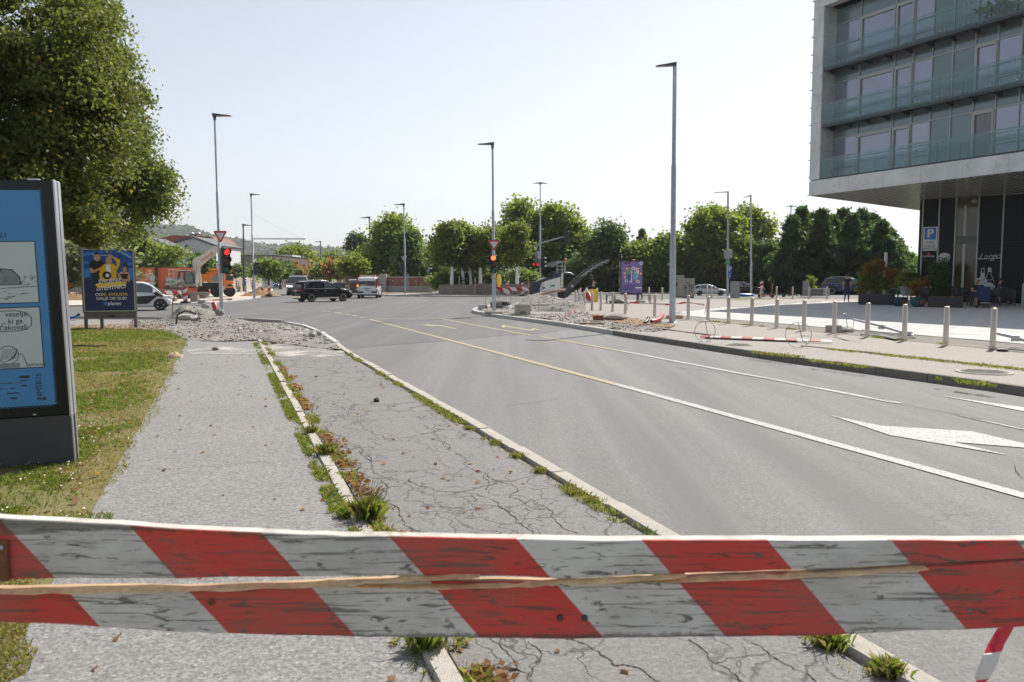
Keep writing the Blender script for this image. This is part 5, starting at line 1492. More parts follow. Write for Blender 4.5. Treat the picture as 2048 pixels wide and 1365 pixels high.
def panel(z0,z1):
 f.rect(-1.12,z0,xr,z1,"poster_ink",2);f.rect(-1.112,z0+.008,xr-.008,z1-.008,"poster_pale",3)
panel(1.405,1.925);panel(.855,1.375)
f.text("VESELJU",-.385,1.975,.055,"poster_ink",2,.012,align='RIGHT')
L_=lambda pts,w=.005,m="poster_ink":f.line(pts,w,m,5)
L_([(-.62,1.83),(-.54,1.80),(-.47,1.73),(-.43,1.66)],.011);L_([(-.62,1.815),(-.55,1.785),(-.485,1.72)],.004)
L_([(-.62,1.535),(-.45,1.535),(-.186,1.545)],.004)
f.poly([(-.50,1.56),(-.49,1.64),(-.44,1.70),(-.36,1.69),(-.31,1.63),(-.30,1.56)],"poster_ink",4);f.poly([(-.492,1.565),(-.482,1.636),(-.436,1.692),(-.364,1.682),(-.318,1.627),(-.308,1.565)],"poster_grey",5)
for i in range(46):
 x,z=rnd.uniform(-.6,-.20),rnd.uniform(1.55,1.63);L_([(x,z),(x+rnd.uniform(.01,.03),z+rnd.uniform(.008,.025))],.003)
for i in range(26):
 x,z=rnd.uniform(-.6,-.28),rnd.uniform(1.44,1.52);L_([(x,z),(x+rnd.uniform(.01,.04),z)],.003)
L_([(-.9,1.345),(-.36,1.345),(-.28,1.325),(-.245,1.28),(-.25,1.22),(-.29,1.185),(-.36,1.175),(-.9,1.172)],.005)
f.text("veselje",-.36,1.315,.062,"poster_ink",5,0,.12);f.text(", ki ga",-.385,1.258,.062,"poster_ink",5,0,.12);f.text("pričakovali.",-.272,1.205,.062,"poster_ink",5,0,.12,align='RIGHT')
f.ellipse(-.44,.975,.078,.078,"poster_ink",4,26);f.ellipse(-.44,.975,.073,.073,"poster_pale",5,26)
for i in range(7):
 f.line([(-.50+i*.016,.93+i*.004),(-.47+i*.016,1.03)],.003,"poster_ink",6)
 f.line([(-.47+i*.012,.915+i*.006),(-.385+i*.003,.95+i*.012)],.003,"poster_ink",6)
L_([(-.37,.99),(-.33,.97),(-.31,.90),(-.30,.868)],.004);f.rect(-.9,.866,-.36,.905,"poster_grey",4)
f.text("SOFOKLES",-.235,.882,.028,"poster_ink",5,.008)
f.text("NMSB",-.228,.665,.062,"poster_ink",3,0,rot=math.pi/2);f.text("'26",-.228,.775,.062,"poster_ink",3,-.01,rot=math.pi/2);f.text("E",-.228,.585,.04,"poster_ink",3,0,rot=math.pi/2)
f.ellipse(-.195,.59,.014,.014,"poster_ink",3)
for(x,z,w,h_)in[(-.37,.775,.075,.02),(-.37,.752,.06,.006),(-.36,.705,.04,.012),(-.56,.735,.13,.006),(-.40,.735,.05,.004),(-.62,.69,.12,.006),(-.45,.69,.04,.008),(-.68,.645,.08,.008),(-.47,.647,.09,.010),(-.64,.60,.05,.012),(-.45,.60,.05,.016),(-.75,.735,.09,.006),(-.85,.69,.08,.006)]:
 f.rect(x,z,x+w,z+h_,"poster_ink",3)
f.build("poster",case)
b=MB();b.mm(-.29,-.005,zA+.012,-.27,0,zA+.022);b.build("seal","sign_white",case)
# ---- second advertisement on posts
mp0=G(222,657.5,ZL)
mu=thing("advertising_board","advertising board on posts with blue poster of three people","advertisement",mp0,R(24))
k_=mp0.y/1605.0
wF,hF=98*k_,127*k_;zb0=33*k_
M("mupi_frame",(.13,.115,.095),.5,.3,var=.2,vs=6);M("mupi_silver",(.42,.42,.41),.35,.7)
b=MB();b.mm(-wF/2,-.05,zb0,wF/2,.16,zb0+hF,0,.02);b.build("frame","mupi_frame",mu)
b=MB()
for x0,x1,z0,z1 in((-wF/2+.04,-wF/2+.075,zb0+.02,zb0+hF-.02),(wF/2-.075,wF/2-.04,zb0+.02,zb0+hF-.02),(-wF/2+.075,wF/2-.075,zb0+.02,zb0+.05),(-wF/2+.075,wF/2-.075,zb0+hF-.05,zb0+hF-.02)):b.mm(x0,-.065,z0,x1,-.051,z1)
b.build("trim","mupi_silver",mu)
b=MB();b.mm(-wF/2+.1,-.03,zb0-.20,wF/2-.1,.12,zb0-.005);b.build("lower_panel","mupi_frame",mu)
for x,y in((-wF/2+.08,.0),(wF/2-.06,.0),(-.26,.22)):
 b=MB();b.tube([(x,y,-.1),(x,y,zb0-(.002 if y==0 else-.3))],.055,10);b.build("post","mupi_frame",mu)
f=Flat((0,-.052,zb0+.05),(1,0,0),(0,0,1),.003)
wP,hP=wF-.15,hF-.10
for nm,c in(("ad_navy",(.010,.018,.085)),("ad_blue",(.015,.075,.30)),("ad_bright",(.03,.20,.60)),("ad_light",(.30,.60,.85)),("ad_skin",(.50,.27,.17)),("ad_yellow",(.72,.40,.01)),("ad_black",(.012,.012,.016)),("ad_hair",(.025,.016,.012)),("ad_text",(.75,.76,.80)),("ad_gold",(.75,.52,.03))):M(nm,c,.3,var=.05)
cx_=lambda X:(X-500)/216.0*wP
cz_=lambda Y:(600-Y)/285.0*hP
f.rect(-wP/2,0,wP/2,hP,"ad_navy",1);f.poly([(-wP/2,cz_(450)),(wP/2,cz_(430)),(wP/2,hP),(-wP/2,hP)],"ad_blue",2)
pp_=lambda pts,m,l:f.poly([(cx_(x),cz_(y))for x,y in pts],m,l)
for q in[[(395,330),(470,322),(480,330),(395,345)],[(540,318),(600,330),(600,340),(530,324)],[(395,370),(420,372),(420,380),(395,378)],[(585,375),(606,372),(606,384),(585,386)],[(395,405),(418,404),(418,440),(395,444)],[(588,400),(606,398),(606,460),(590,455)]]:pp_(q,"ad_bright",3)
for q in[[(430,335),(500,340),(500,343),(430,339)],[(560,322),(604,350),(604,354),(556,326)]]:pp_(q,"ad_light",4)
pp_([(418,375),(432,364),(468,364),(486,378),(492,400),(478,455),(428,455),(424,420)],"ad_black",4)
pp_([(418,400),(430,400),(436,410),(466,396),(468,406),(430,424),(420,418)],"ad_skin",5)
f.ellipse(cx_(452),cz_(348),.095,.135,"ad_skin",5);pp_([(439,342),(441,330),(452,325),(464,330),(466,342),(460,336),(446,336)],"ad_hair",6)
pp_([(458,430),(466,396),(484,380),(520,378),(536,392),(534,366),(520,352),(526,346),(552,360),(552,384),(536,410),(534,452),(478,462),(462,450)],"ad_yellow",7)
pp_([(490,384),(508,384),(510,420),(500,440),(488,418)],"ad_text",8);f.ellipse(cx_(503),cz_(364),.088,.125,"ad_skin",9);pp_([(494,340),(506,334),(524,342),(522,352),(500,350)],"ad_skin",10)
f.ellipse(cx_(492),cz_(434),.125,.125,"ad_black",9);f.ellipse(cx_(494),cz_(434),.055,.055,"ad_text",10)
pp_([(542,424),(556,416),(588,418),(594,440),(590,465),(560,460),(540,445)],"ad_skin",6);pp_([(550,428),(584,426),(580,452),(558,450)],"ad_black",7)
f.ellipse(cx_(572),cz_(402),.07,.10,"ad_skin",8);pp_([(563,398),(565,386),(572,374),(582,380),(586,420),(581,410),(576,391)],"ad_hair",9)
pp_([(441,474),(575,462),(577,470),(545,474),(575,472),(574,482),(448,494),(447,484),(441,484)],"ad_gold",11)
f.text("ŽIVLJENJE",cx_(502),cz_(461),.165,"ad_text",12,.014,.2,rot=.10,sx=.92);f.text("NA",cx_(453),cz_(501),.10,"ad_text",12,.012,.2,rot=.10);f.text("TEHTNICI",cx_(516),cz_(491),.175,"ad_text",12,.014,.2,rot=.10,sx=.92)
f.text("OD",cx_(453),cz_(524),.125,"ad_text",3,.008);f.text("30. AVGUSTA",cx_(523),cz_(524),.125,"ad_gold",3,.012);f.text("DALJE OB 20.00",cx_(508),cz_(543),.125,"ad_text",3,.006)
f.text("planet",cx_(520),cz_(567),.155,"ad_text",3,.006);f.ellipse(cx_(481),cz_(567),.055,.055,"ad_bright",3)
f.build("poster",mu)
b=MB();b.mm(-.07,-.04,zb0-.15,.12,-.032,zb0-.09);b.build("maker_plate","ink",mu)
tape("barrier_tape","scrap of red tape tied round a post of the advertising board",[mp0+Vector((wF/2*.9,wF/2*.35-.07,.35)),mp0+Vector((wF/2*.86,wF/2*.33-.09,.2)),mp0+Vector((wF/2*.8,wF/2*.3-.1,.03))],.05,.2)
# ---- lamps
def lamp_head(b,p,d,L,m0=0,m1=1):
 """flat wedge head: P pole top, D direction of the arm"""
 d=Vector(d).normalized();s=Vector((-d.y,d.x,0));z=Vector((0,0,1))
 sec=[(-.10,.11,.19,.06),(.10,.12,.17,.045),(.45,.15,.11,.05),(.8,.15,.08,.05),(1.0,.10,.055,.045)]
 rings=[]
 for f_,w,hz,lo in sec:
  c=p+d*(L*f_)
  w*=L/.75;hz*=L/.75*.8;lo=.02
  rings.append([c-s*w+z*lo,c-s*w*.8+z*hz,c+s*w*.8+z*hz,c+s*w+z*lo])
 b.loft(rings,m0,True,False)
 a,e=p+d*L*.5,p+d*L*.95
 b.face([a-s*.1*L+z*.012,a+s*.1*L+z*.012,e+s*.08*L+z*.012,e-s*.08*L+z*.012],m1)
 b.lathe([(.055*L/.75,-.16),(.075*L/.75,-.02),(.075*L/.75,.06)],10,m0,p)
def lamp(label,top,base,z0,head,r0=.08,r1=.05,mat="galvanised",Y=None,L=.75,name="street_lamp",steps=True,group="street lamps",dirs=None):
 Yb=Y or G(base[0],base[1],z0).y
 bp=P(base[0],555,Yb);bp.z=z0
 tp=P(top[0],top[1],Yb)
 t=thing(name,label,"street lamp",bp,0,group)
 d=tp-bp;b=MB();H=d.length
 if steps:b.tube([d*0-Vector((0,0,.05)),d*.30,d*.302,d*.62,d*.622,d],[r0,r0,r0*.84,r0*.82,r1,r1*.9],12)
 else:b.tube([d*0-Vector((0,0,.05)),d*.5,d],[r0,(r0+r1)/2,r1],10)
 b.lathe([(r0*1.7,-.02),(r0*1.7,.02),(r0*1.05,.03)],12)
 b.build("pole",mat,t)
 for hd in(head if isinstance(head,list)else[head]):
  if hd is None:continue
  b=MB();lamp_head(b,d,hd,L);b.build("lamp_head",["lamp_dark","lens_grey"],t)
 return t,bp,d
L1=lamp("galvanised lamp post rising from the rubble with yield sign and red signal",(429,234),(441.5,626),ZL,(1,-.05,0),.082,.05)
L2=lamp("lamp post at the new kerb corner behind the middle red traffic light",(985,291),(988,627),ZR,(-1,-.1,0),.075,.045,L=.62)
L3=lamp("tallest lamp post in front of the bollard row",(1349.5,133),(1346,646),ZR,(-1,.2,0),.105,.07,L=.62)
L4=lamp("lamp post with a long thin side arm across the crossing",(502,391),(508,596),ZF,(1,0,0),.10,.06,L=.7)
arm=MB();arm.tube([P(506,478,L4[1].y)-L4[1],P(611,478.3,L4[1].y)-L4[1]],.045,8);arm.tube([P(607,478,L4[1].y)-L4[1],P(607,483,L4[1].y)-L4[1],P(606,490,L4[1].y)-L4[1]],.012,5);arm.build("side_arm","galvanised",L4[0])
arm=MB();arm.tube([P(504,427,L4[1].y)-L4[1],P(550,452,L4[1].y)-L4[1],P(604,477,L4[1].y)-L4[1]],.010,5);arm.build("stay_cable","galvanised",L4[0])
lamp("dark street lamp behind the workers by the sand",(486.5,452),(487,583),ZF,(.9,0,0),.11,.07,"lamp_dark",L=1.0,steps=False)
lamp("dark street lamp before the tall sycamore",(738.5,437),(741,575),ZF,(-1,0,0),.13,.07,"lamp_dark",Y=100,L=1.1,steps=False)
lamp("dark street lamp between pine and street maples",(704,469),(705,565),ZF,(-1,0,0),.12,.08,"lamp_dark",Y=130,L=1.1,steps=False)
lamp("small far street lamp over the avenue of maples",(641,485),(641,562),ZF,(-1,0,0),.13,.09,"lamp_dark",Y=165,L=1.2,steps=False)
L9=lamp("thin tall lamp post with grey sign back beside the sycamore",(807.5,411),(811,588),ZF,(-1,0,0),.09,.05,L=.9)
lamp("dark thin street lamp beside the planting bed pine",(875.5,466),(876,575),ZF,(1,0,0),.11,.07,"lamp_dark",Y=98,L=.7,steps=False)
lamp("double headed lamp post behind the signal mast",(1080.5,368),(1080,575),ZF,[(1,.1,0),(-1,-.1,0)],.11,.06,Y=82,L=.75)
L12=lamp("pole with thin top arm, blank white plate and blue parking sign",(1456,383),(1456,592),ZR,None,.10,.09,L=.6)
L13=lamp("plain grey pole with short slanting top arm",(1501.5,390),(1503,590),ZR,None,.10,.085,L=.6)
for L_p,x1,y1,y0 in((L12,1427,385.5,384),(L13,1488,396,391)):
 arm=MB();arm.tube([P((1456 if L_p is L12 else 1501.5),y0,L_p[1].y)-L_p[1],P(x1,y1,L_p[1].y)-L_p[1]],[.06,.03],8);arm.build("top_arm","galvanised",L_p[0])
lamp("double headed lamp post before the spruce hedge",(1582,414),(1579,578),ZF,[(1,.2,0),(-1,-.2,0)],.12,.07,Y=92,L=.75)
lamp("plain pole standing behind the three people poster",(209,470),(210,600),ZF,(1,0,0),.09,.07,Y=60,L=.7)
# ---- signs and signals
M("sign_back",(.36,.37,.38),.45,.5)
M("sign_red",(.50,.02,.025),.35,var=.05);M("sign_face",(.60,.60,.62),.35,var=.03)
def yield_sign(p,w,yaw,label,back=False):
 t=thing("yield_sign",label,"road sign",p,yaw)
 h_=w*.87
 def tri(s,z0=0):return[(0,0,-h_*.5*s+z0),(w/2*s,0,h_*.5*s+z0),(-w/2*s,0,h_*.5*s+z0)]
 def cut(s,y,c=.09):
  pts=tri(s);out=[]
  for i in range(3):
   a,p_,q=Vector(pts[i-1]),Vector(pts[i]),Vector(pts[(i+1)%3])
   out+=[p_.lerp(a,c),p_.lerp(q,c)]
  return[Vector((v.x,y,v.z))for v in out]
 b=MB();b.extrude(cut(1.0,0),(0,.02,0));b.build("plate","sign_back",t)
 b=MB();b.face(cut(.97,-.004));b.build("red_border","sign_red",t)
 b=MB();b.face([v+Vector((0,0,h_*.045))for v in cut(.60,-.008,.03)]);b.build("white_face","sign_face",t)
 b=MB();b.box((0,.05,0),(.05,.06,.3));b.build("clamp","galvanised",t)
 return t
Y1=L1[1].y;Y2=L2[1].y
yield_sign(P(440.5,474.5,Y1-.12),.64,R(6),"yield sign above the red signal on the rubble lamp post")
yield_sign(P(988,492,Y2-.12),.57,R(0),"yield sign above the middle red traffic light")
yield_sign(P(509,512.5,L4[1].y+.15),.62,R(178),"yield sign seen from behind on the side arm lamp post")
yield_sign(P(808,518,L9[1].y+.15),.60,R(182),"yield sign seen from behind on the thin tall lamp post")
emit("red_lit",(1.0,.10,.03),2.6);emit("red_lit_small",(1.0,.04,.03),.7)
M("lens_off",(.10,.03,.02),.2,var=.05);M("lens_green",(.02,.14,.09),.2,var=.05);M("lens_amber",(.12,.04,.01),.2,var=.05)
def signal(p,hgt,yaw,label,lit=True,n=3,frame=True,group="traffic lights"):
 t=thing("traffic_light",label,"traffic light",p,yaw,group)
 w=hgt*.36;r_=w*.36
 b=MB();b.box((0,0,0),(w,w*.55,hgt),0,bev=w*.12);b.build("housing","black_plastic",t)
 for i in range(n):
  z=hgt*(.5-(i+.5)/n);rot=Matrix.Rotation(math.pi/2,3,'X')
  b=MB();b.lathe([(r_,0),(r_*.9,.012),(r_*.5,.025),(0,.03)],16,0,(0,-w*.28,z),rot)
  b.build("lens",(lit if isinstance(lit,str)else "red_lit" if lit else "lens_off")if i==0 else("lens_amber" if i==1 and n==3 else "lens_green"),t)
  b=MB();rows=[]
  for j in range(9):
   a=R(-20+220*j/8);L_v=w*.62*(0.45+.55*max(0,math.sin(a)))
   rows.append([Vector((math.cos(a)*r_*1.12,-w*.27,z+math.sin(a)*r_*1.12)),Vector((math.cos(a)*r_*1.1,-w*.27-L_v,z+math.sin(a)*r_*1.1-.01))])
  b.grid(rows,0);b.build("visor","black_plastic",t)
 b=MB();b.box((0,w*.4,0),(w*.25,w*.4,hgt*.7));b.build("mount","dark_metal",t)
 return t
signal(P(451,521,Y1-.05),51*mpp(Y1),R(48),"red traffic light turned aside on the rubble lamp post",lit="red_lit_small")
signal(P(447,518,Y1+.25),44*mpp(Y1),R(215),"back of a traffic light behind the rubble lamp post",lit=False)
signal(P(987,528.5,Y2-.18),36*mpp(Y2),R(-2),"middle traffic light showing bright red at the new kerb corner")
signal(P(979,521.5,Y2-.02),22*mpp(Y2),R(-75),"small two lamp signal facing sideways beside the bright red light",lit=False,n=2)
Y4=L4[1].y
signal(P(512,537,Y4-.1),25*mpp(Y4),R(85),"traffic light seen from the side on the lamp post with side arm",lit=False)
signal(P(504,546,Y4-.1),10*mpp(Y4),R(-60),"small signal box low on the lamp post with side arm",lit=False,n=2)
Y9=L9[1].y
signal(P(804,537,Y9-.1),19*mpp(Y9),R(-100),"small traffic light on the thin lamp post by the brick wall",lit=False)
YM=80.0;mb_=P(1071.5,555,YM);mb_.z=ZF
mast=thing("signal_mast","curved grey signal mast bending over the street behind the milling machine","signal mast",mb_)
b=MB();b.tube([(0,0,0)]+[P(x,y,YM)-mb_ for x,y in[(1071.5,520),(1072,500),(1073.5,493),(1077,489),(1083,486.5),(1095,483),(1131,473)]],[.09,.09,.085,.08,.075,.07,.065,.05],9);b.build("pole","galvanised",mast)
b=MB();q=P(1073,511,YM)-mb_;b.lathe([(.42,0),(.42,.03)],20,0,(q.x+.15,q.y-.05,q.z),Matrix.Rotation(R(90),3,'X')@Matrix.Rotation(R(70),3,'Y'));b.build("round_sign","sign_back",mast)
signal(P(1133.5,476,YM),26*mpp(YM),R(160),"traffic light hanging at the tip of the curved mast",lit=False)
signal(P(1068,533,YM-.3),17*mpp(YM),R(-15),"red pedestrian signal at the foot of the curved mast",lit="red_lit_small",n=2)
signal(P(1075,534,YM-.3),17*mpp(YM),R(5),"second red signal beside the pedestrian signal at the curved mast",lit="red_lit_small",n=2)
signal(P(1086,527,YM-.3),24*mpp(YM),R(110),"side turned traffic light between curved mast and double lamp",lit=False)
signal(P(1240.5,516,84),14*mpp(84),R(100),"signal head peeping out above the purple advertisement",lit=False)
b=MB();q=P(1239,555,84.3);b.tube([(q.x,q.y,0),(q.x,q.y,P(1239,509,84).z)],.08,8);tag(b.build("signal_pole","galvanised"),"grey pole rising behind the purple advertisement","pole")
def plate_sign(name,label,px,py,w,h_,Y,face,texts=(),yaw=0.0,pole=None,zb=None):
 p=P(px,py,Y);t=thing(name,label,"sign",p,yaw);m=mpp(Y)
 b=MB();b.box((0,0,0),(w*m,.02,h_*m));b.build("plate","sign_back",t)
 f=Flat((0,-.012,0),(1,0,0),(0,0,1),.003);f.rect(-w*m*.48,-h_*m*.48,w*m*.48,h_*m*.48,face,1)
 for tx,dx,dy,sz,mt in texts:f.text(tx,dx*m,dy*m,sz*m,mt,2,.03)
 f.build("face",t)
 if pole is not None:
  b=MB();b.tube([(0,.04,(ZF if zb is None else zb)-p.z),(0,.04,h_*m/2)],.03,7);b.build("post","galvanised",t)
 return t
Y12=L12[1].y
plate_sign("blank_plate","blank pale plate high on the pole by the silver estate car",1456.5,509,17,17,Y12-.12,"sign_back")
pl=plate_sign("pedestrian_sign","small green sign under the blank plate",1457.5,524,6.5,11,Y12-.12,"green_sign",yaw=R(12))
m=mpp(Y12);f=Flat((0,-.02,0),(1,0,0),(0,0,1),.003);f.ellipse(0,2.2*m,.9*m,.9*m,"sign_white",1);f.poly([(-1.4*m,-3*m),(0,1*m),(1.4*m,-3*m),(0,-1.4*m)],"sign_white",1);f.build("symbol",pl)
plate_sign("parking_sign","blue parking sign on the pole by the silver estate car",1460,539.5,7.5,16,Y12-.12,"blue_sign",[("P",0,.5,13,"sign_white")],R(8))
pl=plate_sign("disabled_parking_plate","small blue wheelchair plate under the parking sign",1459.5,552,6.5,8,Y12-.12,"blue_sign",(),R(8))
f=Flat((0,-.02,0),(1,0,0),(0,0,1),.003);f.ellipse(-.3*m,2*m,.6*m,.6*m,"sign_white",1);f.ellipse(0,-1.4*m,1.8*m,1.8*m,"sign_white",1);f.ellipse(0,-1.3*m,1.2*m,1.2*m,"blue_sign",2);f.rect(-.6*m,-1*m,.2*m,1.5*m,"sign_white",3);f.build("symbol",pl)
plate_sign("parking_sign","small blue parking sign beside the end of the brick wall",856,543,4.5,8,80,"blue_sign",[("P",0,.8,6,"sign_white")],0,True)
plate_sign("street_name_sign","narrow white street name sign over the small blue parking sign",861,537,8,3,80,"sign_white",(),R(-15))
plate_sign("blue_plate","tiny blue plate on the street behind the dark lamp",728.5,551,4,6.5,108,"blue_sign",(),0,True)
b=MB();q=P(816,555,82);b.tube([(0,0,0),(0,0,P(816,547,82).z)],.06,7);o=b.build("grey_post","galvanised");o.location=(q.x,q.y,0);tag(o,"plain short grey post before the brick wall","post")
q=P(1770,555,62);pil=thing("light_pillar","slim grey pillar with a white upper panel behind the cafe plants","pillar",(q.x,q.y,ZR))
b=MB();b.mm(-.10,-.08,0,.10,.08,P(1770,534,62).z-ZR);b.build("shaft","galvanised",pil);b=MB();b.mm(-.09,-.09,P(1770,533.6,62).z-ZR,.09,.07,P(1770,505,62).z-ZR);b.build("panel","render_white",pil)
q=P(305,555,58.5);rs=thing("round_sign","round grey sign back with a plate beneath beside the orange billboard","road sign",(q.x,q.y,ZF))
m=mpp(58.5);z1=P(305,556.5,58.5).z-ZF
b=MB();b.tube([(0,0,0),(0,0,z1+.4)],.035,8);b.build("post","galvanised",rs);b=MB();b.lathe([(5.6*m,0),(5.6*m,.02)],22,0,(0,-.05,z1),Matrix.Rotation(math.pi/2,3,'X'));b.build("disc","sign_back",rs);b=MB();b.box((0,-.05,z1-10*m),(12*m,.02,5*m));b.build("plate","sign_back",rs)
# ---- billboards
M("bill_orange",(.72,.19,.035),.5,var=.04);M("bill_coral",(.74,.17,.075),.5,var=.04);M("bill_white",(.72,.73,.72),.5,var=.03);M("bill_sky",(.06,.36,.78),.45,var=.08);M("frame_dark",(.05,.05,.055),.5)
def billboard(name,label,x0,x1,yt,yb,Y,face,depth=.2,legs=True):
 a,c=P(x0,yt,Y),P(x1,yb,Y);t=thing(name,label,"billboard",((a.x+c.x)/2,Y,0));w=c.x-a.x
 b=MB();b.mm(-w/2,0,c.z,w/2,depth,a.z,0,.03);b.build("frame","frame_dark",t)
 if legs:
  for s in(-.4,.4):
   b=MB();b.mm(w*s-.07,.05,-.02,w*s+.07,.17,c.z-.003);b.build("leg","dark_metal",t)
 f=Flat((-w/2,-.004,c.z),(1,0,0),(0,0,1),.004);m_=mpp(Y)
 f.rect(.9*m_,.9*m_,w-.9*m_,a.z-c.z-.9*m_,face,1)
 return t,f,m_,w,a.z-c.z
t,f,m_,w,h_=billboard("billboard","orange billboard with white lettering behind the white microcar",200,310,535,585,64,"bill_orange")
X_=lambda px:(px-200)*m_;Z_=lambda py:(585-py)*m_
f.text("er vič",X_(285),Z_(550.5),17*m_,"bill_white",2,.035,sx=.93);f.ellipse(X_(295.5),Z_(541),2.2*m_,1.1*m_,"bill_white",2,rot=-.5);f.ellipse(X_(300),Z_(541),2.2*m_,1.1*m_,"bill_white",2,rot=.5)
f.text("TERSPAR",X_(284),Z_(559.5),6.4*m_,"bill_white",2,.012);f.ellipse(X_(301),Z_(559.5),2.2*m_,2.0*m_,"bill_white",2)
f.rect(.9*m_,Z_(575),X_(306),Z_(565),"bill_white",2)
for px,mt in((272,"ink"),(279,"green_sign"),(292,"blue_sign"),(300,"green_sign")):f.ellipse(X_(px),Z_(569.5),1.8*m_,2*m_,mt,3,10)
f.build("poster",t)
t,f,m_,w,h_=billboard("billboard","plain coral red billboard behind the excavator",315,396,535,587,65,"bill_coral");f.build("poster",t)
t,f,m_,w,h_=billboard("wall_advertisement","sky blue advertisement with blue capped bottles high on the gable wall",329,391,516,536,93,"bill_sky",.12,False)
for px,mt in((360,"red_paint"),(369,"red_paint"),(380,"red_paint"),(351,"bill_orange")):
 x=(px-329)*m_;f.poly([(x-3.5*m_,1*m_),(x+3.5*m_,1*m_),(x+2.6*m_,6*m_),(x+1*m_,9*m_),(x-1*m_,9*m_),(x-2.6*m_,6*m_)],mt,2);f.rect(x-1.6*m_,8.5*m_,x+1.6*m_,13*m_,"ad_blue",3)
f.ellipse((374-329)*m_,7.5*m_,3.6*m_,3.6*m_,"ad_blue",4);f.rect((372-329)*m_,6.8*m_,(376.5-329)*m_,8.4*m_,"bill_white",5);f.build("poster",t)
# ---- purple advertising column with two faces
cpos=G(1263,606,ZR);kk=cpos.y/1605.0
col_=thing("advertising_pillar","tall purple advertising pillar with a green narrow side on the pavement","advertisement",cpos,R(-6))
M("ad_purple",(.22,.15,.42),.35,var=.04);M("ad_forest",(.02,.085,.05),.35);M("ad_pink",(.62,.36,.42),.4);M("ad_grass",(.10,.36,.16),.4);M("ad_cyan",(.16,.45,.50),.4);M("ad_coral",(.70,.16,.08),.4)
w,h_,d_=43*kk,68*kk,.9;zc=16*kk
b=MB();b.mm(-w/2,-.0,zc,w/2,d_,zc+h_,0,.03);b.build("frame","frame_dark",col_)
b=MB();b.mm(-w*.3,.1,-.0,-w*.2,d_-.1,zc-.003);b.mm(w*.25,.1,0,w*.35,d_-.1,zc-.003);b.build("feet","dark_metal",col_)
f=Flat((0,-.004,zc),(1,0,0),(0,0,1),.004);f.rect(-w*.47,h_*.05,w*.47,h_*.965,"ad_purple",1)
xx=lambda X:(X-95)/190.0*w*.96
zz=lambda Y:(940-Y)/290.0*h_
f.ellipse(xx(75),zz(705),.07,.09,"ad_hair",2);f.ellipse(xx(75),zz(712),.055,.07,"ad_skin",3)
f.poly([(xx(50),zz(735)),(xx(62),zz(725)),(xx(90),zz(725)),(xx(92),zz(740)),(xx(88),zz(770)),(xx(62),zz(770)),(xx(60),zz(745)),(xx(44),zz(765))],"ad_grass",3);f.poly([(xx(62),zz(768)),(xx(90),zz(768)),(xx(84),zz(830)),(xx(74),zz(800)),(xx(58),zz(832))],"ad_blue",3)
f.poly([(xx(112),zz(715)),(xx(140),zz(705)),(xx(162),zz(740)),(xx(150),zz(790)),(xx(120),zz(800))],"ad_text",2);f.ellipse(xx(124),zz(735),.065,.09,"ad_coral",3);f.ellipse(xx(124),zz(740),.05,.06,"ad_skin",4)
f.poly([(xx(108),zz(780)),(xx(114),zz(752)),(xx(136),zz(752)),(xx(158),zz(770)),(xx(140),zz(780)),(xx(146),zz(812)),(xx(112),zz(812))],"ad_cyan",4);f.poly([(xx(118),zz(812)),(xx(138),zz(812)),(xx(134),zz(838)),(xx(120),zz(836))],"ad_skin",4)
f.poly([(xx(78),zz(835)),(xx(78),zz(790)),(xx(96),zz(730)),(xx(98),zz(835))],"ad_text",2)
for X,Y,mt in((48,718,"ad_coral"),(28,756,"ad_coral"),(30,790,"ad_coral"),(45,822,"ad_text"),(105,715,"ad_text"),(150,718,"ad_coral"),(176,760,"ad_coral"),(152,828,"ad_text"),(178,672,"ad_text")):f.ellipse(xx(X),zz(Y),.10,.10,mt,3,12);f.ellipse(xx(X),zz(Y),.05,.05,"ad_text" if mt=="ad_coral" else "ad_purple",4,10)
for Y,x0,x1 in((865,18,186),(882,18,120),(895,18,104),(923,16,36),(923,52,70),(923,90,104),(923,120,134),(923,150,172)):f.rect(xx(x0),zz(Y)-.018,xx(x1),zz(Y)+.018,"ad_navy",2)
f.rect(xx(128),zz(886),xx(186),zz(872),"ad_text",3);f.rect(xx(24),zz(676),xx(80),zz(664),"ad_navy",2);f.rect(xx(46),zz(670),xx(58),zz(664),"ad_coral",3)
f.build("poster",col_)
f=Flat((-w/2-.004,d_,zc),(0,-1,0),(0,0,1),.004);f.rect(.04,h_*.05,d_-.04,h_*.965,"ad_forest",1)
for q in[(.1,.75,.3,.9),(.6,.7,.8,.95),(.12,.4,.25,.55),(.55,.25,.8,.42),(.2,.1,.5,.2)]:f.poly([(q[0]*d_,q[1]*h_),(q[2]*d_,(q[1]+.03)*h_),(q[2]*d_*.95,q[3]*h_),(q[0]*d_*1.1,(q[3]-.04)*h_)],"ad_pink",2)
for i,tx in enumerate(("REAL","BEAT")):f.text(tx,d_/2,h_*(.62-.17*i),.30,"ad_grass",3,.03,rot=.25)if False else f.rect(d_*.25,h_*(.60-.2*i),d_*.75,h_*(.66-.2*i),"ad_grass",3)
f.build("side_poster",col_)
b=MB();b.ell((w*.08,d_/2,zc+h_+.03),(.08,.08,.06));b.build("beacon","orange_paint",col_)
for x,lab in((1214,"simple steel bench frame beside the purple advertising pillar"),(1285,"steel bench frame on the far side of the purple pillar")):
 c=G(x+8,607,ZR);t=thing("bench",lab,"bench",c);kb=mpp(c.y)
 b=MB()
 for dx in(-8,8):
  for dy in(0,.45):b.tube([(dx*kb,dy,0),(dx*kb,dy,.45)],.025,6)
 b.build("leg_frame","dark_metal",t);b=MB();b.mm(-9*kb,-.03,.45,9*kb,.5,.49);b.build("seat","wood_grey",t)
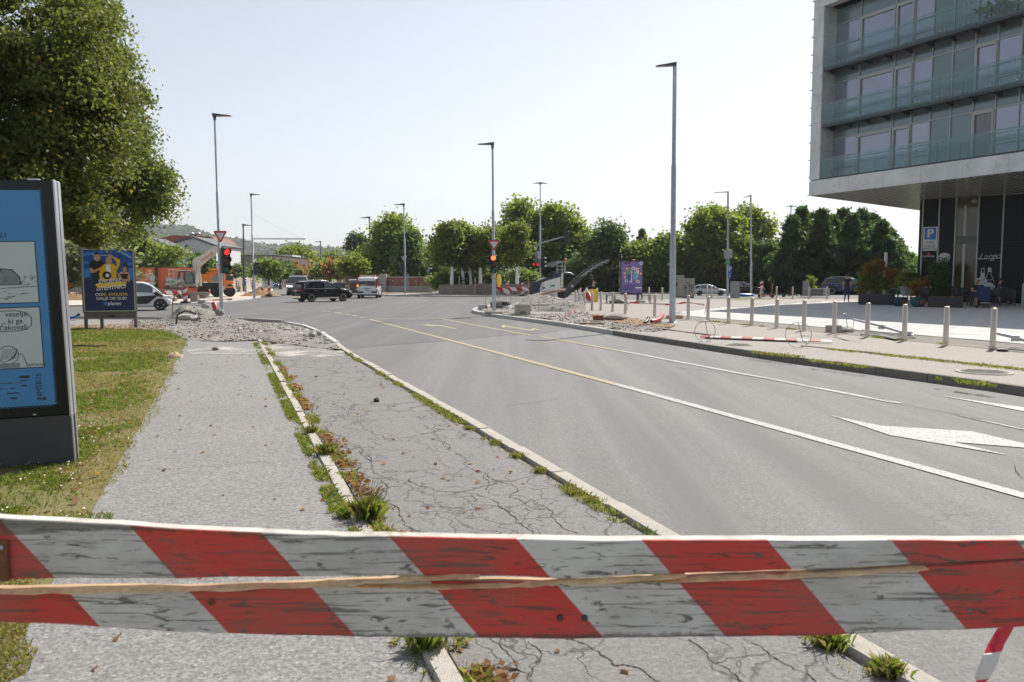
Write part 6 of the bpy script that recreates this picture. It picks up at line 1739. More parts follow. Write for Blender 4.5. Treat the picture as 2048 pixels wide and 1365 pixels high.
for x in(1232,1280):lump(x,607.5,ZR,(.5,.3,.14),"dark rounded concrete foot weight under the purple pillar" if x<1250 else "second dark foot weight under the purple pillar","kerb_dark","concrete_weight")
# ---- bollards
def bollard_mesh():
 b=MB();r_=.058;h_=.86
 b.lathe([(r_,0),(r_,h_-.035),(r_*.95,h_-.034),(r_*.95,h_-.024),(r_,h_-.022),(r_,h_-.008),(r_*.85,h_),(0,h_)],18,0)
 return b.build("steel_bollard","stainless")
bol0=bollard_mesh()
front=[(1985,697),(1891,689.5),(1808.5,680.5),(1734,673.5),(1668,666),(1607.5,661),(1553,655.5),(1503,650.5),(1457,646.5),(1415.5,642.5),(1376.5,639),(1341.5,636),(1309,633.5),(1250.5,627.3),(1225,623.8),(1201.5,621.3),(1184,621.5),(1168.5,619),(1157,616.8),(1151.5,615)]
back=[(1297.5,602),(1324,601.5),(1414,595.5),(1423,597),(1521.5,597),(1553,598),(1585,598.5),(1618,598.5),(1653.5,599),(1173,603),(1194,605),(1160,604.5),(1811-85,596)]
for i,(x,y)in enumerate(front+back):
 c=G(x,y,ZR+(.02 if i<13 else 0))
 o=bol0 if i==0 else bol0.copy()
 if i:COL.objects.link(o)
 o.location=c;o.rotation_euler=(rnd.uniform(-.012,.012),rnd.uniform(-.012,.012),rnd.uniform(0,6))
 if i<len(front):tag(o,("brushed steel bollard, %s of the long plaza row counted from the near end"%ORD[i]),"bollard","steel bollards along the plaza edge")
 else:tag(o,"steel bollard, %s of the far row between pillar, cars and cafe planters"%ORD[i-len(front)],"bollard","steel bollards of the far row")
def bp_(i,z):x,y=front[i];c=G(x,y,ZR);return Vector((c.x-.07,c.y-.07,ZR+z))
tape("barrier_tape","red and white tape sagging between the bollards by the tallest lamp",[G(1265,606,ZR)+Vector((0,0,.5)),bp_(12,.55)+Vector((-.9,0,.0)),bp_(12,.50),bp_(11,.50),bp_(10,.62),bp_(9,.56)],.07,.45,.35)
tape("barrier_tape","short end of tape hanging down from a bollard",[bp_(9,.56),bp_(9,.38)+Vector((-.04,-.03,0)),bp_(9,.2)+Vector((-.09,-.02,0)),bp_(9,.12)+Vector((-.06,-.02,0))],.09,.2,.2)
tape("barrier_tape","red tape lying on the pavement at the foot of the bollards",[G(1392,643,ZR+.015),G(1404,642.5,ZR+.02),G(1416,642,ZR+.05)],.08,.3,0,False)
tape("barrier_tape","red and white tape wound round a bollard by the purple pillar",[bp_(13,.8),bp_(13,.5)+Vector((.15,0,0)),bp_(13,.05)+Vector((.05,-.05,0))],.07,.25,.2)
tape("barrier_tape","crumpled tape trailing over the gravel mound",[G(1150,622,ZR+.3),G(1140,627,ZR+.25),G(1135,631,ZR+.12),G(1128,634,ZR+.08)],.10,.3,.5)
# ---- fallen striped barrier with two wheel hoops, pipe frames
stripe_mat("fallen_stripe",.52,0.25,.5,0.0,c1=(.36,.05,.045),c2=(.50,.48,.45))
def hoop(c,r_,yaw,label):
 t=thing("wire_hoop",label,"hoop",c,yaw);b=MB()
 b.tube([(math.cos(a)*r_,0,r_+math.sin(a)*r_)for a in[2*math.pi*i/36 for i in range(37)]],.008,6);b.build("ring","galvanised",t)
 b=MB();b.tube([(-.02*r_,0,2*r_),(.35*r_,.05,r_*.6),(.75*r_,.1,.25*r_)],.010,5);b.build("spoke","galvanised",t)
hoop(G(1409.5,684,ZR),.25,R(5),"thin wire hoop standing at the tip of the fallen striped barrier")
hoop(G(1596,695.5,ZR),.275,R(-8),"thin wire hoop crossing the other end of the fallen striped barrier")
hoop(G(1691,666,ZR),.27,R(18),"wire hoop leaning on the concrete block beside the bollard")
a,c=G(1402,677.5,ZR),G(1664,688,ZR);d=c-a
fb=thing("fallen_barrier","red and white striped barrier rail lying flat on the pavement","barrier",a,math.atan2(d.y,d.x))
b=MB();b.mm(0,-.065,.05,d.length,.065,.07);o=b.build("rail","fallen_stripe",fb);o.rotation_euler=(R(16),0,0)
b=MB();b.mm(.1,.0,.0,d.length*.75,.05,.05);b.build("support","dark_metal",fb)
tape("barrier_tape","tape trailing on the ground from the hoop to the pipe frame",[G(1600,671,ZR+.02),G(1640,672.5,ZR+.03),G(1668,671.5,ZR+.03),G(1700,665,ZR+.2),G(1732,659,ZR+.3)],.09,.28,.3,False)
def pipe_frame(label,pts1,pts2):
 c0=G(*pts1[0],ZR);t=thing("pipe_frame",label,"pipe frame",c0)
 b=MB();b.tube([G(x,y,ZR)-c0+Vector((0,0,z))for(x,y),z in zip(pts1,(.30,.22,.09,.05))],.035,8);b.build("pipe","galvanised",t)
 for k in(1,2):
  q=G(*pts1[k],ZR)-c0;b=MB();b.box((q.x,q.y,.2 if k==1 else .10),(.16,.10,.12),0,R(-40));b.build("coupling","galvanised",t)
 b=MB()
 for i in range(len(pts2)-1):b.tube([G(*pts2[i],ZR)-c0+Vector((0,0,.05)),G(*pts2[i+1],ZR)-c0+Vector((0,0,.04))],.022,6)
 b.build("base_frame","lens_grey",t)
pipe_frame("toppled pipe frame lying between two bollards beside the wire hoop",[(1706,660),(1763,669),(1817,676),(1828,677.5)],[(1740,665),(1722,672),(1800,680),(1832,678),(1765,669),(1740,665)])
pipe_frame("toppled pipe frame behind the bollard at the near end of the row",[(1992,694),(2030,695.5),(2070,696.5),(2110,698)],[(1976,696),(1990,700),(2060,706),(2090,700)])
b=MB();b.extrude([G(x,y,ZR+.03)for x,y in[(1990,697),(2015,699),(2018,701.5),(1996,701)]],(0,0,.02));tag(b.build("black_sheet","black_plastic"),"black plastic sheet under the near toppled pipe frame","sheet")
b=MB();b.extrude([G(x,y,ZR+.03)for x,y in[(1752,672),(1765,670),(1800,679),(1790,680)]],(0,0,.02));tag(b.build("black_sheet","black_plastic"),"black plastic sheet under the toppled frame beside the hoop","sheet")
def blk(name,label,px,py,size,mat,zz=ZR,yaw=0,bev=.02,cat=None):
 b=MB();b.box((0,0,size[2]/2),size,0,bev=bev);o=b.build(name,mat);o.location=G(px,py,zz);o.rotation_euler=(0,0,yaw);return tag(o,label,cat or name.replace("_"," "))
blk("concrete_block","square pale concrete block at the foot of a bollard",1667,665,(.42,.3,.2),"kerb_concrete",yaw=R(-20))
lump(1691,665,ZR,(.28,.18,.09),"half round concrete weight under the leaning wire hoop","kerb_concrete","concrete_weight")
blk("timber_block","short timber block behind the foot of the tallest lamp post",1349,638,(.62,.12,.12),"wood_raw",yaw=R(-10))
def pipe(name,label,pts,r_,mat,zz=ZR,cat="pipe"):
 c0=G(*pts[0],zz);t=MB();t.tube([G(x,y,zz)-c0+Vector((0,0,r_+dz))for(x,y),dz in zip(pts,[0,.02,.06,.16])],r_,10,0,False)
 t.tube([G(x,y,zz)-c0+Vector((0,0,r_+dz))for(x,y),dz in zip(pts,[0,.02,.06,.16])],r_*.85,10,1,False)
 o=t.build(name,[mat,"ink"]);o.location=c0;tag(o,label,cat)
pipe("red_pipe","short bent red plastic pipe on the dug earth before the tallest lamp",[(1303,648),(1312,647.5),(1320,646),(1325,642.5)],.07,"red_plastic")
pipe("black_hose","black cable end lying on gravel beside the red pipe",[(1289,649.5),(1292,649),(1295,648.5),(1297,648)],.05,"black_plastic",cat="hose")
b=MB();b.box((0,0,.06),(.85,.55,.05),0,bev=.01);o=b.build("rusty_plate","rust");o.location=G(1220,636.5,ZR+.06);o.rotation_euler=(R(4),R(-5),R(20));tag(o,"rusty iron plate lying on the excavated gravel","metal plate")
blk("rusty_block","rusty brown iron block beside the rusty plate",1196,640.5,(.35,.3,.16),"rust",ZR+.05)
lump(1228,642,ZR,(.5,.2,.1),"white broken slab beside the rusty plate","stone_pale","broken_slab",.05)
blk("rusty_bar","thin rusty bar on the gravel behind the new kerb",1184,649,(.8,.05,.04),"rust",ZR+.04,R(-20))
def shaft(px,py,w,h_,label):
 c=G(px,py,ZR);t=thing("concrete_shaft",label,"concrete shaft",c,R(8));b=MB()
 o,i_=w/2,w/2-.10
 for x0,y0,x1,y1 in((-o,-o,o,-i_),(-o,i_,o,o),(-o,-i_,-i_,i_),(i_,-i_,o,i_)):b.mm(x0,y0,0,x1,y1,h_)
 b.build("walls","kerb_concrete",t);b=MB();b.mm(-o*.55,-o-.012,h_*.12,o*.3,-o-.002,h_*.42);b.build("recess","kerb_dark",t);b=MB();b.mm(-o-.03,-o-.03,h_-.002,o+.03,-o+.06,h_+.04);b.build("rim","new_concrete",t)
shaft(1045,631,28*mpp(33),20*mpp(33),"square open concrete shaft box standing on the excavated gravel")
c=G(1006,617,ZR);t=thing("well_ring","dark tyre like ring on a pale concrete ring behind the lamp post","concrete ring",c)
b=MB();b.lathe([(.42,0),(.42,.14),(.30,.14),(.30,.02)],20);b.build("ring","new_concrete",t);b=MB();b.lathe([(.36,.145),(.36,.32),(.27,.32),(.27,.16)],20);b.build("seal","rubber",t)
b=MB();b.lathe([(.20,-.3),(.20,.3),(.15,.3),(.15,-.28)],16,0,(0,0,.2),Matrix.Rotation(R(80),3,'Y'));o=b.build("concrete_pipe","kerb_dark");o.location=G(993,617.5,ZR);tag(o,"short grey concrete pipe lying beside the lamp post foot","pipe")
blk("kerb_block","pale loose kerb block at the rounded pavement corner",965,619,(.42,.25,.22),"new_concrete",yaw=R(10));blk("rusty_stake","rusty stake plate next to the loose kerb block",972.5,619.5,(.06,.10,.24),"rust")
blk("pole_footing","square concrete footing slab at the foot of the signal lamp post",989,627.5,(.8,.5,.10),"kerb_concrete",bev=.02)
blk("timber_board","white timber board lying along the gravel edge",1105,612,(2.2,.15,.10),"new_concrete",ZR+.12,R(20))
blk("timber_plank","pale plank lying on the gravel near the signal lamp",1018,628,(.8,.12,.05),"wood_raw",ZR+.03,R(-30));blk("white_board","white flat board leaning on gravel next to the shaft box",1027,629.5,(.9,.25,.05),"render_white",ZR+.03,R(10))
for i,(x,y,h_)in enumerate([(1077,624,.5),(1105,617,.5),(970,618,.6)]):
 b=MB();b.tube([(0,0,0),(.02,0,h_)],.012,5);o=b.build("iron_stake","rust");o.location=G(x,y,ZR);tag(o,["thin iron stake with red cap beside the pit in the gravel","thin iron stake on the gravel mound","thin iron stake on the corner kerb"][i],"stake")
 # ---- work-site delineators and boards
stripe_mat("delineator_stripe",.42,-.55,.5,0.0,axis=("Z","X"));stripe_mat("board_stripe",.9,.8,.5,0.0)
def delineator(px,pyt,pyb,zz,label,wpx=9.0):
 c=G(px,pyb,zz);m=mpp(c.y);t=thing("delineator",label,"delineator",c,0,"striped delineators");h_=(pyb-pyt)*m;w=wpx*m
 b=MB();b.box((0,0,.06),(w*1.7,.5,.12),0,bev=.03);b.build("foot","rubber",t)
 b=MB();b.box((0,0,.12+(h_-.12)/2),(w,.05,h_-.12),0,bev=.02);b.build("panel","delineator_stripe",t)
 return t
delineator(371,574,607,ZF,"striped delineator standing at the sandy kerb behind the white microcar")
delineator(538.5,571,592,ZF,"striped delineator at the corner by the earth heap",6.5)
delineator(863,562,578,ZF,"small striped delineator at the end of the brick wall",3.5)
delineator(1015,566,593,0,"striped delineator holding the barrier board near the pay pillar",5.5);delineator(1045,566,593,0,"striped delineator holding the barrier board next to the milling machine",5.5)
delineator(1523,563,594,ZR,"white and red delineator between the estate car and the scooters",7.0)
def board(px0,py0,px1,py1,hpx,Y,label,legs=True,mat="board_stripe",zz=ZF):
 a,c=P(px0,py0,Y),P(px1,py1,Y);d=c-a;t=thing("barrier_board",label,"barrier",a);m=mpp(Y)
 t.rotation_euler=(0,-math.atan2(d.z,d.x),0)
 b=MB();b.mm(0,0,-hpx*m/2,d.length,.04,hpx*m/2);b.build("board",mat,t)
 if legs:
  for k in(.12,.88):
   b=MB();x=d.length*k;b.tube([(x,.06,.0),(x-.2,-.3,zz-a.z-d.z*k)],.018,5);b.tube([(x,.06,.0),(x+.2,.5,zz-a.z-d.z*k)],.018,5);b.build("leg","galvanised",t)
board(1009.5,578.5,1060,579,7.5,61,"long striped barrier board between two delineators by the milling machine",False)
board(994,577.5,1023.5,586,8.5,54,"tilted striped barrier board on wire legs behind the signal lamp post",True,"board_stripe",ZR)
board(319,585,362,585.5,7.0,57,"striped barrier board behind the white microcar",True)
board(398,602,464,598.8,3.0,53.5,"low red and white barrier rail at the sandy kerb edge",True)
board(128,585,172,588,3.0,57,"thin striped rail between orange machine and poster board",True)
q=G(997,595,0);ys=thing("yellow_sign","small yellow oval road works sign on a thin post","road sign",q,R(60));m=mpp(q.y)
b=MB();b.tube([(0,0,0),(0,0,38*m)],.025,6);b.build("post","galvanised",ys);b=MB();b.ell((0,-.04,33*m),(.42,.015,.55),0,16,9);b.build("plate","yellow_paint",ys);b=MB();b.box((0,-.04,20*m),(.45,.02,.6));b.build("lower_plate","yellow_paint",ys)
q=G(1007,582,ZF);pp2=thing("pay_pillar","tall grey pay pillar with small screen at the bicycle stand","pillar",q);m=mpp(q.y)
b=MB();b.mm(-4.0*m,-.2,0,4.0*m,.3,37*m,0,.04);b.build("case","sign_back",pp2);b=MB();b.mm(-1.5*m,-.22,26*m,2.2*m,-.203,32*m);b.build("screen","ink",pp2);b=MB();b.ell((0,0,40*m),(.25,.2,.35));b.build("top_lamp","sign_back",pp2)
for i,(x,y)in enumerate([(1027,577),(1057,577),(1039,577),(1188,575),(1198,575),(1176,575),(1163,575)]):
 q=G(x,y,ZF);m=mpp(q.y);b=MB();b.box((0,0,5.5*m),(2.6*m,.3,11*m),0,bev=.1);o=b.build("bicycle_dock","sign_back");o.location=q;tag(o,"small grey bicycle dock post, %s of the row counted from the pay pillar"%ORD[i],"bicycle dock","bicycle docks")
q=G(1186,605,ZR);b=MB();b.box((0,0,.4),(.45,.35,.8),0,bev=.05);o=b.build("orange_canister","yellow_paint");o.location=q;tag(o,"orange yellow canister beside the bollards and the gravel","canister")
b=MB();b.lathe([(.55,0),(.3,.5),(0,.95)],4,0,smooth=False);o=b.build("warning_cone","board_stripe");o.location=G(1173,606,ZR);o.rotation_euler=(0,0,R(30));tag(o,"crumpled orange and white warning sign on the gravel","warning sign")
# ---- cabinets, louvred boxes, planter bench
M("cabinet",(.33,.32,.29),.6,var=.12,vs=3)
def cabinet(px0,px1,pyt,pyb,label,marks):
 c=G((px0+px1)/2,pyb,ZR);m=mpp(c.y);w=(px1-px0)*m;h_=(pyb-pyt)*m
 t=thing("switch_cabinet",label,"switch cabinet",c,R(-4),"grey switch cabinets")
 b=MB();b.mm(-w/2,0,.12,w/2,.7,h_,0,.02);b.build("body","cabinet",t);b=MB();b.mm(-w/2+.04,.04,0,w/2-.04,.66,.118);b.build("plinth","kerb_dark",t);b=MB();b.mm(-w/2-.03,-.03,h_,w/2+.03,.73,h_+.05);b.build("lid","render_grey",t)
 b=MB();b.mm(-.008,-.004,.2,.008,-.001,h_-.08);b.build("door_seam","ink",t)
 f=Flat((0,-.003,h_*.5),(1,0,0),(0,0,1),.002)
 for k in range(marks):
  x,z=rnd.uniform(-w*.4,w*.2),rnd.uniform(-.1,h_*.35);f.line([(x+rnd.uniform(-.2,.2),z+rnd.uniform(-.35,.2))for _ in range(5)],.03,"ink",1)
 f.build("graffiti",t)
cabinet(1342,1367.5,552.5,596,"scribbled grey switch cabinet next to the tallest lamp post",5);cabinet(1367,1389,559,597,"lower grey switch cabinet with black scrawls beside the silver estate car",7)
def louvre(px0,px1,pyt,pyb,label,side):
 c=G((px0+px1)/2,pyb,ZR);m=mpp(c.y);w=(px1-px0)*m;h_=(pyb-pyt)*m;t=thing("louvred_box",label,"louvred box",c,R(-25));b=MB();b.mm(-w*.45,0,0,w*.45,w*.8,h_);b.build("core","slab_edge",t)
 for i in range(13):
  b=MB();b.mm(-w*.47,-.02,h_*i/13+.02,w*.47,.0,h_*(i+.7)/13+.02);b.build("slat","sign_back",t)
 b=MB();b.mm(-w*.47,-.021,0,-w*.455,w*.8,h_+.01);b.build("side","sign_back",t)
louvre(1460,1478,563.5,597,"grey louvred box beside the pole with parking sign",0);louvre(1605,1618,562.5,592.5,"grey louvred box at the end of the planter bench",0)
c=G(1636,592.5,ZR);m=mpp(c.y);t=thing("planter_bench","grey slatted planter bench with a pale end panel and a small shrub","bench",c,R(-3))
b=MB();b.mm(-20*m,.06,0,22*m,1.0,14*m);b.build("core","slab_edge",t)
for i in range(5):
 b=MB();b.mm(-20*m,0,(.4+i*2.8)*m,10*m,.05,(2.4+i*2.8)*m);b.build("slat","sign_back",t)
b=MB();b.mm(10.2*m,-.02,0,22.5*m,.05,14.6*m);b.build("end_panel","lens_grey",t);b=MB();b.mm(-20*m,-.03,14.05*m,23*m,1.0,15.3*m);b.build("top","lens_grey",t)
shrub("young_shrub","small yellow green shrub growing behind the planter bench",1623,66,[(1622,562,5,9),(1624,573,4,8)],420,.12,"leaf_bright",.3,z0=ZR)
# ---- brown earth mounds and rubble by the far roads
def mound(label,px,py,rx,ry,h_,zz,mat="brown_earth"):
 c=G(px,py,zz);b=MB();rows=[]
 for i in range(10):
  r_=i/9.0;rows.append([Vector((math.cos(6.283*j/28)*rx*r_,math.sin(6.283*j/28)*ry*r_,h_*(1-r_)**.9*(1+.35*mnoise.noise(Vector((j*.5+px,i*.6,1))))-.03))for j in range(29)])
 b.grid(rows[::-1],0);o=b.build("earth_heap",mat);o.location=c;return tag(o,label,"earth heap")
mound("brown earth heap behind the black estate car and scooters",1540,576,2.6,2.4,1.25,ZF);mound("brown earth heap behind the louvred planter",1608,575.5,3.4,2.4,1.1,ZF);mound("second ridge of brown earth by the blue estate car",1642,575.5,2.6,2.0,1.25,ZF)
mound("dark brown earth heap on the dug-up pavement by the workers",522,591.5,1.7,1.4,.72,ZF);mound("low dark heap beside the earth heap near the workers",503,592.5,1.2,.8,.3,ZF)
mound("brown earth strip at the kerb beyond the white van",775,588,1.3,.8,.14,ZF);mound("low earth hump beside the excavator bucket machine",155,600,2.2,1.2,.5,ZF)
b=MB();rows=[[Vector((math.cos(6.283*j/14)*.2*r_*(1+.3*mnoise.noise(Vector((j,r_*4,2)))),math.sin(6.283*j/14)*.12*r_,.10*(1-r_*r_)*(1+.8*mnoise.noise(Vector((j*.8,r_*5,4))))))for j in range(15)]for r_ in(1,.8,.6,.4,.2,.02)]
b.grid(rows,0);o=b.build("crumpled_cloth","lens_grey");M("cloth_tan",(.50,.36,.25),.9,var=.3,vs=30);o.data.materials[0]=MATS["cloth_tan"];o.location=G(350,716,ZL);tag(o,"crumpled tan and white cloth at the edge of lawn and footpath","cloth")
def branch(label,pts,r_,mat="bark"):
 c=G(*pts[0],ZL);b=MB();b.tube([G(x,y,ZL)-c+Vector((0,0,r_+dz))for(x,y),dz in zip(pts,(0,.03,.02,.05))],[r_,r_,r_*.8,r_*.5],6);o=b.build("fallen_branch",mat);o.location=c;tag(o,label,"branch")
branch("dark fallen branch lying on the dry lawn",[(142,694),(165,696),(195,696.5),(214,697)],.022)
pipe("blue_pipe","thin blue pipe on the ground beyond the dry lawn",[(128,641),(140,640),(150,640),(158,641)],.05,"blue_sign",0.03)
b=MB();b.tube([(0,0,0),(.05,0,.6),(.30,0,1.35),(.5,0,1.5)],.018,6);o=b.build("bent_rod","rust");o.location=G(344,633,0.0);tag(o,"bent rusty rod rising behind the rubble heap","rod")
b=MB();b.lathe([(.11,0),(.11,.5),(.09,.5)],12);o=b.build("red_pipe","red_plastic");o.location=G(433,625,ZL);o.rotation_euler=(R(10),R(-12),0);tag(o,"stub of red plastic pipe upright beside the rubble lamp post","pipe")
b=MB();b.tube([(0,0,0),(.1,-.1,.35),(.4,-.2,.5),(.8,-.3,.4)],.03,6);o=b.build("black_cable","black_plastic");o.location=G(352,651,ZL);tag(o,"black cable loop sticking out of the rubble heap","cable")
for i,(px,py)in enumerate([(390,604),(405,608),(346,603)]):
 blk("loose_block",["grey block on the road edge at the sandy kerb","small block on the kerb next to the grey block","dark clod on the sandy kerb by the microcar"][i],px,py,(.45,.35,.4 if i==0 else .22),"kerb_dark" if i!=1 else "kerb_concrete",ZF)
for i,(px,py,mt)in enumerate([(397,592,"render_white"),(416,590,"tape_red"),(350,592,"orange_paint"),(387,592,"render_white")]):
 blk("bucket",["white bucket in front of the excavator tracks","pale red bucket before the truck wheels","orange bucket below the striped barrier board","second white bucket by the excavator blade"][i],px,py,(.38,.38,.42 if i else .6),mt,ZF,bev=.08)
 # ================================================================== VEHICLES
def car_paint(name,c,metal=0.0,rough=0.32):
 return M(name,c,rough,metal,.5,var=.03,coat=.6)
M("paint_black",(.003,.0033,.0045),.12,0,.35,var=.03);car_paint("paint_white_car",(.70,.71,.73));car_paint("paint_silver",(.50,.51,.52),.4);car_paint("paint_navy",(.012,.022,.10));car_paint("paint_green",(.016,.035,.026));car_paint("paint_grey",(.03,.034,.04));car_paint("paint_blue",(.05,.09,.20));car_paint("paint_microcar",(.74,.76,.78))
M("car_glass",(.012,.015,.018),.04,spec=.9,var=0);M("car_glass_light",(.09,.125,.125),.05,spec=.9,var=0.1);M("tail_red",(.36,.012,.015),.15,var=0);M("head_clear",(.55,.56,.58),.1,.3,var=0);M("rim_alloy",(.42,.42,.43),.3,.8,var=.05);M("rim_dark",(.07,.07,.075),.35,.6);M("plate_white",(.62,.63,.64),.5,var=.02)
emit("lamp_amber",(1.0,.42,.06),1.6);emit("headlamp_on",(1.0,.98,.94),2.0)
M("amber_plastic",(.80,.24,.02),.35,var=.05)
def interp(pts,x):
 if x<=pts[0][0]:return pts[0][1]
 for(a,ya),(c,yc)in zip(pts[:-1],pts[1:]):
  if x<=c:
   t=(x-a)/(c-a)if c>a else 0
   return ya+(yc-ya)*t
 return pts[-1][1]
def smooth_i(pts,x,w=.09):
 return(interp(pts,x-w)+2*interp(pts,x)+interp(pts,x+w))/4
def car(name,label,loc,rz,S,paint,scale=1.0,cat="car",group=None,glass="car_glass"):
 """S: length L, width W, wheels (xr, xf, radius), deck line, roof line (x from rear -L/2 to nose L/2)"""
 L,Wd,xr,xf,wr=S["L"],S["W"],S["xr"],S["xf"],S["wr"]
 deck,roof=S["deck"],S["roof"];sill=S.get("sill",.26);nose=S.get("nose",(.55,.55));tum=S.get("tumble",.16)
 t=thing(name,label,cat,loc,rz,group);t.scale=(scale,)*3
 hw=Wd/2
 def plan(x):
  e=abs(x)/(L/2)
  return 1-(S.get("taper_f",.16)if x>0 else S.get("taper_r",.10))*e**(5 if x>0 else 7)
 def wz(x,z):
  zt=deck_z(x);k=(z-sill)/max(.2,zt-sill)
  return hw*plan(x)*(1-.05*(2*k-.9)**2-.015*(k>.95))
 def deck_z(x):return smooth_i(deck,x)
 def roof_z(x):return max(smooth_i(roof,x,.05),deck_z(x))
 nst=64
 xs=[-L/2+L*i/(nst-1)for i in range(nst)]
 Ra=wr*1.13
 def zlow(x):
  z=sill+(.10*max(0,(abs(x)-L/2+.5)/.5)if True else 0)
  for xw in(xr,xf):
   d=abs(x-xw)
   if d<Ra:z=max(z,min(wr+math.sqrt(Ra*Ra-d*d),deck_z(x)-.06))
  return z
 rows=[]
 for x in xs:
  zl,zt=zlow(x),deck_z(x);e=abs(x)/(L/2)
  pts=[]
  for k in range(8):
   f=k/7;z=zl+(zt-zl)*f
   sh=0.0
   if e>.90:
    q=(e-.90)/.10;zz=(z-S.get("bump_z",.55));sh=-math.copysign(1,x)*q*S.get("lean",.10)*(zz/.5)**2
   pts.append(Vector((x+sh,wz(x,z),z)))
  y=pts[-1].y;xt=pts[-1].x
  pts+=[Vector((xt,y*.90,zt+.018)),Vector((xt,y*.6,zt+.035)),Vector((xt,0,zt+.045))]
  full=pts+[Vector((p.x,-p.y,p.z))for p in reversed(pts[:-1])]
  rows.append(full)
 b=MB();b.grid(rows,0)
 b.add(rows[0],[tuple(range(len(rows[0])))],0);b.add(rows[-1],[tuple(reversed(range(len(rows[-1]))))],0)
 b.build("body",paint,t)
 b=MB();b.mm(-L/2+.15,-hw*.82,sill-.04,L/2-.15,hw*.82,sill+.22)
 for xw in(xr,xf):b.mm(xw-Ra*1.02,-hw*.86,sill,xw+Ra*1.02,hw*.86,wr+Ra*.9)
 b.build("underbody","black_plastic",t)
 gx0,gx1=roof[0][0],roof[-1][0]
 ng=44;gxs=[gx0+(gx1-gx0)*i/(ng-1)for i in range(ng)]
 def yside(x,z):
  zb=deck_z(x);return hw*plan(x)*.955-tum*max(0,z-zb)*(0.8+.35*max(0,z-zb))
 rows=[]
 for x in gxs:
  zb,zr=deck_z(x)-.02,roof_z(x)
  pts=[Vector((x,yside(x,zb+(zr-zb)*f),zb+(zr-zb)*f))for f in(0,.3,.6,.85,.96)]
  yt=pts[-1].y;h=max(0.0,zr-zb)
  pts+=[Vector((x,yt-.03,zr)),Vector((x,yt*.7,zr+.025*min(1,h))),Vector((x,0,zr+.045*min(1,h)))]
  rows.append(pts+[Vector((p.x,-p.y,p.z))for p in reversed(pts[:-1])])
 b=MB();b.grid(rows,0);b.build("roof",paint,t)
 for(x0,x1,gm)in S["wins"]:
  for sg in(1,-1):
   g=MB();rr=[];n=14
   for i in range(n+1):
    x=x0+(x1-x0)*i/n;zb=deck_z(x)+.035;zt=roof_z(x)-.07
    if zt<zb+.01:zt=zb+.01
    rr.append([Vector((x,sg*(yside(x,zb+(zt-zb)*f)+.007),zb+(zt-zb)*f))for f in(0,.5,1)])
   g.grid(rr,0);g.build("side_window",gm,t)
 for key in("ws","rw"):
  x0,x1=S[key];g=MB();rr=[]
  for i in range(9):
   x=x0+(x1-x0)*i/8;zr=roof_z(x);yt=yside(x,zr*.96+deck_z(x)*.04)-.07
   rr.append([Vector((x+(.006 if key=="ws" else-.006),yt*f,zr+.012+.045*(1-abs(f))*min(1,max(0,zr-deck_z(x)))))for f in(-1,-.7,-.35,0,.35,.7,1)])
  g.grid(rr,0);g.build("windscreen" if key=="ws" else "rear_window",glass,t)
 if S.get("chrome_line"):
  for sg in(1,-1):
   a,c=S["wins"][0][0]-.05,S["wins"][-1][1]+.05
   g=MB();pts=[Vector((x,sg*(yside(x,deck_z(x)+.03)+.012),deck_z(x)+.022))for x in[a+(c-a)*i/12 for i in range(13)]]
   pts2=[Vector((x,sg*(yside(x,roof_z(x)-.06)+.012),roof_z(x)-.055))for x in[a+(c-.45-a)*i/12 for i in range(13)]]
   g.tube(pts,.011,5);g.tube([pts[0]]+pts2,.010,5);g.build("window_trim","chrome",t)
 if S.get("rails"):
  for sg in(1,-1):
   a,c=S["rails"];g=MB();g.tube([Vector((a,sg*(yside(a,roof_z(a))-.06),roof_z(a)+.02))]+[Vector((x,sg*(yside(x,roof_z(x))-.06),roof_z(x)+.06))for x in(a+.12,(a+c)/2,c-.12)]+[Vector((c,sg*(yside(c,roof_z(c))-.06),roof_z(c)+.02))],.018,6);g.build("roof_rail",S.get("rail_mat","chrome"),t)
 for x in S.get("doors",[]):
  for sg in(1,-1):
   g=MB();zs_=[sill+.08+(deck_z(x)-sill-.1)*k/6 for k in range(7)]
   g.grid([[Vector((x-.006,sg*(wz(x,z)+.002),z)),Vector((x+.006,sg*(wz(x,z)+.002),z))]for z in zs_],0);g.build("door_seam","ink",t)
   g=MB();z=deck_z(x)-.14;g.box((x+.16,sg*(wz(x,z)+.012),z),(.16,.025,.03));g.build("door_handle",S.get("handle","chrome"),t)
 if S.get("cladding"):
  for sg in(1,-1):
   g=MB();g.grid([[Vector((x,sg*(wz(x,sill)+.008),sill-.02)),Vector((x,sg*(wz(x,sill+.1)+.010),sill+.10))]for x in[xr+Ra+(xf-xr-2*Ra)*i/8 for i in range(9)]],0);g.build("sill_trim",S["cladding"],t)
 for nm,x,wdt in(("rear_bumper",-L/2,.93),("front_bumper",L/2,.86)):
  g=MB();sg=1 if x>0 else-1
  g.grid([[Vector((x+sg*(.03-.06*abs(f)**3),f*hw*wdt*plan(x),z))for f in(-1,-.8,-.4,0,.4,.8,1)]for z in((sill+.08,.30+sill,.44+sill)if sg<0 else(sill+.08,.26+sill,.34+sill))],0)
  g.build(nm,S.get("bumper",paint),t)
 zt=S.get("tail_z",.85)
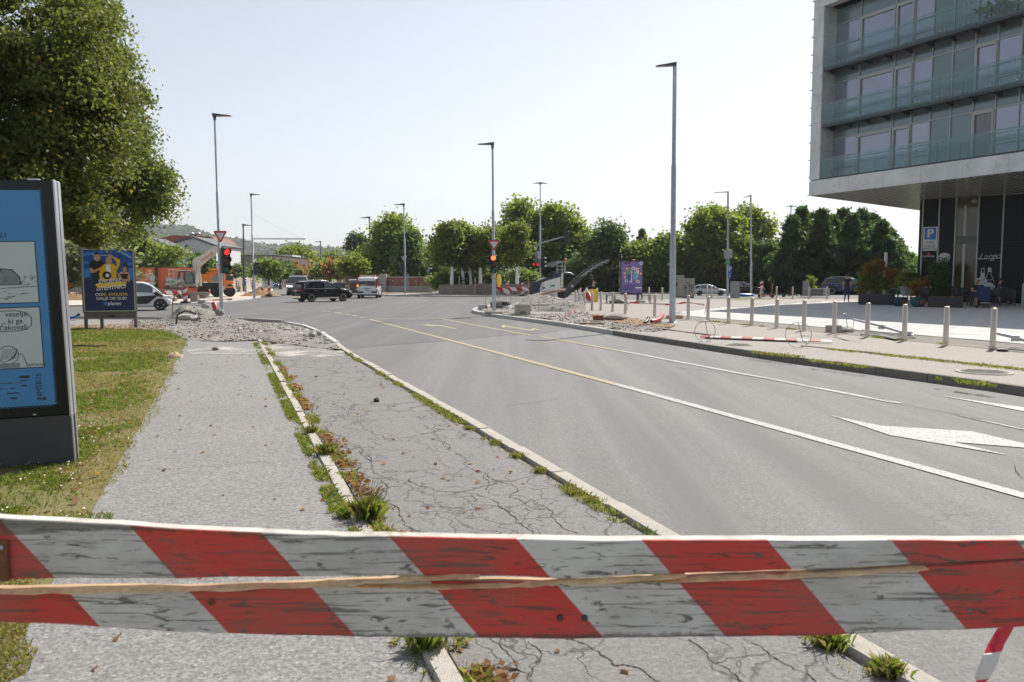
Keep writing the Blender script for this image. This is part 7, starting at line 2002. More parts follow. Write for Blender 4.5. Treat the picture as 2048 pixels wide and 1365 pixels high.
 for sg in(1,-1):
  g=MB();wT,hT=S.get("tail",(.42,.14));y1=hw*plan(-L/2)*.99
  x_=-L/2-.012
  g.grid([[Vector((x_+.25*S.get("tail_wrap",.6),sg*(y1+.02),zt+k*hT/2)),Vector((x_+.04,sg*(y1-.01),zt+k*hT/2)),Vector((x_-.012,sg*(y1-.10),zt+k*hT/2)),Vector((x_-.016,sg*(y1-wT),zt+k*hT/2))]for k in(-1,0,1)],0)
  g.build("taillight",S.get("tail_mat","tail_red"),t)
  g=MB();zh=S.get("head_z",.72);wH,hH=S.get("head",(.40,.15));y1=hw*plan(L/2)*.985;x_=L/2+.012
  g.grid([[Vector((x_-.42,sg*(hw*plan(L/2-.4)+.004),zh+.05+k*hH*.35)),Vector((x_-.10,sg*(y1+.015),zh+k*hH/2)),Vector((x_+.004,sg*(y1-.08),zh+k*hH/2)),Vector((x_+.012,sg*(y1-wH),zh-.01+k*hH*.35))]for k in(-1,0,1)],0)
  g.build("headlight",S.get("head_mat","head_clear"),t)
  g=MB();xm=S["ws"][1]-.42;zm=deck_z(xm)+.07;g.ell((xm,sg*(hw+.09),zm+.03),(.06,.10,.075),0,8,6);g.tube([(xm,sg*hw*.92,zm-.02),(xm,sg*(hw+.05),zm)],.02,5);g.build("mirror",S.get("mirror",paint),t)
 if S.get("grille"):
  g=MB();zg,hg,wg=S["grille"];g.box((L/2+.012,0,zg),(.03,wg,hg),0,bev=.01);g.build("grille","black_plastic",t)
 for x,z in((-L/2-.035,S.get("plate_z",.72)),(L/2+.04,.40)):
  g=MB();g.box((x,0,z),(.014,.52,.115));pl_=g.build("number_plate","plate_white",t)
  sg=1 if x>0 else-1;g=MB();g.box((x+sg*.009,-sg*-.235,z),(.003,.045,.11));g.box((x+sg*.009,sg*.0,z),(.003,.34,.05),1);g.build("plate_print",["blue_sign","ink"],pl_)
 for xw in(xr,xf):
  for sg in(1,-1):
   rot=Matrix.Rotation(-sg*math.pi/2,3,'X');c=Vector((xw,sg*(hw*.97-.11),wr))
   wv=bpy.data.objects.new("wheel",None);COL.objects.link(wv);wv.parent=t;wv.location=c
   g=MB();rr=wr*S.get("rim",.70)
   g.lathe([(rr,-.11),(wr*.93,-.115),(wr,-.09),(wr,.09),(wr*.93,.115),(rr*1.03,.118),(rr,.10)],28,0,(0,0,0),rot);g.build("tyre","rubber",wv)
   g=MB();g.lathe([(rr,.095),(rr*.93,.105),(rr*.90,.06),(rr*.86,.03),(0,.03)],24,1,(0,0,0),rot)
   ns_=S.get("spokes",10)
   for k in range(ns_):
    a=2*math.pi*k/ns_;d=Vector((math.cos(a),math.sin(a),0));s_=Vector((-d.y,d.x,0))*rr*(1.1/ns_ if ns_>6 else .13)
    q=[d*rr*.12-s_*.7,d*rr*.92-s_,d*rr*.92+s_,d*rr*.12+s_*.7]
    g.extrude([rot@(p+Vector((0,0,.055+.03*(p.length/rr))))for p in q],rot@Vector((0,0,.025)),0)
   g.lathe([(rr*.2,.05),(rr*.2,.095),(0,.10)],12,0,(0,0,0),rot)
   g.lathe([(rr*.93,.09),(rr*.99,.112),(rr*.99,.085)],24,0,(0,0,0),rot)
   g.build("rim",[S.get("rim_mat","rim_alloy"),"rim_dark"],wv)
 return t
SUV=dict(L=4.92,W=1.96,xr=-1.50,xf=1.49,wr=.385,sill=.30,tumble=.22,lean=.12,bump_z=.66,deck=[(-2.46,.98),(-2.3,1.08),(-1.2,1.10),(.6,1.08),(1.0,1.10),(1.6,1.06),(2.2,.96),(2.46,.80)],roof=[(-2.42,1.06),(-2.30,1.40),(-2.12,1.64),(-1.75,1.73),(-.9,1.78),(-.1,1.76),(.45,1.66),(1.22,1.12)],wins=[(-2.05,-1.52,"car_glass"),(-1.42,-.42,"car_glass"),(-.30,.98,"car_glass_light")],ws=(.44,1.20),rw=(-2.37,-2.17),chrome_line=True,rails=(-1.7,.1),doors=[-1.32,-.36],cladding="chrome",tail_z=.99,tail=(.62,.13),tail_wrap=1.6,head_z=.82,plate_z=.90,spokes=18,rim=.74,rim_mat="rim_alloy",handle="chrome",bumper="paint_black")
WAG=dict(L=4.72,W=1.83,xr=-1.36,xf=1.42,wr=.33,sill=.24,tumble=.24,lean=.08,taper_f=.2,deck=[(-2.36,.86),(-2.2,.93),(-1.2,.95),(.4,.93),(.9,.94),(1.6,.84),(2.1,.74),(2.36,.62)],roof=[(-2.30,.92),(-2.02,1.25),(-1.75,1.38),(-.9,1.45),(-.1,1.45),(.30,1.38),(1.12,.96)],wins=[(-1.95,-1.36,"car_glass"),(-1.26,-.36,"car_glass_light"),(-.24,.86,"car_glass_light")],ws=(.30,1.08),rw=(-2.24,-1.98),rails=(-1.6,.0),rail_mat="chrome",doors=[-1.15,-.30],chrome_line=True,tail_z=.80,tail=(.42,.14),tail_wrap=1.2,head_z=.66,plate_z=.55,spokes=5,rim=.72)
HAT=dict(L=4.2,W=1.80,xr=-1.28,xf=1.33,wr=.32,sill=.22,tumble=.26,deck=[(-2.1,.88),(-1.9,.95),(-1.0,.96),(.6,.93),(.9,.95),(1.5,.86),(1.9,.74),(2.1,.6)],roof=[(-2.06,.95),(-1.85,1.22),(-1.55,1.40),(-.8,1.48),(-.1,1.47),(.3,1.40),(1.15,.97)],wins=[(-1.7,-1.35,"car_glass"),(-1.22,-.35,"car_glass"),(-.22,.92,"car_glass_light")],ws=(.3,1.1),rw=(-2.02,-1.60),doors=[-1.1,-.28],tail_z=.90,tail=(.36,.13),head_z=.66,plate_z=.52)
VAN=dict(L=4.2,W=1.83,xr=-1.36,xf=1.34,wr=.32,sill=.26,tumble=.10,taper_r=.05,lean=.04,deck=[(-2.1,1.02),(-1.9,1.04),(.5,1.02),(1.0,1.06),(1.5,.98),(1.95,.84),(2.1,.68)],roof=[(-2.085,1.08),(-2.04,1.50),(-1.95,1.74),(-1.7,1.80),(-.6,1.83),(.3,1.80),(.55,1.70),(1.30,1.06)],wins=[(-1.9,-1.1,"car_glass"),(-1.0,-.1,"car_glass"),(.02,1.0,"car_glass_light")],ws=(.55,1.28),rw=(-2.085,-2.03),doors=[-.95,-.02],tail_z=1.28,tail=(.10,.75),tail_wrap=.5,head_z=.75,plate_z=.83,bumper="paint_white_car",rim_mat="rim_dark",handle="black_plastic",mirror="black_plastic")
def at_px(px,py,zz=0.0):return G(px,py,zz)
cs=G(645,603.5);sc_=118*mpp(cs.y)/5.05
suv=car("black_suv","glossy black SUV turning across the middle of the crossing",cs,R(42),SUV,"paint_black",sc_)
g=MB()
g.grid([[Vector((-2.50,f*.86,z))for f in(-1,-.6,0,.6,1)]for z in(.36,.44,.50)],0);g.build("rear_skid_plate","chrome",suv)
g=MB();g.tube([(-2.49,-.52,.98),(-2.50,0,.985),(-2.49,.52,.98)],.014,6);g.build("tailgate_trim","chrome",suv)
g=MB();g.ell((-2.46,0,1.03),(.015,.06,.06));g.build("badge","chrome",suv)
g=MB();g.box((-2.20,0,1.66),(.30,1.30,.03));g.build("rear_spoiler","paint_black",suv)
c=G(597,590);car("dark_suv","dark oncoming SUV with bright headlights behind the black SUV",c,R(-78),dict(SUV,head_mat="headlamp_on",head=(.42,.12),grille=(.62,.30,.9),rails=None,chrome_line=False,bumper="paint_grey"),"paint_grey",42*mpp(c.y)/1.96)
c=G(553,578);car("dark_van","dark blue grey van following the oncoming dark SUV",c,R(-75),dict(VAN,bumper="paint_blue",head_mat="headlamp_on"),"paint_blue",21*mpp(c.y)/1.83)
c=G(679,583);tx=car("taxi_car","bluish taxi with yellow roof sign ahead of the dark green hatchback",c,R(97),dict(HAT,bumper="paint_blue"),"paint_blue",23*mpp(c.y)/1.8,cat="taxi")
g=MB();g.box((-.2,0,1.62),(.22,.75,.2),0,bev=.04);g.build("taxi_sign","yellow_paint",tx)
c=G(713,589.5);car("green_hatchback","dark green hatchback with red tail lights beside the white van",c,R(106),dict(HAT,tail=(.5,.10),bumper="paint_green"),"paint_green",37*mpp(c.y)/1.8)
c=G(739.5,596);vn=car("white_van","white service van with amber roof light bar seen from behind",c,R(94),VAN,"paint_white_car",41.5*mpp(c.y)/1.83,cat="van")
g=MB();g.box((-1.55,0,1.92),(.22,1.0,.10),0,bev=.03);lb=g.build("light_bar","lens_grey",vn)
for s in(-1,1):
 g=MB();g.box((-1.55,s*.60,1.93),(.24,.22,.13),0,bev=.03);g.build("beacon","amber_plastic",lb)
 g=MB();g.box((-2.13,s*.86,.68),(.04,.09,.16));g.build("reflector","tail_red",vn)
g=MB();g.box((-2.14,.79,1.08),(.02,.09,.16));g.build("indicator","lamp_amber",vn)
g=MB();g.grid([[Vector((-2.125,f*.86,z))for f in(-1,0,1)]for z in(.46,.53,.60)],0);g.build("rear_bumper_trim","black_plastic",vn)
g=MB();g.box((-2.13,0,.68),(.03,.16,.05));g.build("tailgate_handle","ink",vn)
g=MB();g.box((-2.105,0,1.0),(.008,.012,.9));g.build("rear_door_seam","lens_grey",vn)
b=MB();q=P(548,555,140)
c=G(542,568);car("parked_van","white van far down the street behind the oncoming traffic",Vector((P(528,555,150).x,150,0)),R(-80),VAN,"paint_white_car",1.6)
c=G(1419,591.5);car("silver_estate_car","silver estate car next to the scribbled cabinets",c,R(-9),WAG,"paint_silver",70*mpp(c.y)/4.72)
c=G(1491,588.5);car("black_estate_car","black estate car behind the louvred box",c,R(-11),dict(WAG,bumper="paint_black"),"paint_black",74*mpp(c.y)/4.72)
c=G(1697,590);car("blue_estate_car","dark blue estate car with black wheel arches behind the walking woman",c,R(-17),dict(SUV,rails=(-1.7,.1),bumper="paint_navy",cladding="black_plastic",spokes=10,deck=WAG["deck"]and[(-2.46,.88),(-2.3,.98),(-1.2,1.0),(.6,.98),(1.0,1.0),(1.6,.92),(2.2,.80),(2.46,.66)],roof=[(-2.42,.97),(-2.25,1.30),(-2.0,1.48),(-1.6,1.55),(-.9,1.58),(-.1,1.57),(.35,1.48),(1.22,1.02)]),"paint_navy",108*mpp(c.y)/4.92)
c=G(1775,583.5);car("parked_car","white parked car glimpsed between the reddish cafe plants",c,R(-28),dict(WAG,head=(.5,.18)),"paint_white_car",.98,group="cars parked behind the cafe plants")
c=G(1808,580.5);car("parked_car","silver parked car behind the dark pine in the cafe planter",c,R(-28),WAG,"paint_silver",.98,group="cars parked behind the cafe plants")
c=G(1842,578);car("parked_car","pale blue parked car close to the cafe wall corner",c,R(-28),HAT,"paint_white_car",1.0,group="cars parked behind the cafe plants")
# ---- white microcar with black door pocket
MIC=dict(L=2.75,W=1.5,xr=-.87,xf=.85,wr=.30,sill=.24,tumble=.28,lean=.14,taper_f=.26,taper_r=.2,bump_z=.6,deck=[(-1.375,.72),(-1.2,.90),(-.6,.95),(.0,.93),(.5,.90),(.9,.82),(1.2,.70),(1.375,.50)],roof=[(-1.30,.86),(-1.12,1.18),(-.85,1.38),(-.4,1.50),(.05,1.49),(.40,1.36),(.80,1.05),(1.02,.80)],wins=[(-.98,-.60,"car_glass_light"),(-.56,.50,"car_glass_light")],ws=(.36,.98),rw=(-1.27,-.98),tail_z=.78,tail=(.2,.2),head_z=.66,head=(.2,.16),plate_z=.5,spokes=5,rim=.66,rim_mat="rim_alloy",handle="black_plastic")
c=G(287.5,621.0);kk=104*mpp(c.y)/2.75
mic=car("white_microcar","small white two seat electric car with black door panel behind the poster board",c,R(21),MIC,"paint_microcar",kk)
g=MB()
for sg in(-1,1):
 y=sg*.765
 g.extrude([Vector((x,y,z))for x,z in[(-.60,.74),(.62,.80),(.70,.74),(.30,.40),(.20,.36),(-.22,.36),(-.32,.42)]],(0,sg*.012,0))
g.build("door_panel","black_plastic",mic)
g=MB();
for sg in(-1,1):g.extrude([Vector((x,sg*.745,z))for x,z in[(.52,.92),(.62,1.02),(.98,.78),(.95,.70),(.72,.74)]],(0,sg*.02,0))
g.build("black_fender_panel","black_plastic",mic)
g=MB();g.box((.80,-.757,.74),(.10,.02,.05));g.build("side_indicator","amber_plastic",mic)
# ---- orange tipper truck
def wheel(parent,x,y,r_,w,rim="lens_grey"):
 wv=bpy.data.objects.new("wheel",None);COL.objects.link(wv);wv.parent=parent;wv.location=(x,y,r_)
 rot=Matrix.Rotation((1 if y<0 else-1)*math.pi/2,3,'X')
 g=MB();g.lathe([(r_*.58,-w/2),(r_*.95,-w/2),(r_,-w*.4),(r_,w*.4),(r_*.95,w/2),(r_*.58,w/2)],22,0,(0,0,0),rot);g.build("tyre","rubber",wv)
 g=MB();g.lathe([(r_*.58,w*.42),(r_*.5,w*.3),(r_*.28,w*.1),(r_*.2,w*.35),(0,w*.36)],18,0,(0,0,0),rot);g.build("rim",rim,wv)
c=P(425,555,64);tr=thing("tipper_truck","orange tipper truck parked on the dug-up pavement behind the excavator","truck",(c.x,c.y,ZF),R(22));u=64/1605.0
def tb(name,mat,x0,x1,z0,z1,y0=-1.15,y1=1.15,bev=.04,parent=None):
 b=MB();b.mm(x0*u,y0,z0*u,x1*u,y1,z1*u,0,bev);return b.build(name,mat,parent or tr)
b=MB();b.extrude([Vector((x*u,-1.2,z*u))for x,z in[(-28,45),(10,45),(13,30),(-27,30)]],(0,2.4,0));tip=b.build("tipper_body","orange_paint",tr)
for x in(-20,-8,3):
 b=MB();b.mm(x*u-.05,-1.26,30.5*u,x*u+.05,-1.205,44*u);b.build("rib","orange_paint",tip)
tb("tailboard","orange_paint",-12,22,45,49,-1.1,-.9);tb("chassis","dark_metal",-28,33,16,28,-.6,.6)
tb("cab","orange_paint",16,38,16,44,-1.2,1.2,.12);tb("cab_roof","orange_paint",-6,30,50,56,-1.0,1.0,.1);tb("cab_window","car_glass",24,37.5,33,43,-1.215,1.215,0)
b=MB();b.mm(38*u+.002,-1.05,32*u,38*u+.02,1.05,44*u);b.build("windscreen","car_glass",tr)
tb("fuel_tank","lens_grey",14,22,14,22,-1.25,-.7);tb("mudguard","black_plastic",24,38,20,26,-1.24,-.7,.1);tb("mirror","black_plastic",39,43,36,48,-1.6,-1.4);tb("rear_bumper","dark_metal",-26,-8,9,12,-1.1,-.9);b=MB();b.ell((34*u,0,53*u),(.15,.15,.2));b.build("beacon","orange_paint",tr)
for x in(-18,6,31):
 for y in(-1.0,1.0):wheel(tr,x*u,y,10.5*u,.32)
 # ---- white and red excavator, arm raised
ce=P(372,555,59.5);ex=thing("excavator","pale grey crawler excavator with red tail and raised boom","excavator",(ce.x,ce.y,ZF),R(18));u=59.5/1605.0
M("exc_grey",(.40,.39,.36),.45,var=.12,dirt=((.3,.26,.2),2.5,.6));M("exc_dark",(.20,.195,.185),.5,var=.1);M("exc_red",(.28,.03,.04),.4,var=.1);M("boom_cream",(.56,.52,.45),.45,var=.12,dirt=((.3,.26,.2),3.0,.58))
def xb(name,mat,x0,x1,z0,z1,y0,y1,bev=.05,par=None):
 b=MB();b.mm(x0*u,y0,z0*u,x1*u,y1,z1*u,0,bev);return b.build(name,mat,par or ex)
xb("upper_body","exc_grey",-37,2,20,40,-1.25,1.2,.15);xb("tail","exc_red",-39.5,-33,19,38,-1.15,1.1,.2);xb("lower_band","exc_red",-36,2,17.5,19.9,-1.22,1.15,.02)
b=MB();b.extrude([Vector((x*u,-1.265,z*u))for x,z in[(-36,21),(0,22),(0,33),(-14,31),(-24,27)]],(0,.01,0));b.build("side_panel","exc_dark",ex)
for z0,z1,x0,x1 in((22,26,-35,-28),(31,34,-35,-31.5),(31,34,-30,-28)):xb("vent","ink",x0,x1,z0,z1,-1.275,-1.262,0)
xb("maker_plate","green_sign",-26,-18,31,35,-1.275,-1.262,0);xb("number_plate","lens_grey",-10,-6.5,23,25,-1.275,-1.262,0);xb("roof_deck","exc_grey",-36,0,40.2,41.5,-1.1,1.1,.02)
cabx=bpy.data.objects.new("cab",None);COL.objects.link(cabx);cabx.parent=ex
b=MB()
for x0,z0,x1,z1 in((-12,38,-11,53),(-11,53,10,53.5),(10,53.5,17,40),(17,40,17,29),(-1,29,-1,53),(-12,29,-12,38)):
 for y in(-1.2,-.15):b.tube([(x0*u,y,z0*u),(x1*u,y,z1*u)],.05,6)
b.build("frame","dark_metal",cabx);b=MB();b.mm(-.5*u,-1.17,29*u,15*u,-.2,51*u);b.build("glass","car_glass_light",cabx);xb("roof","exc_grey",-12.5,11,53.7,55.5,-1.25,-.1,.03,cabx);xb("cab_base","exc_dark",-1,17,24,28.8,-1.22,.2,.05,cabx)
b=MB()
for x0,x1,z0,z1 in((-29,-29,41,57),(-29,-6,48,48),(-29,-6,57,56),(-20,-20,41,57),(-6,-6,41,56)):b.tube([(x0*u,-1.1,z0*u),(x1*u,-1.1,z1*u)],.025,5)
b.build("guard_rail","galvanised",ex)
def tri_plate(name,mat,pts,y0,y1,par=None):
 b=MB();b.extrude([Vector((x*u,y0,z*u))for x,z in pts],(0,y1-y0,0));return b.build(name,mat,par or ex)
tri_plate("boom_foot","exc_red",[(3,20),(8,28),(14,34),(20,34),(22,26),(16,20)],-.35,.25)
boom=tri_plate("boom","boom_cream",[(15,22),(22,22),(23,50),(26,60),(36,70),(58,91),(64,99),(62,104),(56,104),(30,86),(16,80),(13,74),(14,50)],-.28,.22)
f=Flat((ce.x,ce.y,0));b=MB();vs,fs=text_faces("TAKEUCHI",6.0*u,.02);a_=R(37)
b.add([Vector((41*u+x*math.cos(a_)-y*math.sin(a_),-.284,82*u+x*math.sin(a_)+y*math.cos(a_)))for x,y in vs],fs,0);b.build("lettering","red_paint",boom)
tri_plate("stick","boom_cream",[(58,101),(64,103),(68,96),(72,60),(68,58),(64,80),(58,95)],-.2,.16)
b=MB();b.tube([(26*u,.30,24*u),(25*u,.30,50*u)],.10,8);b.tube([(25*u,.30,50*u),(26*u,.3,62*u)],.055,8);b.tube([(18*u,-.36,24*u),(19*u,-.36,52*u)],.10,8);b.tube([(19*u,-.36,52*u),(18*u,-.36,70*u)],.055,8);b.build("hydraulic_cylinders","lens_grey",ex)
tri_plate("bucket","exc_dark",[(45,40),(50,42),(58,48),(72,56),(72,36),(62,31),(52,33)],-.6,.5)
b=MB()
for y in(-1.0,1.0):
 b.extrude([Vector((x*u,y-.28,z*u))for x,z in[(-16,2),(-18,6),(-15,11),(36,12),(42,8),(40,3),(34,0),(-10,0)]],(0,.56,0))
b.build("track","exc_dark",ex)
b=MB();
for x in(-10,-2,6,14,22,30):b.lathe([(3.2*u,-1.30),(3.2*u,-1.285),(0,-1.285)],12,0,(x*u,0,5*u),Matrix.Rotation(math.pi/2,3,'X')@Matrix.Scale(-1,3,Vector((0,0,1))))
b.build("track_rollers","rust",ex);xb("blade","exc_dark",-44,-8,8,19,-1.5,-1.3,.02)
xb("blade_arm","exc_dark",-8,4,10,14,-.9,-.5,.02)
# ---- orange machine peeking out beside the advertising case
cm=P(118,555,60);om=thing("orange_excavator","orange digger partly hidden behind the blue advertising case","excavator",(cm.x,cm.y,ZF));u=60/1605.0
tri_p=lambda n_,m_,pts,y0,y1:MB().extrude([Vector((x*u,y0,z*u))for x,z in pts],(0,y1-y0,0)).build(n_,m_,om)
tri_p("boom","orange_paint",[(8,30),(14,28),(17,24),(13,47),(10,47)],-.2,.2);tri_p("body","orange_paint",[(-30,8),(12,8),(16,20),(14,30),(-30,34)],-1,1);tri_p("bucket","exc_dark",[(22,6),(44,2),(52,8),(54,20),(40,22),(24,16)],-.5,.5);tri_p("arm","dark_metal",[(14,14),(36,18),(50,21),(50,23),(30,22),(14,18)],-.1,.1)
for x in(-14,12):
 wheel(om,x*u,-1.05,9*u,.4,"orange_paint")
 # ---- milling machine with folding conveyor
cq=P(1125,555,53);ml=thing("milling_machine","white and dark blue road milling machine with raised black conveyor","road machine",(cq.x,cq.y,.02),R(-3));u=53/1605.0
M("mill_white",(.80,.79,.77),.4,var=.08,dirt=((.42,.38,.32),2.0,.62));M("mill_blue",(.035,.055,.085),.4,var=.1);M("conveyor",(.055,.057,.06),.5,var=.15);M("mill_orange",(.62,.22,.08),.5,var=.2)
zp=lambda py:(605-py)*u
def mx(name,mat,pts,y0=-1.1,y1=1.1,par=None):
 b=MB();b.extrude([Vector(((px-1125)*u,y0,zp(py)))for px,py in pts],(0,y1-y0,0));return b.build(name,mat,par or ml)
hood=mx("engine_hood","mill_blue",[(1059.5,590),(1059.5,578),(1061,568),(1066,564.5),(1078,564),(1083,567),(1079.5,583),(1079,589.5)],-1.05,1.05)
for i in range(6):mx("louvre","black_plastic",[(1061.5+.2*i,584-i*2.6),(1077+.4*i,584-i*2.6),(1077+.4*i,583.2-i*2.6),(1061.5+.2*i,583.2-i*2.6)],-1.08,-1.051,hood)
mx("front_bumper","lens_grey",[(1059,596),(1059,591),(1075,591),(1075,596)],-1,1)
mx("side_body","mill_white",[(1079.5,583),(1083.5,567),(1092,563),(1120.5,555),(1121,580),(1092,583)],-1.12,1.12);mx("rear_body","mill_white",[(1092.5,589),(1092.5,583.2),(1121,580.2),(1131,579),(1131,582),(1094,589)],-1.1,1.1)
mx("window","lens_grey",[(1080.5,581.5),(1084,568.5),(1087.5,567),(1084.5,581.5)],-1.13,-1.121);mx("top_cover","mill_blue",[(1074,564),(1093,556.5),(1118,554.2),(1120,555),(1092,562.8),(1083,566.8)],-1.0,1.0);mx("top_hatch","mill_white",[(1073,563.2),(1093,558),(1093,556.6),(1086,556),(1073,562.4)],-.9,.9)
mx("driver_seat","mill_blue",[(1105,555.5),(1106,546),(1109,543.5),(1121,543),(1122,555)],-.8,.8);mx("exhaust","black_plastic",[(1093.5,563),(1093.5,553),(1097,553),(1097,562)],-.4,-.1);mx("joystick","dark_metal",[(1095,553),(1099,547.5),(1102,548),(1102,554)],-.3,.3)
mx("orange_band","mill_orange",[(1074,588.8),(1110,582.2),(1131.5,578.2),(1131.5,580.5),(1108,585),(1078,591)],-1.15,-1.09);mx("skirt","mill_white",[(1076,590.5),(1096,587.2),(1115,584.2),(1115,596),(1105,597.5),(1097,596.5),(1093,591),(1085,590)],-1.1,-.7);mx("drum_box","black_plastic",[(1094,590),(1131,583),(1136,590),(1134,594),(1115,598),(1096,598)],-.9,.95)
mx("rear_arm","mill_blue",[(1127,590),(1129,581),(1135,578),(1135,592),(1129,594)],-1.0,.9);b=MB();b.lathe([(3.1*u,-.01),(3.1*u,.01)],18,0,((1104-1125)*u,-1.11,zp(592)),Matrix.Rotation(math.pi/2,3,'X'));b.build("round_cover","sign_back",ml)
mx("maker_plate","green_sign",[(1101,575),(1110,573.3),(1110,569.5),(1101,571)],-1.128,-1.121);mx("blue_plate","blue_sign",[(1085,579),(1090.5,578.2),(1090.5,574),(1085,574.6)],-1.128,-1.121);mx("blue_plate","blue_sign",[(1122.5,578),(1125.5,577.6),(1125.5,575),(1122.5,575.3)],-1.128,-1.121)
mx("ladder_panel","mill_white",[(1122,580),(1122,549),(1126,547),(1128,548),(1126,550),(1126,579)],-1.1,-.6)
for k in range(3):mx("handle","yellow_paint",[(1123,555+k*8),(1124.5,555+k*8),(1124.5,552.5+k*8),(1123,552.5+k*8)],-1.12,-1.101)
canopy=MB();rows=[]
for px,py in[(1089,532),(1094,528.5),(1101,525),(1110,522.6),(1117,522)]:rows.append([Vector(((px+9*k-1125)*u,y,zp(py+.6*k)))for k,y in enumerate((-1.1,0,1.1))])
canopy.grid(rows,0);canopy.grid([[p-Vector((0,0,.04))for p in r_]for r_ in rows],0);canopy.build("canopy","sign_back",ml)
b=MB()
for px,y0 in((1114,-.9),(1124,-.9),(1114,.9),(1130,.9),(1130,-.9)):b.tube([((px-1125)*u,y0,zp(547)),((px-1125)*u,y0,zp(524))],.035,6)
for py in(534,541):b.tube([((1114-1125)*u,-.9,zp(py)),((1130-1125)*u,-.9,zp(py))],.025,5)
b.build("canopy_posts","galvanised",ml);b=MB();b.ell(((1131-1125)*u,0,zp(520.5)),(.09,.09,.10));b.build("beacon","orange_paint",ml)
conv_c=[(1136,588),(1140,578),(1146,569),(1154,560.5),(1163,553),(1172,546),(1182,538.5),(1192,532),(1203,526.5),(1212,523),(1216,521.5)]
def conv(name,mat,lo,hi,y0,y1):
 b=MB();rings=[]
 for i,(px,py)in enumerate(conv_c):
  a=Vector(conv_c[max(0,i-1)]);c_=Vector(conv_c[min(len(conv_c)-1,i+1)]);d=(c_-a).normalized();nx,ny=d.y,-d.x
  wd=1.25-.4*i/(len(conv_c)-1)
  p1=(px+nx*lo*wd*-1,py+ny*lo*wd*-1);p2=(px+nx*hi*wd*-1,py+ny*hi*wd*-1)
  rings.append([Vector(((p1[0]-1125)*u,y0,zp(p1[1]))),Vector(((p2[0]-1125)*u,y0,zp(p2[1]))),Vector(((p2[0]-1125)*u,y1,zp(p2[1]))),Vector(((p1[0]-1125)*u,y1,zp(p1[1])))])
 b.loft(rings,0,True,False);return b.build(name,mat,ml)
conv("conveyor_belt_cover","conveyor",0,-5.0,-.42,.42);cvf=conv("conveyor_frame","conveyor",5.2,4.2,-.42,.42);conv("conveyor_edge","sign_white",.3,-.7,-.47,-.43)
b=MB()
for i in range(4,len(conv_c)-1):
 (x0,y0),(x1,y1)=conv_c[i],conv_c[i+1]
 b.tube([((x0-1125)*u,-.42,zp(y0)),((x1-1125)*u,-.42,zp(y1+4.6))],.03,5);b.tube([((x1-1125)*u,-.42,zp(y1)),((x1-1125)*u,-.42,zp(y1+4.6))],.03,5)
b.build("conveyor_lattice","galvanised",ml);mx("conveyor_base","conveyor",[(1129,592),(1138,574),(1155,558),(1163,553.5),(1166,557),(1150,572),(1138,592),(1134,596)],-.5,.5)
b=MB();b.lathe([(2.4*u,0),(2.4*u,.01)],14,0,((1144-1125)*u,-.51,zp(573)),Matrix.Rotation(math.pi/2,3,'X'));b.build("round_mark","sign_white",ml);b=MB();b.lathe([(1.6*u,-.55),(1.6*u,.55)],12,0,((1214.5-1125)*u,0,zp(525)),Matrix.Rotation(math.pi/2,3,'X'));b.build("end_roller","dark_metal",ml)
b=MB();b.tube([((1128-1125)*u,-.5,zp(546)),((1140-1125)*u,-.5,zp(547)),((1147-1125)*u,-.3,zp(551))],.04,6);b.build("stay_rod","galvanised",ml)
for x in(1088,1124):
 for y in(-.85,.85):
  b=MB();b.mm((x-8-1125)*u,y-.18,-.02,(x+8-1125)*u,y+.18,zp(593),0,.15);b.build("track","rubber",ml)
  # ---- bicycles, scooters
def bicycle(name,label,loc,rz,frame="black_plastic",scale=1.0,basket=False,lying=False,group=None):
 t=thing(name,label,"bicycle",loc,rz,group);t.scale=(scale,)*3
 if lying:t.rotation_euler=(R(82),0,rz);
 r_=.34
 for x in(-.52,.52):
  wv=bpy.data.objects.new("wheel",None);COL.objects.link(wv);wv.parent=t;wv.location=(x,0,r_)
  b=MB();b.tube([(math.cos(a)*r_,0,math.sin(a)*r_)for a in[2*math.pi*i/26 for i in range(27)]],.022,6);b.build("tyre","rubber",wv)
  b=MB()
  for k in range(9):a=2*math.pi*k/9;b.tube([(0,0,0),(math.cos(a)*r_*.95,0,math.sin(a)*r_*.95)],.004,3)
  b.build("spokes","galvanised",wv)
 b=MB();
 for p,q in(((-.10,.42-.14),(.38,.82)),((-.10,.28),(-.22,.86)),((-.20,.78),(.37,.78)),((-.10,.28),(-.52,.34)),((-.52,.34),(-.20,.76)),((.36,.90),(.52,.34))):b.tube([(p[0],0,p[1]),(q[0],0,q[1])],.02,6)
 b.build("frame",frame,t);b=MB();b.tube([(.40,-.28,1.0),(.34,-.1,.98),(.34,.1,.98),(.40,.28,1.0)],.014,6);b.tube([(.36,0,.88),(.35,0,.98)],.016,6);b.build("handlebar","dark_metal",t);b=MB();b.ell((-.24,0,.90),(.13,.07,.035));b.build("saddle","black_plastic",t)
 if basket:b=MB();b.mm(.42,-.18,.68,.74,.18,.94);b.build("basket","sign_back",t)
 return t
bk0=bicycle("shared_bicycle","shared bicycle, first of the row docked before the dark bush",G(1132,577,ZF),R(65),"sign_back",1.15,True,False,"docked shared bicycles")
for i,x in enumerate((1139,1147,1157,1166,1172,1181)):copy_thing(bk0,G(x,577-.1*i,ZF),R(60+8*(i%3)),"shared bicycle, %s of the row docked before the dark bush"%ORD[i+1])
copy_thing(bk0,G(1034,577.5,ZF),R(100),"shared bicycle with pale basket near the pay pillar");copy_thing(bk0,G(1041,577.5,ZF),R(75),"second shared bicycle near the pay pillar")
bicycle("fallen_bicycle","bicycle lying on its side beside the planter bench",G(1585,592,ZR),R(0),"black_plastic",1.0,False,True)
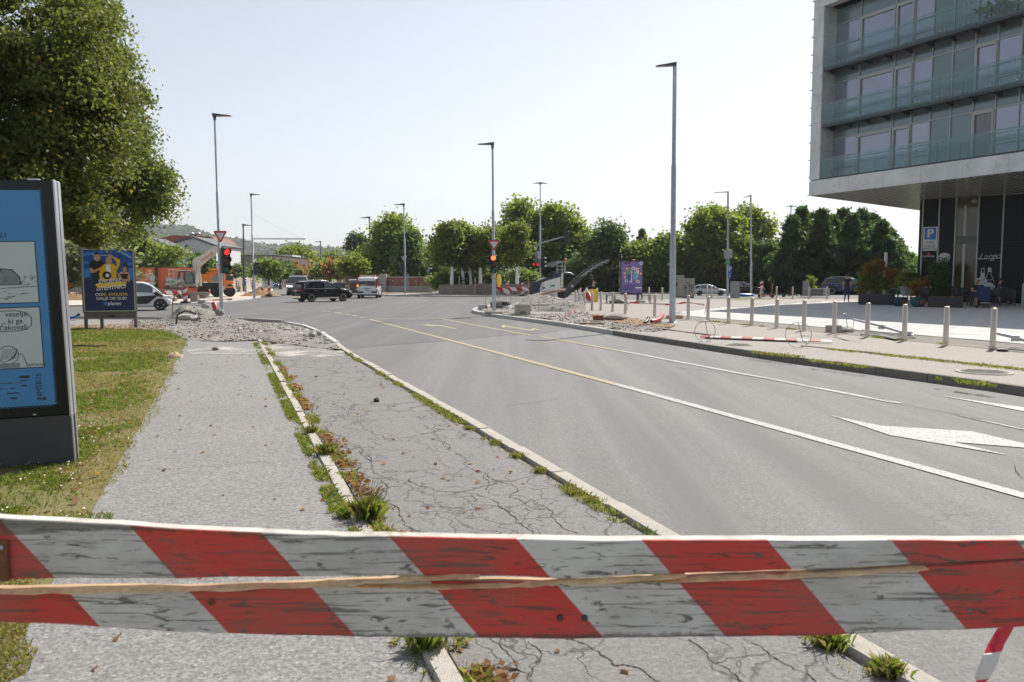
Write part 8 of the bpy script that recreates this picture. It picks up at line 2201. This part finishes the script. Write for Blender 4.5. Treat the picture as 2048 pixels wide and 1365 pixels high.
def scooter(label,loc,rz,col):
 t=thing("kick_scooter",label,"scooter",loc,rz)
 for x in(-.48,.48):
  rot=Matrix.Rotation(math.pi/2,3,'X');b=MB();b.lathe([(.06,-.03),(.13,-.035),(.14,0),(.13,.035),(.06,.03)],18,0,(x,0,.14),rot);b.build("wheel","rubber",t)
 b=MB();b.box((0,0,.16),(.80,.18,.06),0,bev=.02);b.tube([(.34,0,.18),(.50,0,.30)],.04,8);b.build("deck",col,t);b=MB();b.tube([(.48,0,.28),(.36,0,1.15)],.032,8);b.build("stem",col,t);b=MB();b.tube([(.36,-.24,1.16),(.35,0,1.18),(.36,.24,1.16)],.02,6);b.box((.38,0,1.14),(.10,.12,.10));b.build("handlebar","black_plastic",t)
 b=MB();b.box((-.52,0,.24),(.14,.12,.05));b.build("mudguard","black_plastic",t)
scooter("red electric kick scooter parked by the delineator",G(1532,596.5,ZR),R(4),"red_paint");M("scooter_green",(.08,.45,.30),.4);scooter("green electric kick scooter parked behind the red one",G(1555,595,ZR),R(184),"scooter_green")
b=MB();b.box((0,0,.2),(.4,.3,.4),0,bev=.03);o=b.build("orange_box","orange_paint");o.location=G(1601,586,ZR);tag(o,"small orange box beside the planter bench","box")
b=MB();b.ell((0,0,.1),(.9,.3,.14));o=b.build("blue_tarpaulin","blue_sign");o.location=G(1487,593,ZR);tag(o,"blue tarpaulin roll on the grass before the black estate car","tarpaulin")
# ================================================================== PEOPLE
M("skin",(.48,.27,.18),.55,var=.05);M("skin_tan",(.36,.20,.13),.55,var=.05);M("hair_brown",(.09,.045,.025),.6,var=.2);M("hair_dark",(.02,.014,.012),.6,var=.1);M("hair_grey",(.40,.39,.37),.7,var=.1)
M("cloth_black",(.014,.014,.016),.8,var=.15);M("denim",(.022,.035,.085),.85,var=.2,vs=14);M("cloth_blue",(.03,.10,.42),.8,var=.12);M("cloth_navy",(.018,.03,.09),.8,var=.1);M("cloth_beige",(.42,.36,.28),.8,var=.1);M("shoe_tan",(.35,.20,.13),.6)
def person(label,loc,rz,pose,mats,H=1.68,hair="hair_brown",hair_len=.0,group=None):
 """one skinned body: POSE gives joints (x right, y forward, z up) for a 1.68 m figure; MATS maps body zones to materials"""
 t=thing("person",label,"person",loc,rz,group);t.scale=(H/1.68,)*3
 J=dict(pelvis=(0,0,.90),waist=(0,.0,1.04),chest=(0,.0,1.24),neck=(0,.0,1.40),nape=(0,.01,1.47),head=(0,.03,1.56),crown=(0,.02,1.64),lsh=(-.16,0,1.36),lel=(-.22,-.02,1.09),lwr=(-.22,.05,.86),rsh=(.16,0,1.36),rel=(.22,-.02,1.09),rwr=(.22,.05,.86),lhip=(-.09,0,.88),lkn=(-.10,.02,.48),lan=(-.10,-.03,.08),lto=(-.11,.12,.035),rhip=(.09,0,.88),rkn=(.10,.02,.48),ran=(.10,-.03,.08),rto=(.11,.12,.035))
 J.update({k:v for k,v in pose.items()if k!="face"})
 rad=dict(pelvis=.125,waist=.105,chest=.125,neck=.06,nape=.05,head=.088,crown=.065,lsh=.062,lel=.042,lwr=.028,lhip=.088,lkn=.058,lan=.038,lto=.03)
 for k in list(rad):
  if k[0]=='l':rad['r'+k[1:]]=rad[k]
 names=list(J);idx={n:i for i,n in enumerate(names)}
 edges=[("pelvis","waist"),("waist","chest"),("chest","neck"),("neck","nape"),("nape","head"),("head","crown"),("chest","lsh"),("lsh","lel"),("lel","lwr"),("chest","rsh"),("rsh","rel"),("rel","rwr"),("pelvis","lhip"),("lhip","lkn"),("lkn","lan"),("lan","lto"),("pelvis","rhip"),("rhip","rkn"),("rkn","ran"),("ran","rto")]
 V=[Vector(J[n])for n in names];RAD=[rad[n]for n in names];E=[(idx[a],idx[c])for a,c in edges];zone=list(names)
 for s in "lr":
  w,e=Vector(J[s+"wr"]),Vector(J[s+"el"]);d=(w-e).normalized();sx=Vector((1 if s=="r" else-1,0,0));side=(Vector((0,1,0))-d*d.y);side=side.normalized()if side.length>.1 else Vector((1,0,0))
  def addv(p,r_,par):
   V.append(p);RAD.append(r_);zone.append("hand");E.append((par,len(V)-1));return len(V)-1
  palm=addv(w+d*.05,.026,idx[s+"wr"])
  for k,ln in enumerate((.075,.085,.08,.062)):
   q=w+d*.085+side*(.027-.018*k);a=addv(q,.0095,palm);m_=addv(q+d*ln*.5-sx*.004,.0085,a);addv(q+d*ln*.9-sx*.022,.0075,m_)
  a=addv(w+d*.04+side*.038,.0105,palm);addv(w+d*.075+side*.055-sx*.01,.0085,a)
 me=bpy.data.meshes.new("body");me.from_pydata(V,E,[]);ob=bpy.data.objects.new("body",me);COL.objects.link(ob)
 sk=ob.modifiers.new("skin",'SKIN');sk.use_smooth_shade=True
 for i,r_ in enumerate(RAD):
  sv=me.skin_vertices[0].data[i];sv.radius=(r_,r_*(.72 if zone[i]in("chest","waist")else .85 if zone[i]=="pelvis" else 1));sv.use_root=(i==idx["pelvis"])
 ob.modifiers.new("sub",'SUBSURF').levels=1
 dg=bpy.context.evaluated_depsgraph_get();m2=bpy.data.meshes.new_from_object(ob.evaluated_get(dg));bpy.data.objects.remove(ob)
 mlist=[];zid={}
 for z_,mt in mats.items():
  if mt not in mlist:mlist.append(mt)
  zid[z_]=mlist.index(mt)
 for mt in mlist:m2.materials.append(MATS[mt])
 for p in m2.polygons:
  c=p.center;best=None
  for(a,b_)in E:
   pa,pb=V[a],V[b_];d=pb-pa;tt=max(0,min(1,(c-pa).dot(d)/max(1e-9,d.length_squared)));ds=(c-pa-d*tt).length/max(RAD[a],.02)
   if best is None or ds<best[0]:best=(ds,a,b_,tt)
  za,zb=zone[best[1]],zone[best[2]];tt=best[3]
  if zb in("head","crown","nape")or(zb=="neck" and tt>.85):k="skin"
  elif "hand" in(za,zb):k="skin"
  elif zb[1:]=="el":k="sleeve" if tt<.55 else "forearm" if mats.get("forearm")else "skin"
  elif zb[1:]=="wr":k="forearm"
  elif zb[1:]=="sh" or zb in("chest","neck","waist"):k="top"
  elif zb[1:]=="kn" or zb[1:]=="hip":k="legs"
  elif zb[1:]=="an":k="shin" if tt<.8 else "ankle"
  elif zb[1:]=="to":k="shoe"
  else:k="legs"
  if k not in zid:k={"ankle":"skin","forearm":"skin","sleeve":"top","shin":"legs"}.get(k,"skin")
  p.material_index=zid[k];p.use_smooth=True
 body=bpy.data.objects.new("body",m2);COL.objects.link(body);body.parent=t
 hd,fw=Vector(J["head"]),Vector(pose.get("face",(0,1,0))).normalized();up=Vector((0,0,1));sd=fw.cross(up)
 b=MB();b.ell(hd-fw*.022+up*.035,(.098,.098,.088),0,12,8)
 if hair_len:b.ell(hd-fw*.05-up*(.02+hair_len/2),(.088,.062,.06+hair_len),0,10,7)
 b.build("hair",hair,t)
 b=MB();b.ell(hd+fw*.095-up*.012,(.013,.018,.022),0,6,5)
 for s in(-1,1):b.ell(hd+sd*s*.088-up*.005,(.012,.02,.028),0,6,5)
 b.build("nose_and_ears",mats["skin"],t);b=MB()
 for s in(-1,1):b.ell(hd+fw*.083+sd*s*.032+up*.012,(.012,.008,.008),0,6,4)
 b.build("eyes","hair_dark",t);b=MB();b.ell(hd+fw*.085-up*.045,(.022,.008,.006),0,6,4);b.build("mouth","exc_red",t)
 return t
c=G(1693,605.0,ZR+.01);Hw=56.0*mpp(c.y)
wm=person("woman with sunglasses in black sleeveless top and dark blue jeans walking on the plaza",c,R(172),dict(lkn=(-.10,.06,.48),lan=(-.09,.02,.08),lto=(-.10,.17,.035),rkn=(.09,.03,.48),ran=(.08,-.16,.10),rto=(.09,-.03,.04),lel=(-.22,-.06,1.10),lwr=(-.23,-.05,.87),rel=(.22,-.02,1.10),rwr=(.24,.08,.87)),dict(skin="skin",top="cloth_black",legs="denim",shin="denim",ankle="skin",shoe="shoe_tan",sleeve="skin",forearm="skin"),Hw,"hair_brown",.05)
b=MB();b.box((0,.115,1.572),(.15,.02,.035),0,bev=.01);b.build("sunglasses","ink",wm)
c=G(1182,593,ZR-.1);Hc=44*mpp(c.y)/1.02
bicycle("city_bicycle","black bicycle held by the standing woman in dark clothes",c+Vector((0,.12,0)),R(8),"black_plastic",36*mpp(c.y)/1.72)
cy=person("woman with dark hair and shoulder bag standing astride her bicycle",c,R(-60),dict(lkn=(-.10,.0,.48),rkn=(.10,.10,.50),ran=(.10,-.06,.14),rto=(.11,.08,.09),lel=(-.22,.08,1.12),lwr=(-.18,.30,1.04),rel=(.22,.08,1.12),rwr=(.18,.30,1.04)),dict(skin="skin",top="cloth_black",legs="cloth_navy",shin="skin",ankle="skin",shoe="cloth_black",sleeve="cloth_black",forearm="skin"),Hc,"hair_dark",.08)
b=MB();b.box((.26,.05,.86),(.10,.24,.22),0,bev=.04);b.tube([(.22,.03,.95),(.06,.13,1.2),(-.12,.06,1.40)],.014,5);tag(b.build("shoulder_bag","cloth_beige"),"cream shoulder bag of the woman with the bicycle","bag")
bg_=bpy.data.objects["shoulder_bag"];bg_.location=c;bg_.rotation_euler=(0,0,R(-60));bg_.scale=(Hc/1.68,)*3
c=G(491.5,588.5,ZF);Hk=31*mpp(c.y)
person("worker in bright blue shirt and beige shorts holding a pole by the earth heap",c,R(75),dict(lel=(-.22,.06,1.12),lwr=(-.18,.26,1.06),rel=(.22,.10,1.14),rwr=(.16,.30,1.16),face=(0,1,0)),dict(skin="skin_tan",top="cloth_blue",legs="cloth_beige",shin="skin_tan",shoe="cloth_black",sleeve="cloth_blue",forearm="skin_tan"),Hk,"hair_dark")
c2=G(505.5,588.5,ZF)
person("worker in blue half hidden behind the side arm lamp post",c2,R(-60),dict(lel=(-.22,.10,1.12),lwr=(-.14,.28,1.05),face=(0,1,0)),dict(skin="skin_tan",top="cloth_blue",legs="cloth_navy",shin="cloth_navy",shoe="cloth_black",sleeve="cloth_blue",forearm="skin_tan"),28*mpp(c2.y),"hair_dark")
b=MB();b.tube([(0,0,0),(.05,0,1.7)],.02,5);o=b.build("shovel","wood_raw");o.location=c+Vector((-.42,-.1,0));tag(o,"shovel pole held upright by the worker in the blue shirt","shovel")
# ================================================================== CAFE TERRACE
def planter(x0,x1,pyb,pyt,label):
 a,e=G(x0,pyb,ZR+.015),G(x1,pyb+1.2,ZR+.015);d=e-a;m=mpp(a.y);t=thing("planter_box",label,"planter",a,math.atan2(d.y,d.x));h_=(pyb-pyt)*m;L_=d.length
 b=MB();b.mm(0,0,.02,L_,.9,h_,0,.015);b.build("box","black_plastic",t);b=MB();b.mm(.03,.03,h_-.02,L_-.03,.87,h_+.012);b.build("soil","brown_earth",t);b=MB();b.mm(.05,.05,0,L_-.05,.85,.018);b.build("skid","lens_grey",t)
 return a,d,h_
p1,d1,h1=planter(1716,1785,610,589,"long black planter box with reddish shrubs next to the walking woman");p2,d2,h2=planter(1855,1924,615.5,594,"long black planter box with a dark dwarf pine in front of the cafe")
def cafe_plant(name,label,px,py,Y,blobs,n,leaf,mats,clump,z0,cat="shrub"):return tree(name,label,px,Y,blobs,max(24,n//60),n,leaf,mats,clump=clump,trunk=(.035,.02),limbs=8,cat=cat,z0=z0)
YA,YB_=p1.y+.5,p2.y+.4
cafe_plant("reddish_shrub","tall rusty brown shrub in the long planter beside the walking woman",1752,589,YA,[(1750,538,13,14),(1757,530,7,8)],2400,.085,"leaf_red",.28,ZR+h1)
cafe_plant("green_shrub","olive green shrub under the rusty shrub in the same planter",1755,589,YA-.2,[(1752,564,17,18),(1760,575,12,14)],2600,.09,["leaf_birch","leaf_walnut"],.3,ZR+h1)
cafe_plant("maple_shrub","loose shrub with orange leaf tips at the planter end near the woman",1728,589,YA,[(1728,553,14,7),(1722,572,9,12)],900,.085,["leaf_red","leaf_walnut"],.25,ZR+h1)
cafe_plant("maple_shrub","thin orange brown shrub behind the light pillar",1780,589,YA+.3,[(1779,545,9,6),(1778,565,10,14)],800,.085,"leaf_red",.25,ZR+h1)
cafe_plant("bonsai_pine","wide flat crowned dark pine behind the teal pots",1817,575,50,[(1812,555,20,7),(1820,548,12,5),(1803,560,10,5)],2000,.10,["leaf_conifer","leaf_walnut"],.28,ZR)
cafe_plant("red_maple","spreading orange red dwarf maple in the teal pot",1834,600,p2.y+.9,[(1836,572,18,8),(1848,565,12,6),(1826,578,10,6),(1834,584,10,6)],1300,.08,"leaf_red",.25,ZR+.55)
cafe_plant("dwarf_pine","dark bushy dwarf pine in the planter before the cafe sign",1877,594,YB_,[(1879,540,14,14),(1885,552,10,12),(1873,560,12,12),(1882,578,16,14),(1865,585,10,8)],5200,.075,"leaf_conifer",.26,ZR+h2)
def pot(px,py,r_,label,mat):
 c=G(px,py,ZR+.015);t=thing("glazed_pot",label,"plant pot",c);b=MB();b.lathe([(r_*.62,0),(r_*.9,r_*.5),(r_*1.0,r_*1.05),(r_*.96,r_*1.28),(r_*1.04,r_*1.32),(r_*.9,r_*1.32),(r_*.85,r_*1.15),(0,r_*1.1)],20);b.build("pot",mat,t)
 b=MB();b.ell((r_*.2,-r_*.93,r_*.7),(r_*.45,r_*.09,r_*.38));b.build("flaking_patch","rust",t);return c
M("glaze_teal",(.015,.085,.095),.2,var=.3,vs=5);M("glaze_blue",(.015,.05,.085),.2,var=.3,vs=5)
pot(1835.5,614.5,.38,"teal glazed pot with a brown flaked patch holding the red maple","glaze_teal");pot(1800,613,.36,"dark blue glazed pot beside the wicker armchair","glaze_blue")
def chair(px,py,label,mat,yaw,frame="galvanised",sc=1.0,group=None,zz=ZR+.015):
 c=G(px,py,zz);t=thing("terrace_chair",label,"chair",c,yaw,group);t.scale=(sc,)*3
 b=MB();b.mm(-.26,-.25,.42,.26,.25,.47,0,.02);b.build("seat",mat,t)
 b=MB();rows=[]
 for i in range(9):
  a=math.pi*(i/8);rows.append([Vector((-.30*math.cos(a),.05+.28*math.sin(a)**.6,.46)),Vector((-.34*math.cos(a),.05+.34*math.sin(a)**.6,.66+.18*math.sin(a)))])
 b.grid(rows,0);b.grid([[q+Vector((0,.025,0))for q in r_]for r_ in rows],0);b.build("backrest",mat,t)
 for sx in(-1,1):
  for sy in(-1,1):
   b=MB();b.tube([(.22*sx,.2*sy,.42),(.28*sx,.28*sy,0)],.018,6);b.build("leg",frame,t)
 return t
M("wicker_pale",(.30,.31,.31),.7,var=.2,vs=30)
chair(1821,612,"pale grey wicker armchair with white legs between the two glazed pots","wicker_pale",R(25),"render_white",1.25)
for i,(x,y,yaw)in enumerate([(1785,606,40),(1845,611,-30),(1905,609,20),(1925,610,160),(1940,611,0),(1985,612,60),(2000,611,-20),(2015,613,140),(1960,608,80)]):
 chair(x,y,"black terrace chair, %s of the dark chairs counted from the street end of the cafe"%ORD[i],"black_plastic",R(yaw),"dark_metal",1.15,"dark terrace chairs")
def table(px,py,label,sc=1.1):
 c=G(px,py,ZR+.015);t=thing("cafe_table",label,"table",c,0,"dark cafe tables");t.scale=(sc,)*3
 b=MB();b.mm(-.35,-.35,.72,.35,.35,.75,0,.01);b.build("tabletop","black_plastic",t);b=MB();b.tube([(0,0,.02),(0,0,.719)],.03,8);b.lathe([(.22,0),(.2,.03),(0,.035)],14);b.build("pedestal","dark_metal",t);return c
for i,(x,y)in enumerate([(1795,604),(1900,612),(1918,607),(1942,613),(1994,609)]):
 c=table(x,y,"dark square cafe table, %s counted from the street end of the terrace"%ORD[i])
 b=MB();b.lathe([(.035,0),(.04,.13),(.03,.13),(.03,.01)],10);o=b.build("glass_holder","cloth_blue" if i%2 else "sign_white");o.location=c+Vector((.1,-.1,.83));tag(o,"small %s holder on the %s dark cafe table"%("blue" if i%2 else "white",ORD[i]),"cup")
c=G(1960,616,ZR+.015);ks=1.12
sg=person("grey haired man in black T-shirt sitting on a chair before the cafe",c+Vector((0,.25,0)),R(165),dict(pelvis=(0,-.05,.52),waist=(0,-.06,.68),chest=(0,-.04,.88),neck=(0,-.01,1.05),nape=(0,.01,1.11),head=(0,.04,1.20),crown=(0,.03,1.28),lsh=(-.18,-.03,1.0),lel=(-.28,.04,.76),lwr=(-.24,.24,.66),rsh=(.18,-.03,1.0),rel=(.27,.06,.76),rwr=(.12,.24,.72),lhip=(-.10,-.02,.50),lkn=(-.14,.40,.50),lan=(-.13,.42,.08),lto=(-.13,.56,.035),rhip=(.10,-.02,.50),rkn=(.14,.40,.50),ran=(.14,.40,.08),rto=(.15,.54,.035)),dict(skin="skin",top="cloth_black",legs="cloth_navy",shin="skin_tan",shoe="cloth_black",sleeve="cloth_black",forearm="skin"),1.68*ks,"hair_grey")
b=MB();b.box((0,.115,1.21),(.14,.012,.03),0);b.build("glasses","ink",sg)
chair(1959,614.2,"dark chair under the seated grey haired man","black_plastic",R(-15),"dark_metal",1.15)
q=G(1966,616.3,ZR+.015);t=thing("wheeled_bag","navy blue wheeled shopping bag standing before the seated man","bag",q);b=MB();b.mm(-.30,-.15,.30,.30,.15,1.05,0,.05);b.build("bag","cloth_navy",t);b=MB();b.mm(-.26,-.17,.10,.26,.10,.28,0,.02);b.build("base","black_plastic",t);b=MB();b.mm(-.22,-.175,.24,.22,-.171,.265);b.build("strip","sign_white",t)
for s in(-1,1):b=MB();b.lathe([(.07,-.03),(.07,.03)],12,0,(s*.28,.05,.07),Matrix.Rotation(math.pi/2,3,'Y'));b.build("wheel","rubber",t)
for i,(x,y,mt,h_)in enumerate([(1838,605,"cloth_blue","hair_dark"),(1852,604,"cloth_beige","hair_brown"),(1998,609,"cloth_navy","hair_dark")]):
 c=G(x,y,ZR+.015)
 person(["guest in blue sitting behind the orange maple","guest in light clothes sitting behind the dwarf pine","guest in dark blue sitting deep in the shade by the cafe wall"][i],c,R(150+40*i),dict(pelvis=(0,-.05,.52),waist=(0,-.06,.68),chest=(0,-.04,.88),neck=(0,-.01,1.05),nape=(0,.01,1.11),head=(0,.04,1.20),crown=(0,.03,1.28),lsh=(-.18,-.03,1.0),lel=(-.25,.06,.78),lwr=(-.12,.26,.78),rsh=(.18,-.03,1.0),rel=(.25,.06,.78),rwr=(.12,.26,.78),lhip=(-.10,-.02,.50),lkn=(-.12,.38,.50),lan=(-.12,.40,.08),lto=(-.12,.54,.035),rhip=(.10,-.02,.50),rkn=(.12,.38,.50),ran=(.12,.40,.08),rto=(.13,.54,.035)),dict(skin="skin",top=mt,legs="denim",shin="denim",shoe="cloth_black",sleeve=mt,forearm="skin"),1.68*1.1,h_)
q=G(2050,618,ZR+.015);t=thing("slatted_screen","pale green slatted screen at the near end of the terrace","screen",q,R(-25));m=mpp(q.y)
for i in range(20):b=MB();b.mm(-7*m,0,(1+i*2.45)*m,16*m,.03,(2.6+i*2.45)*m);b.build("slat","teal_light",t)if "teal_light" in MATS else(M("teal_light",(.22,.29,.29),.6),b.build("slat","teal_light",t))
for x in(-6,5,15):b=MB();b.mm(x*m,.031,0,x*m+.06,.09,50*m);b.build("post","lens_grey",t)
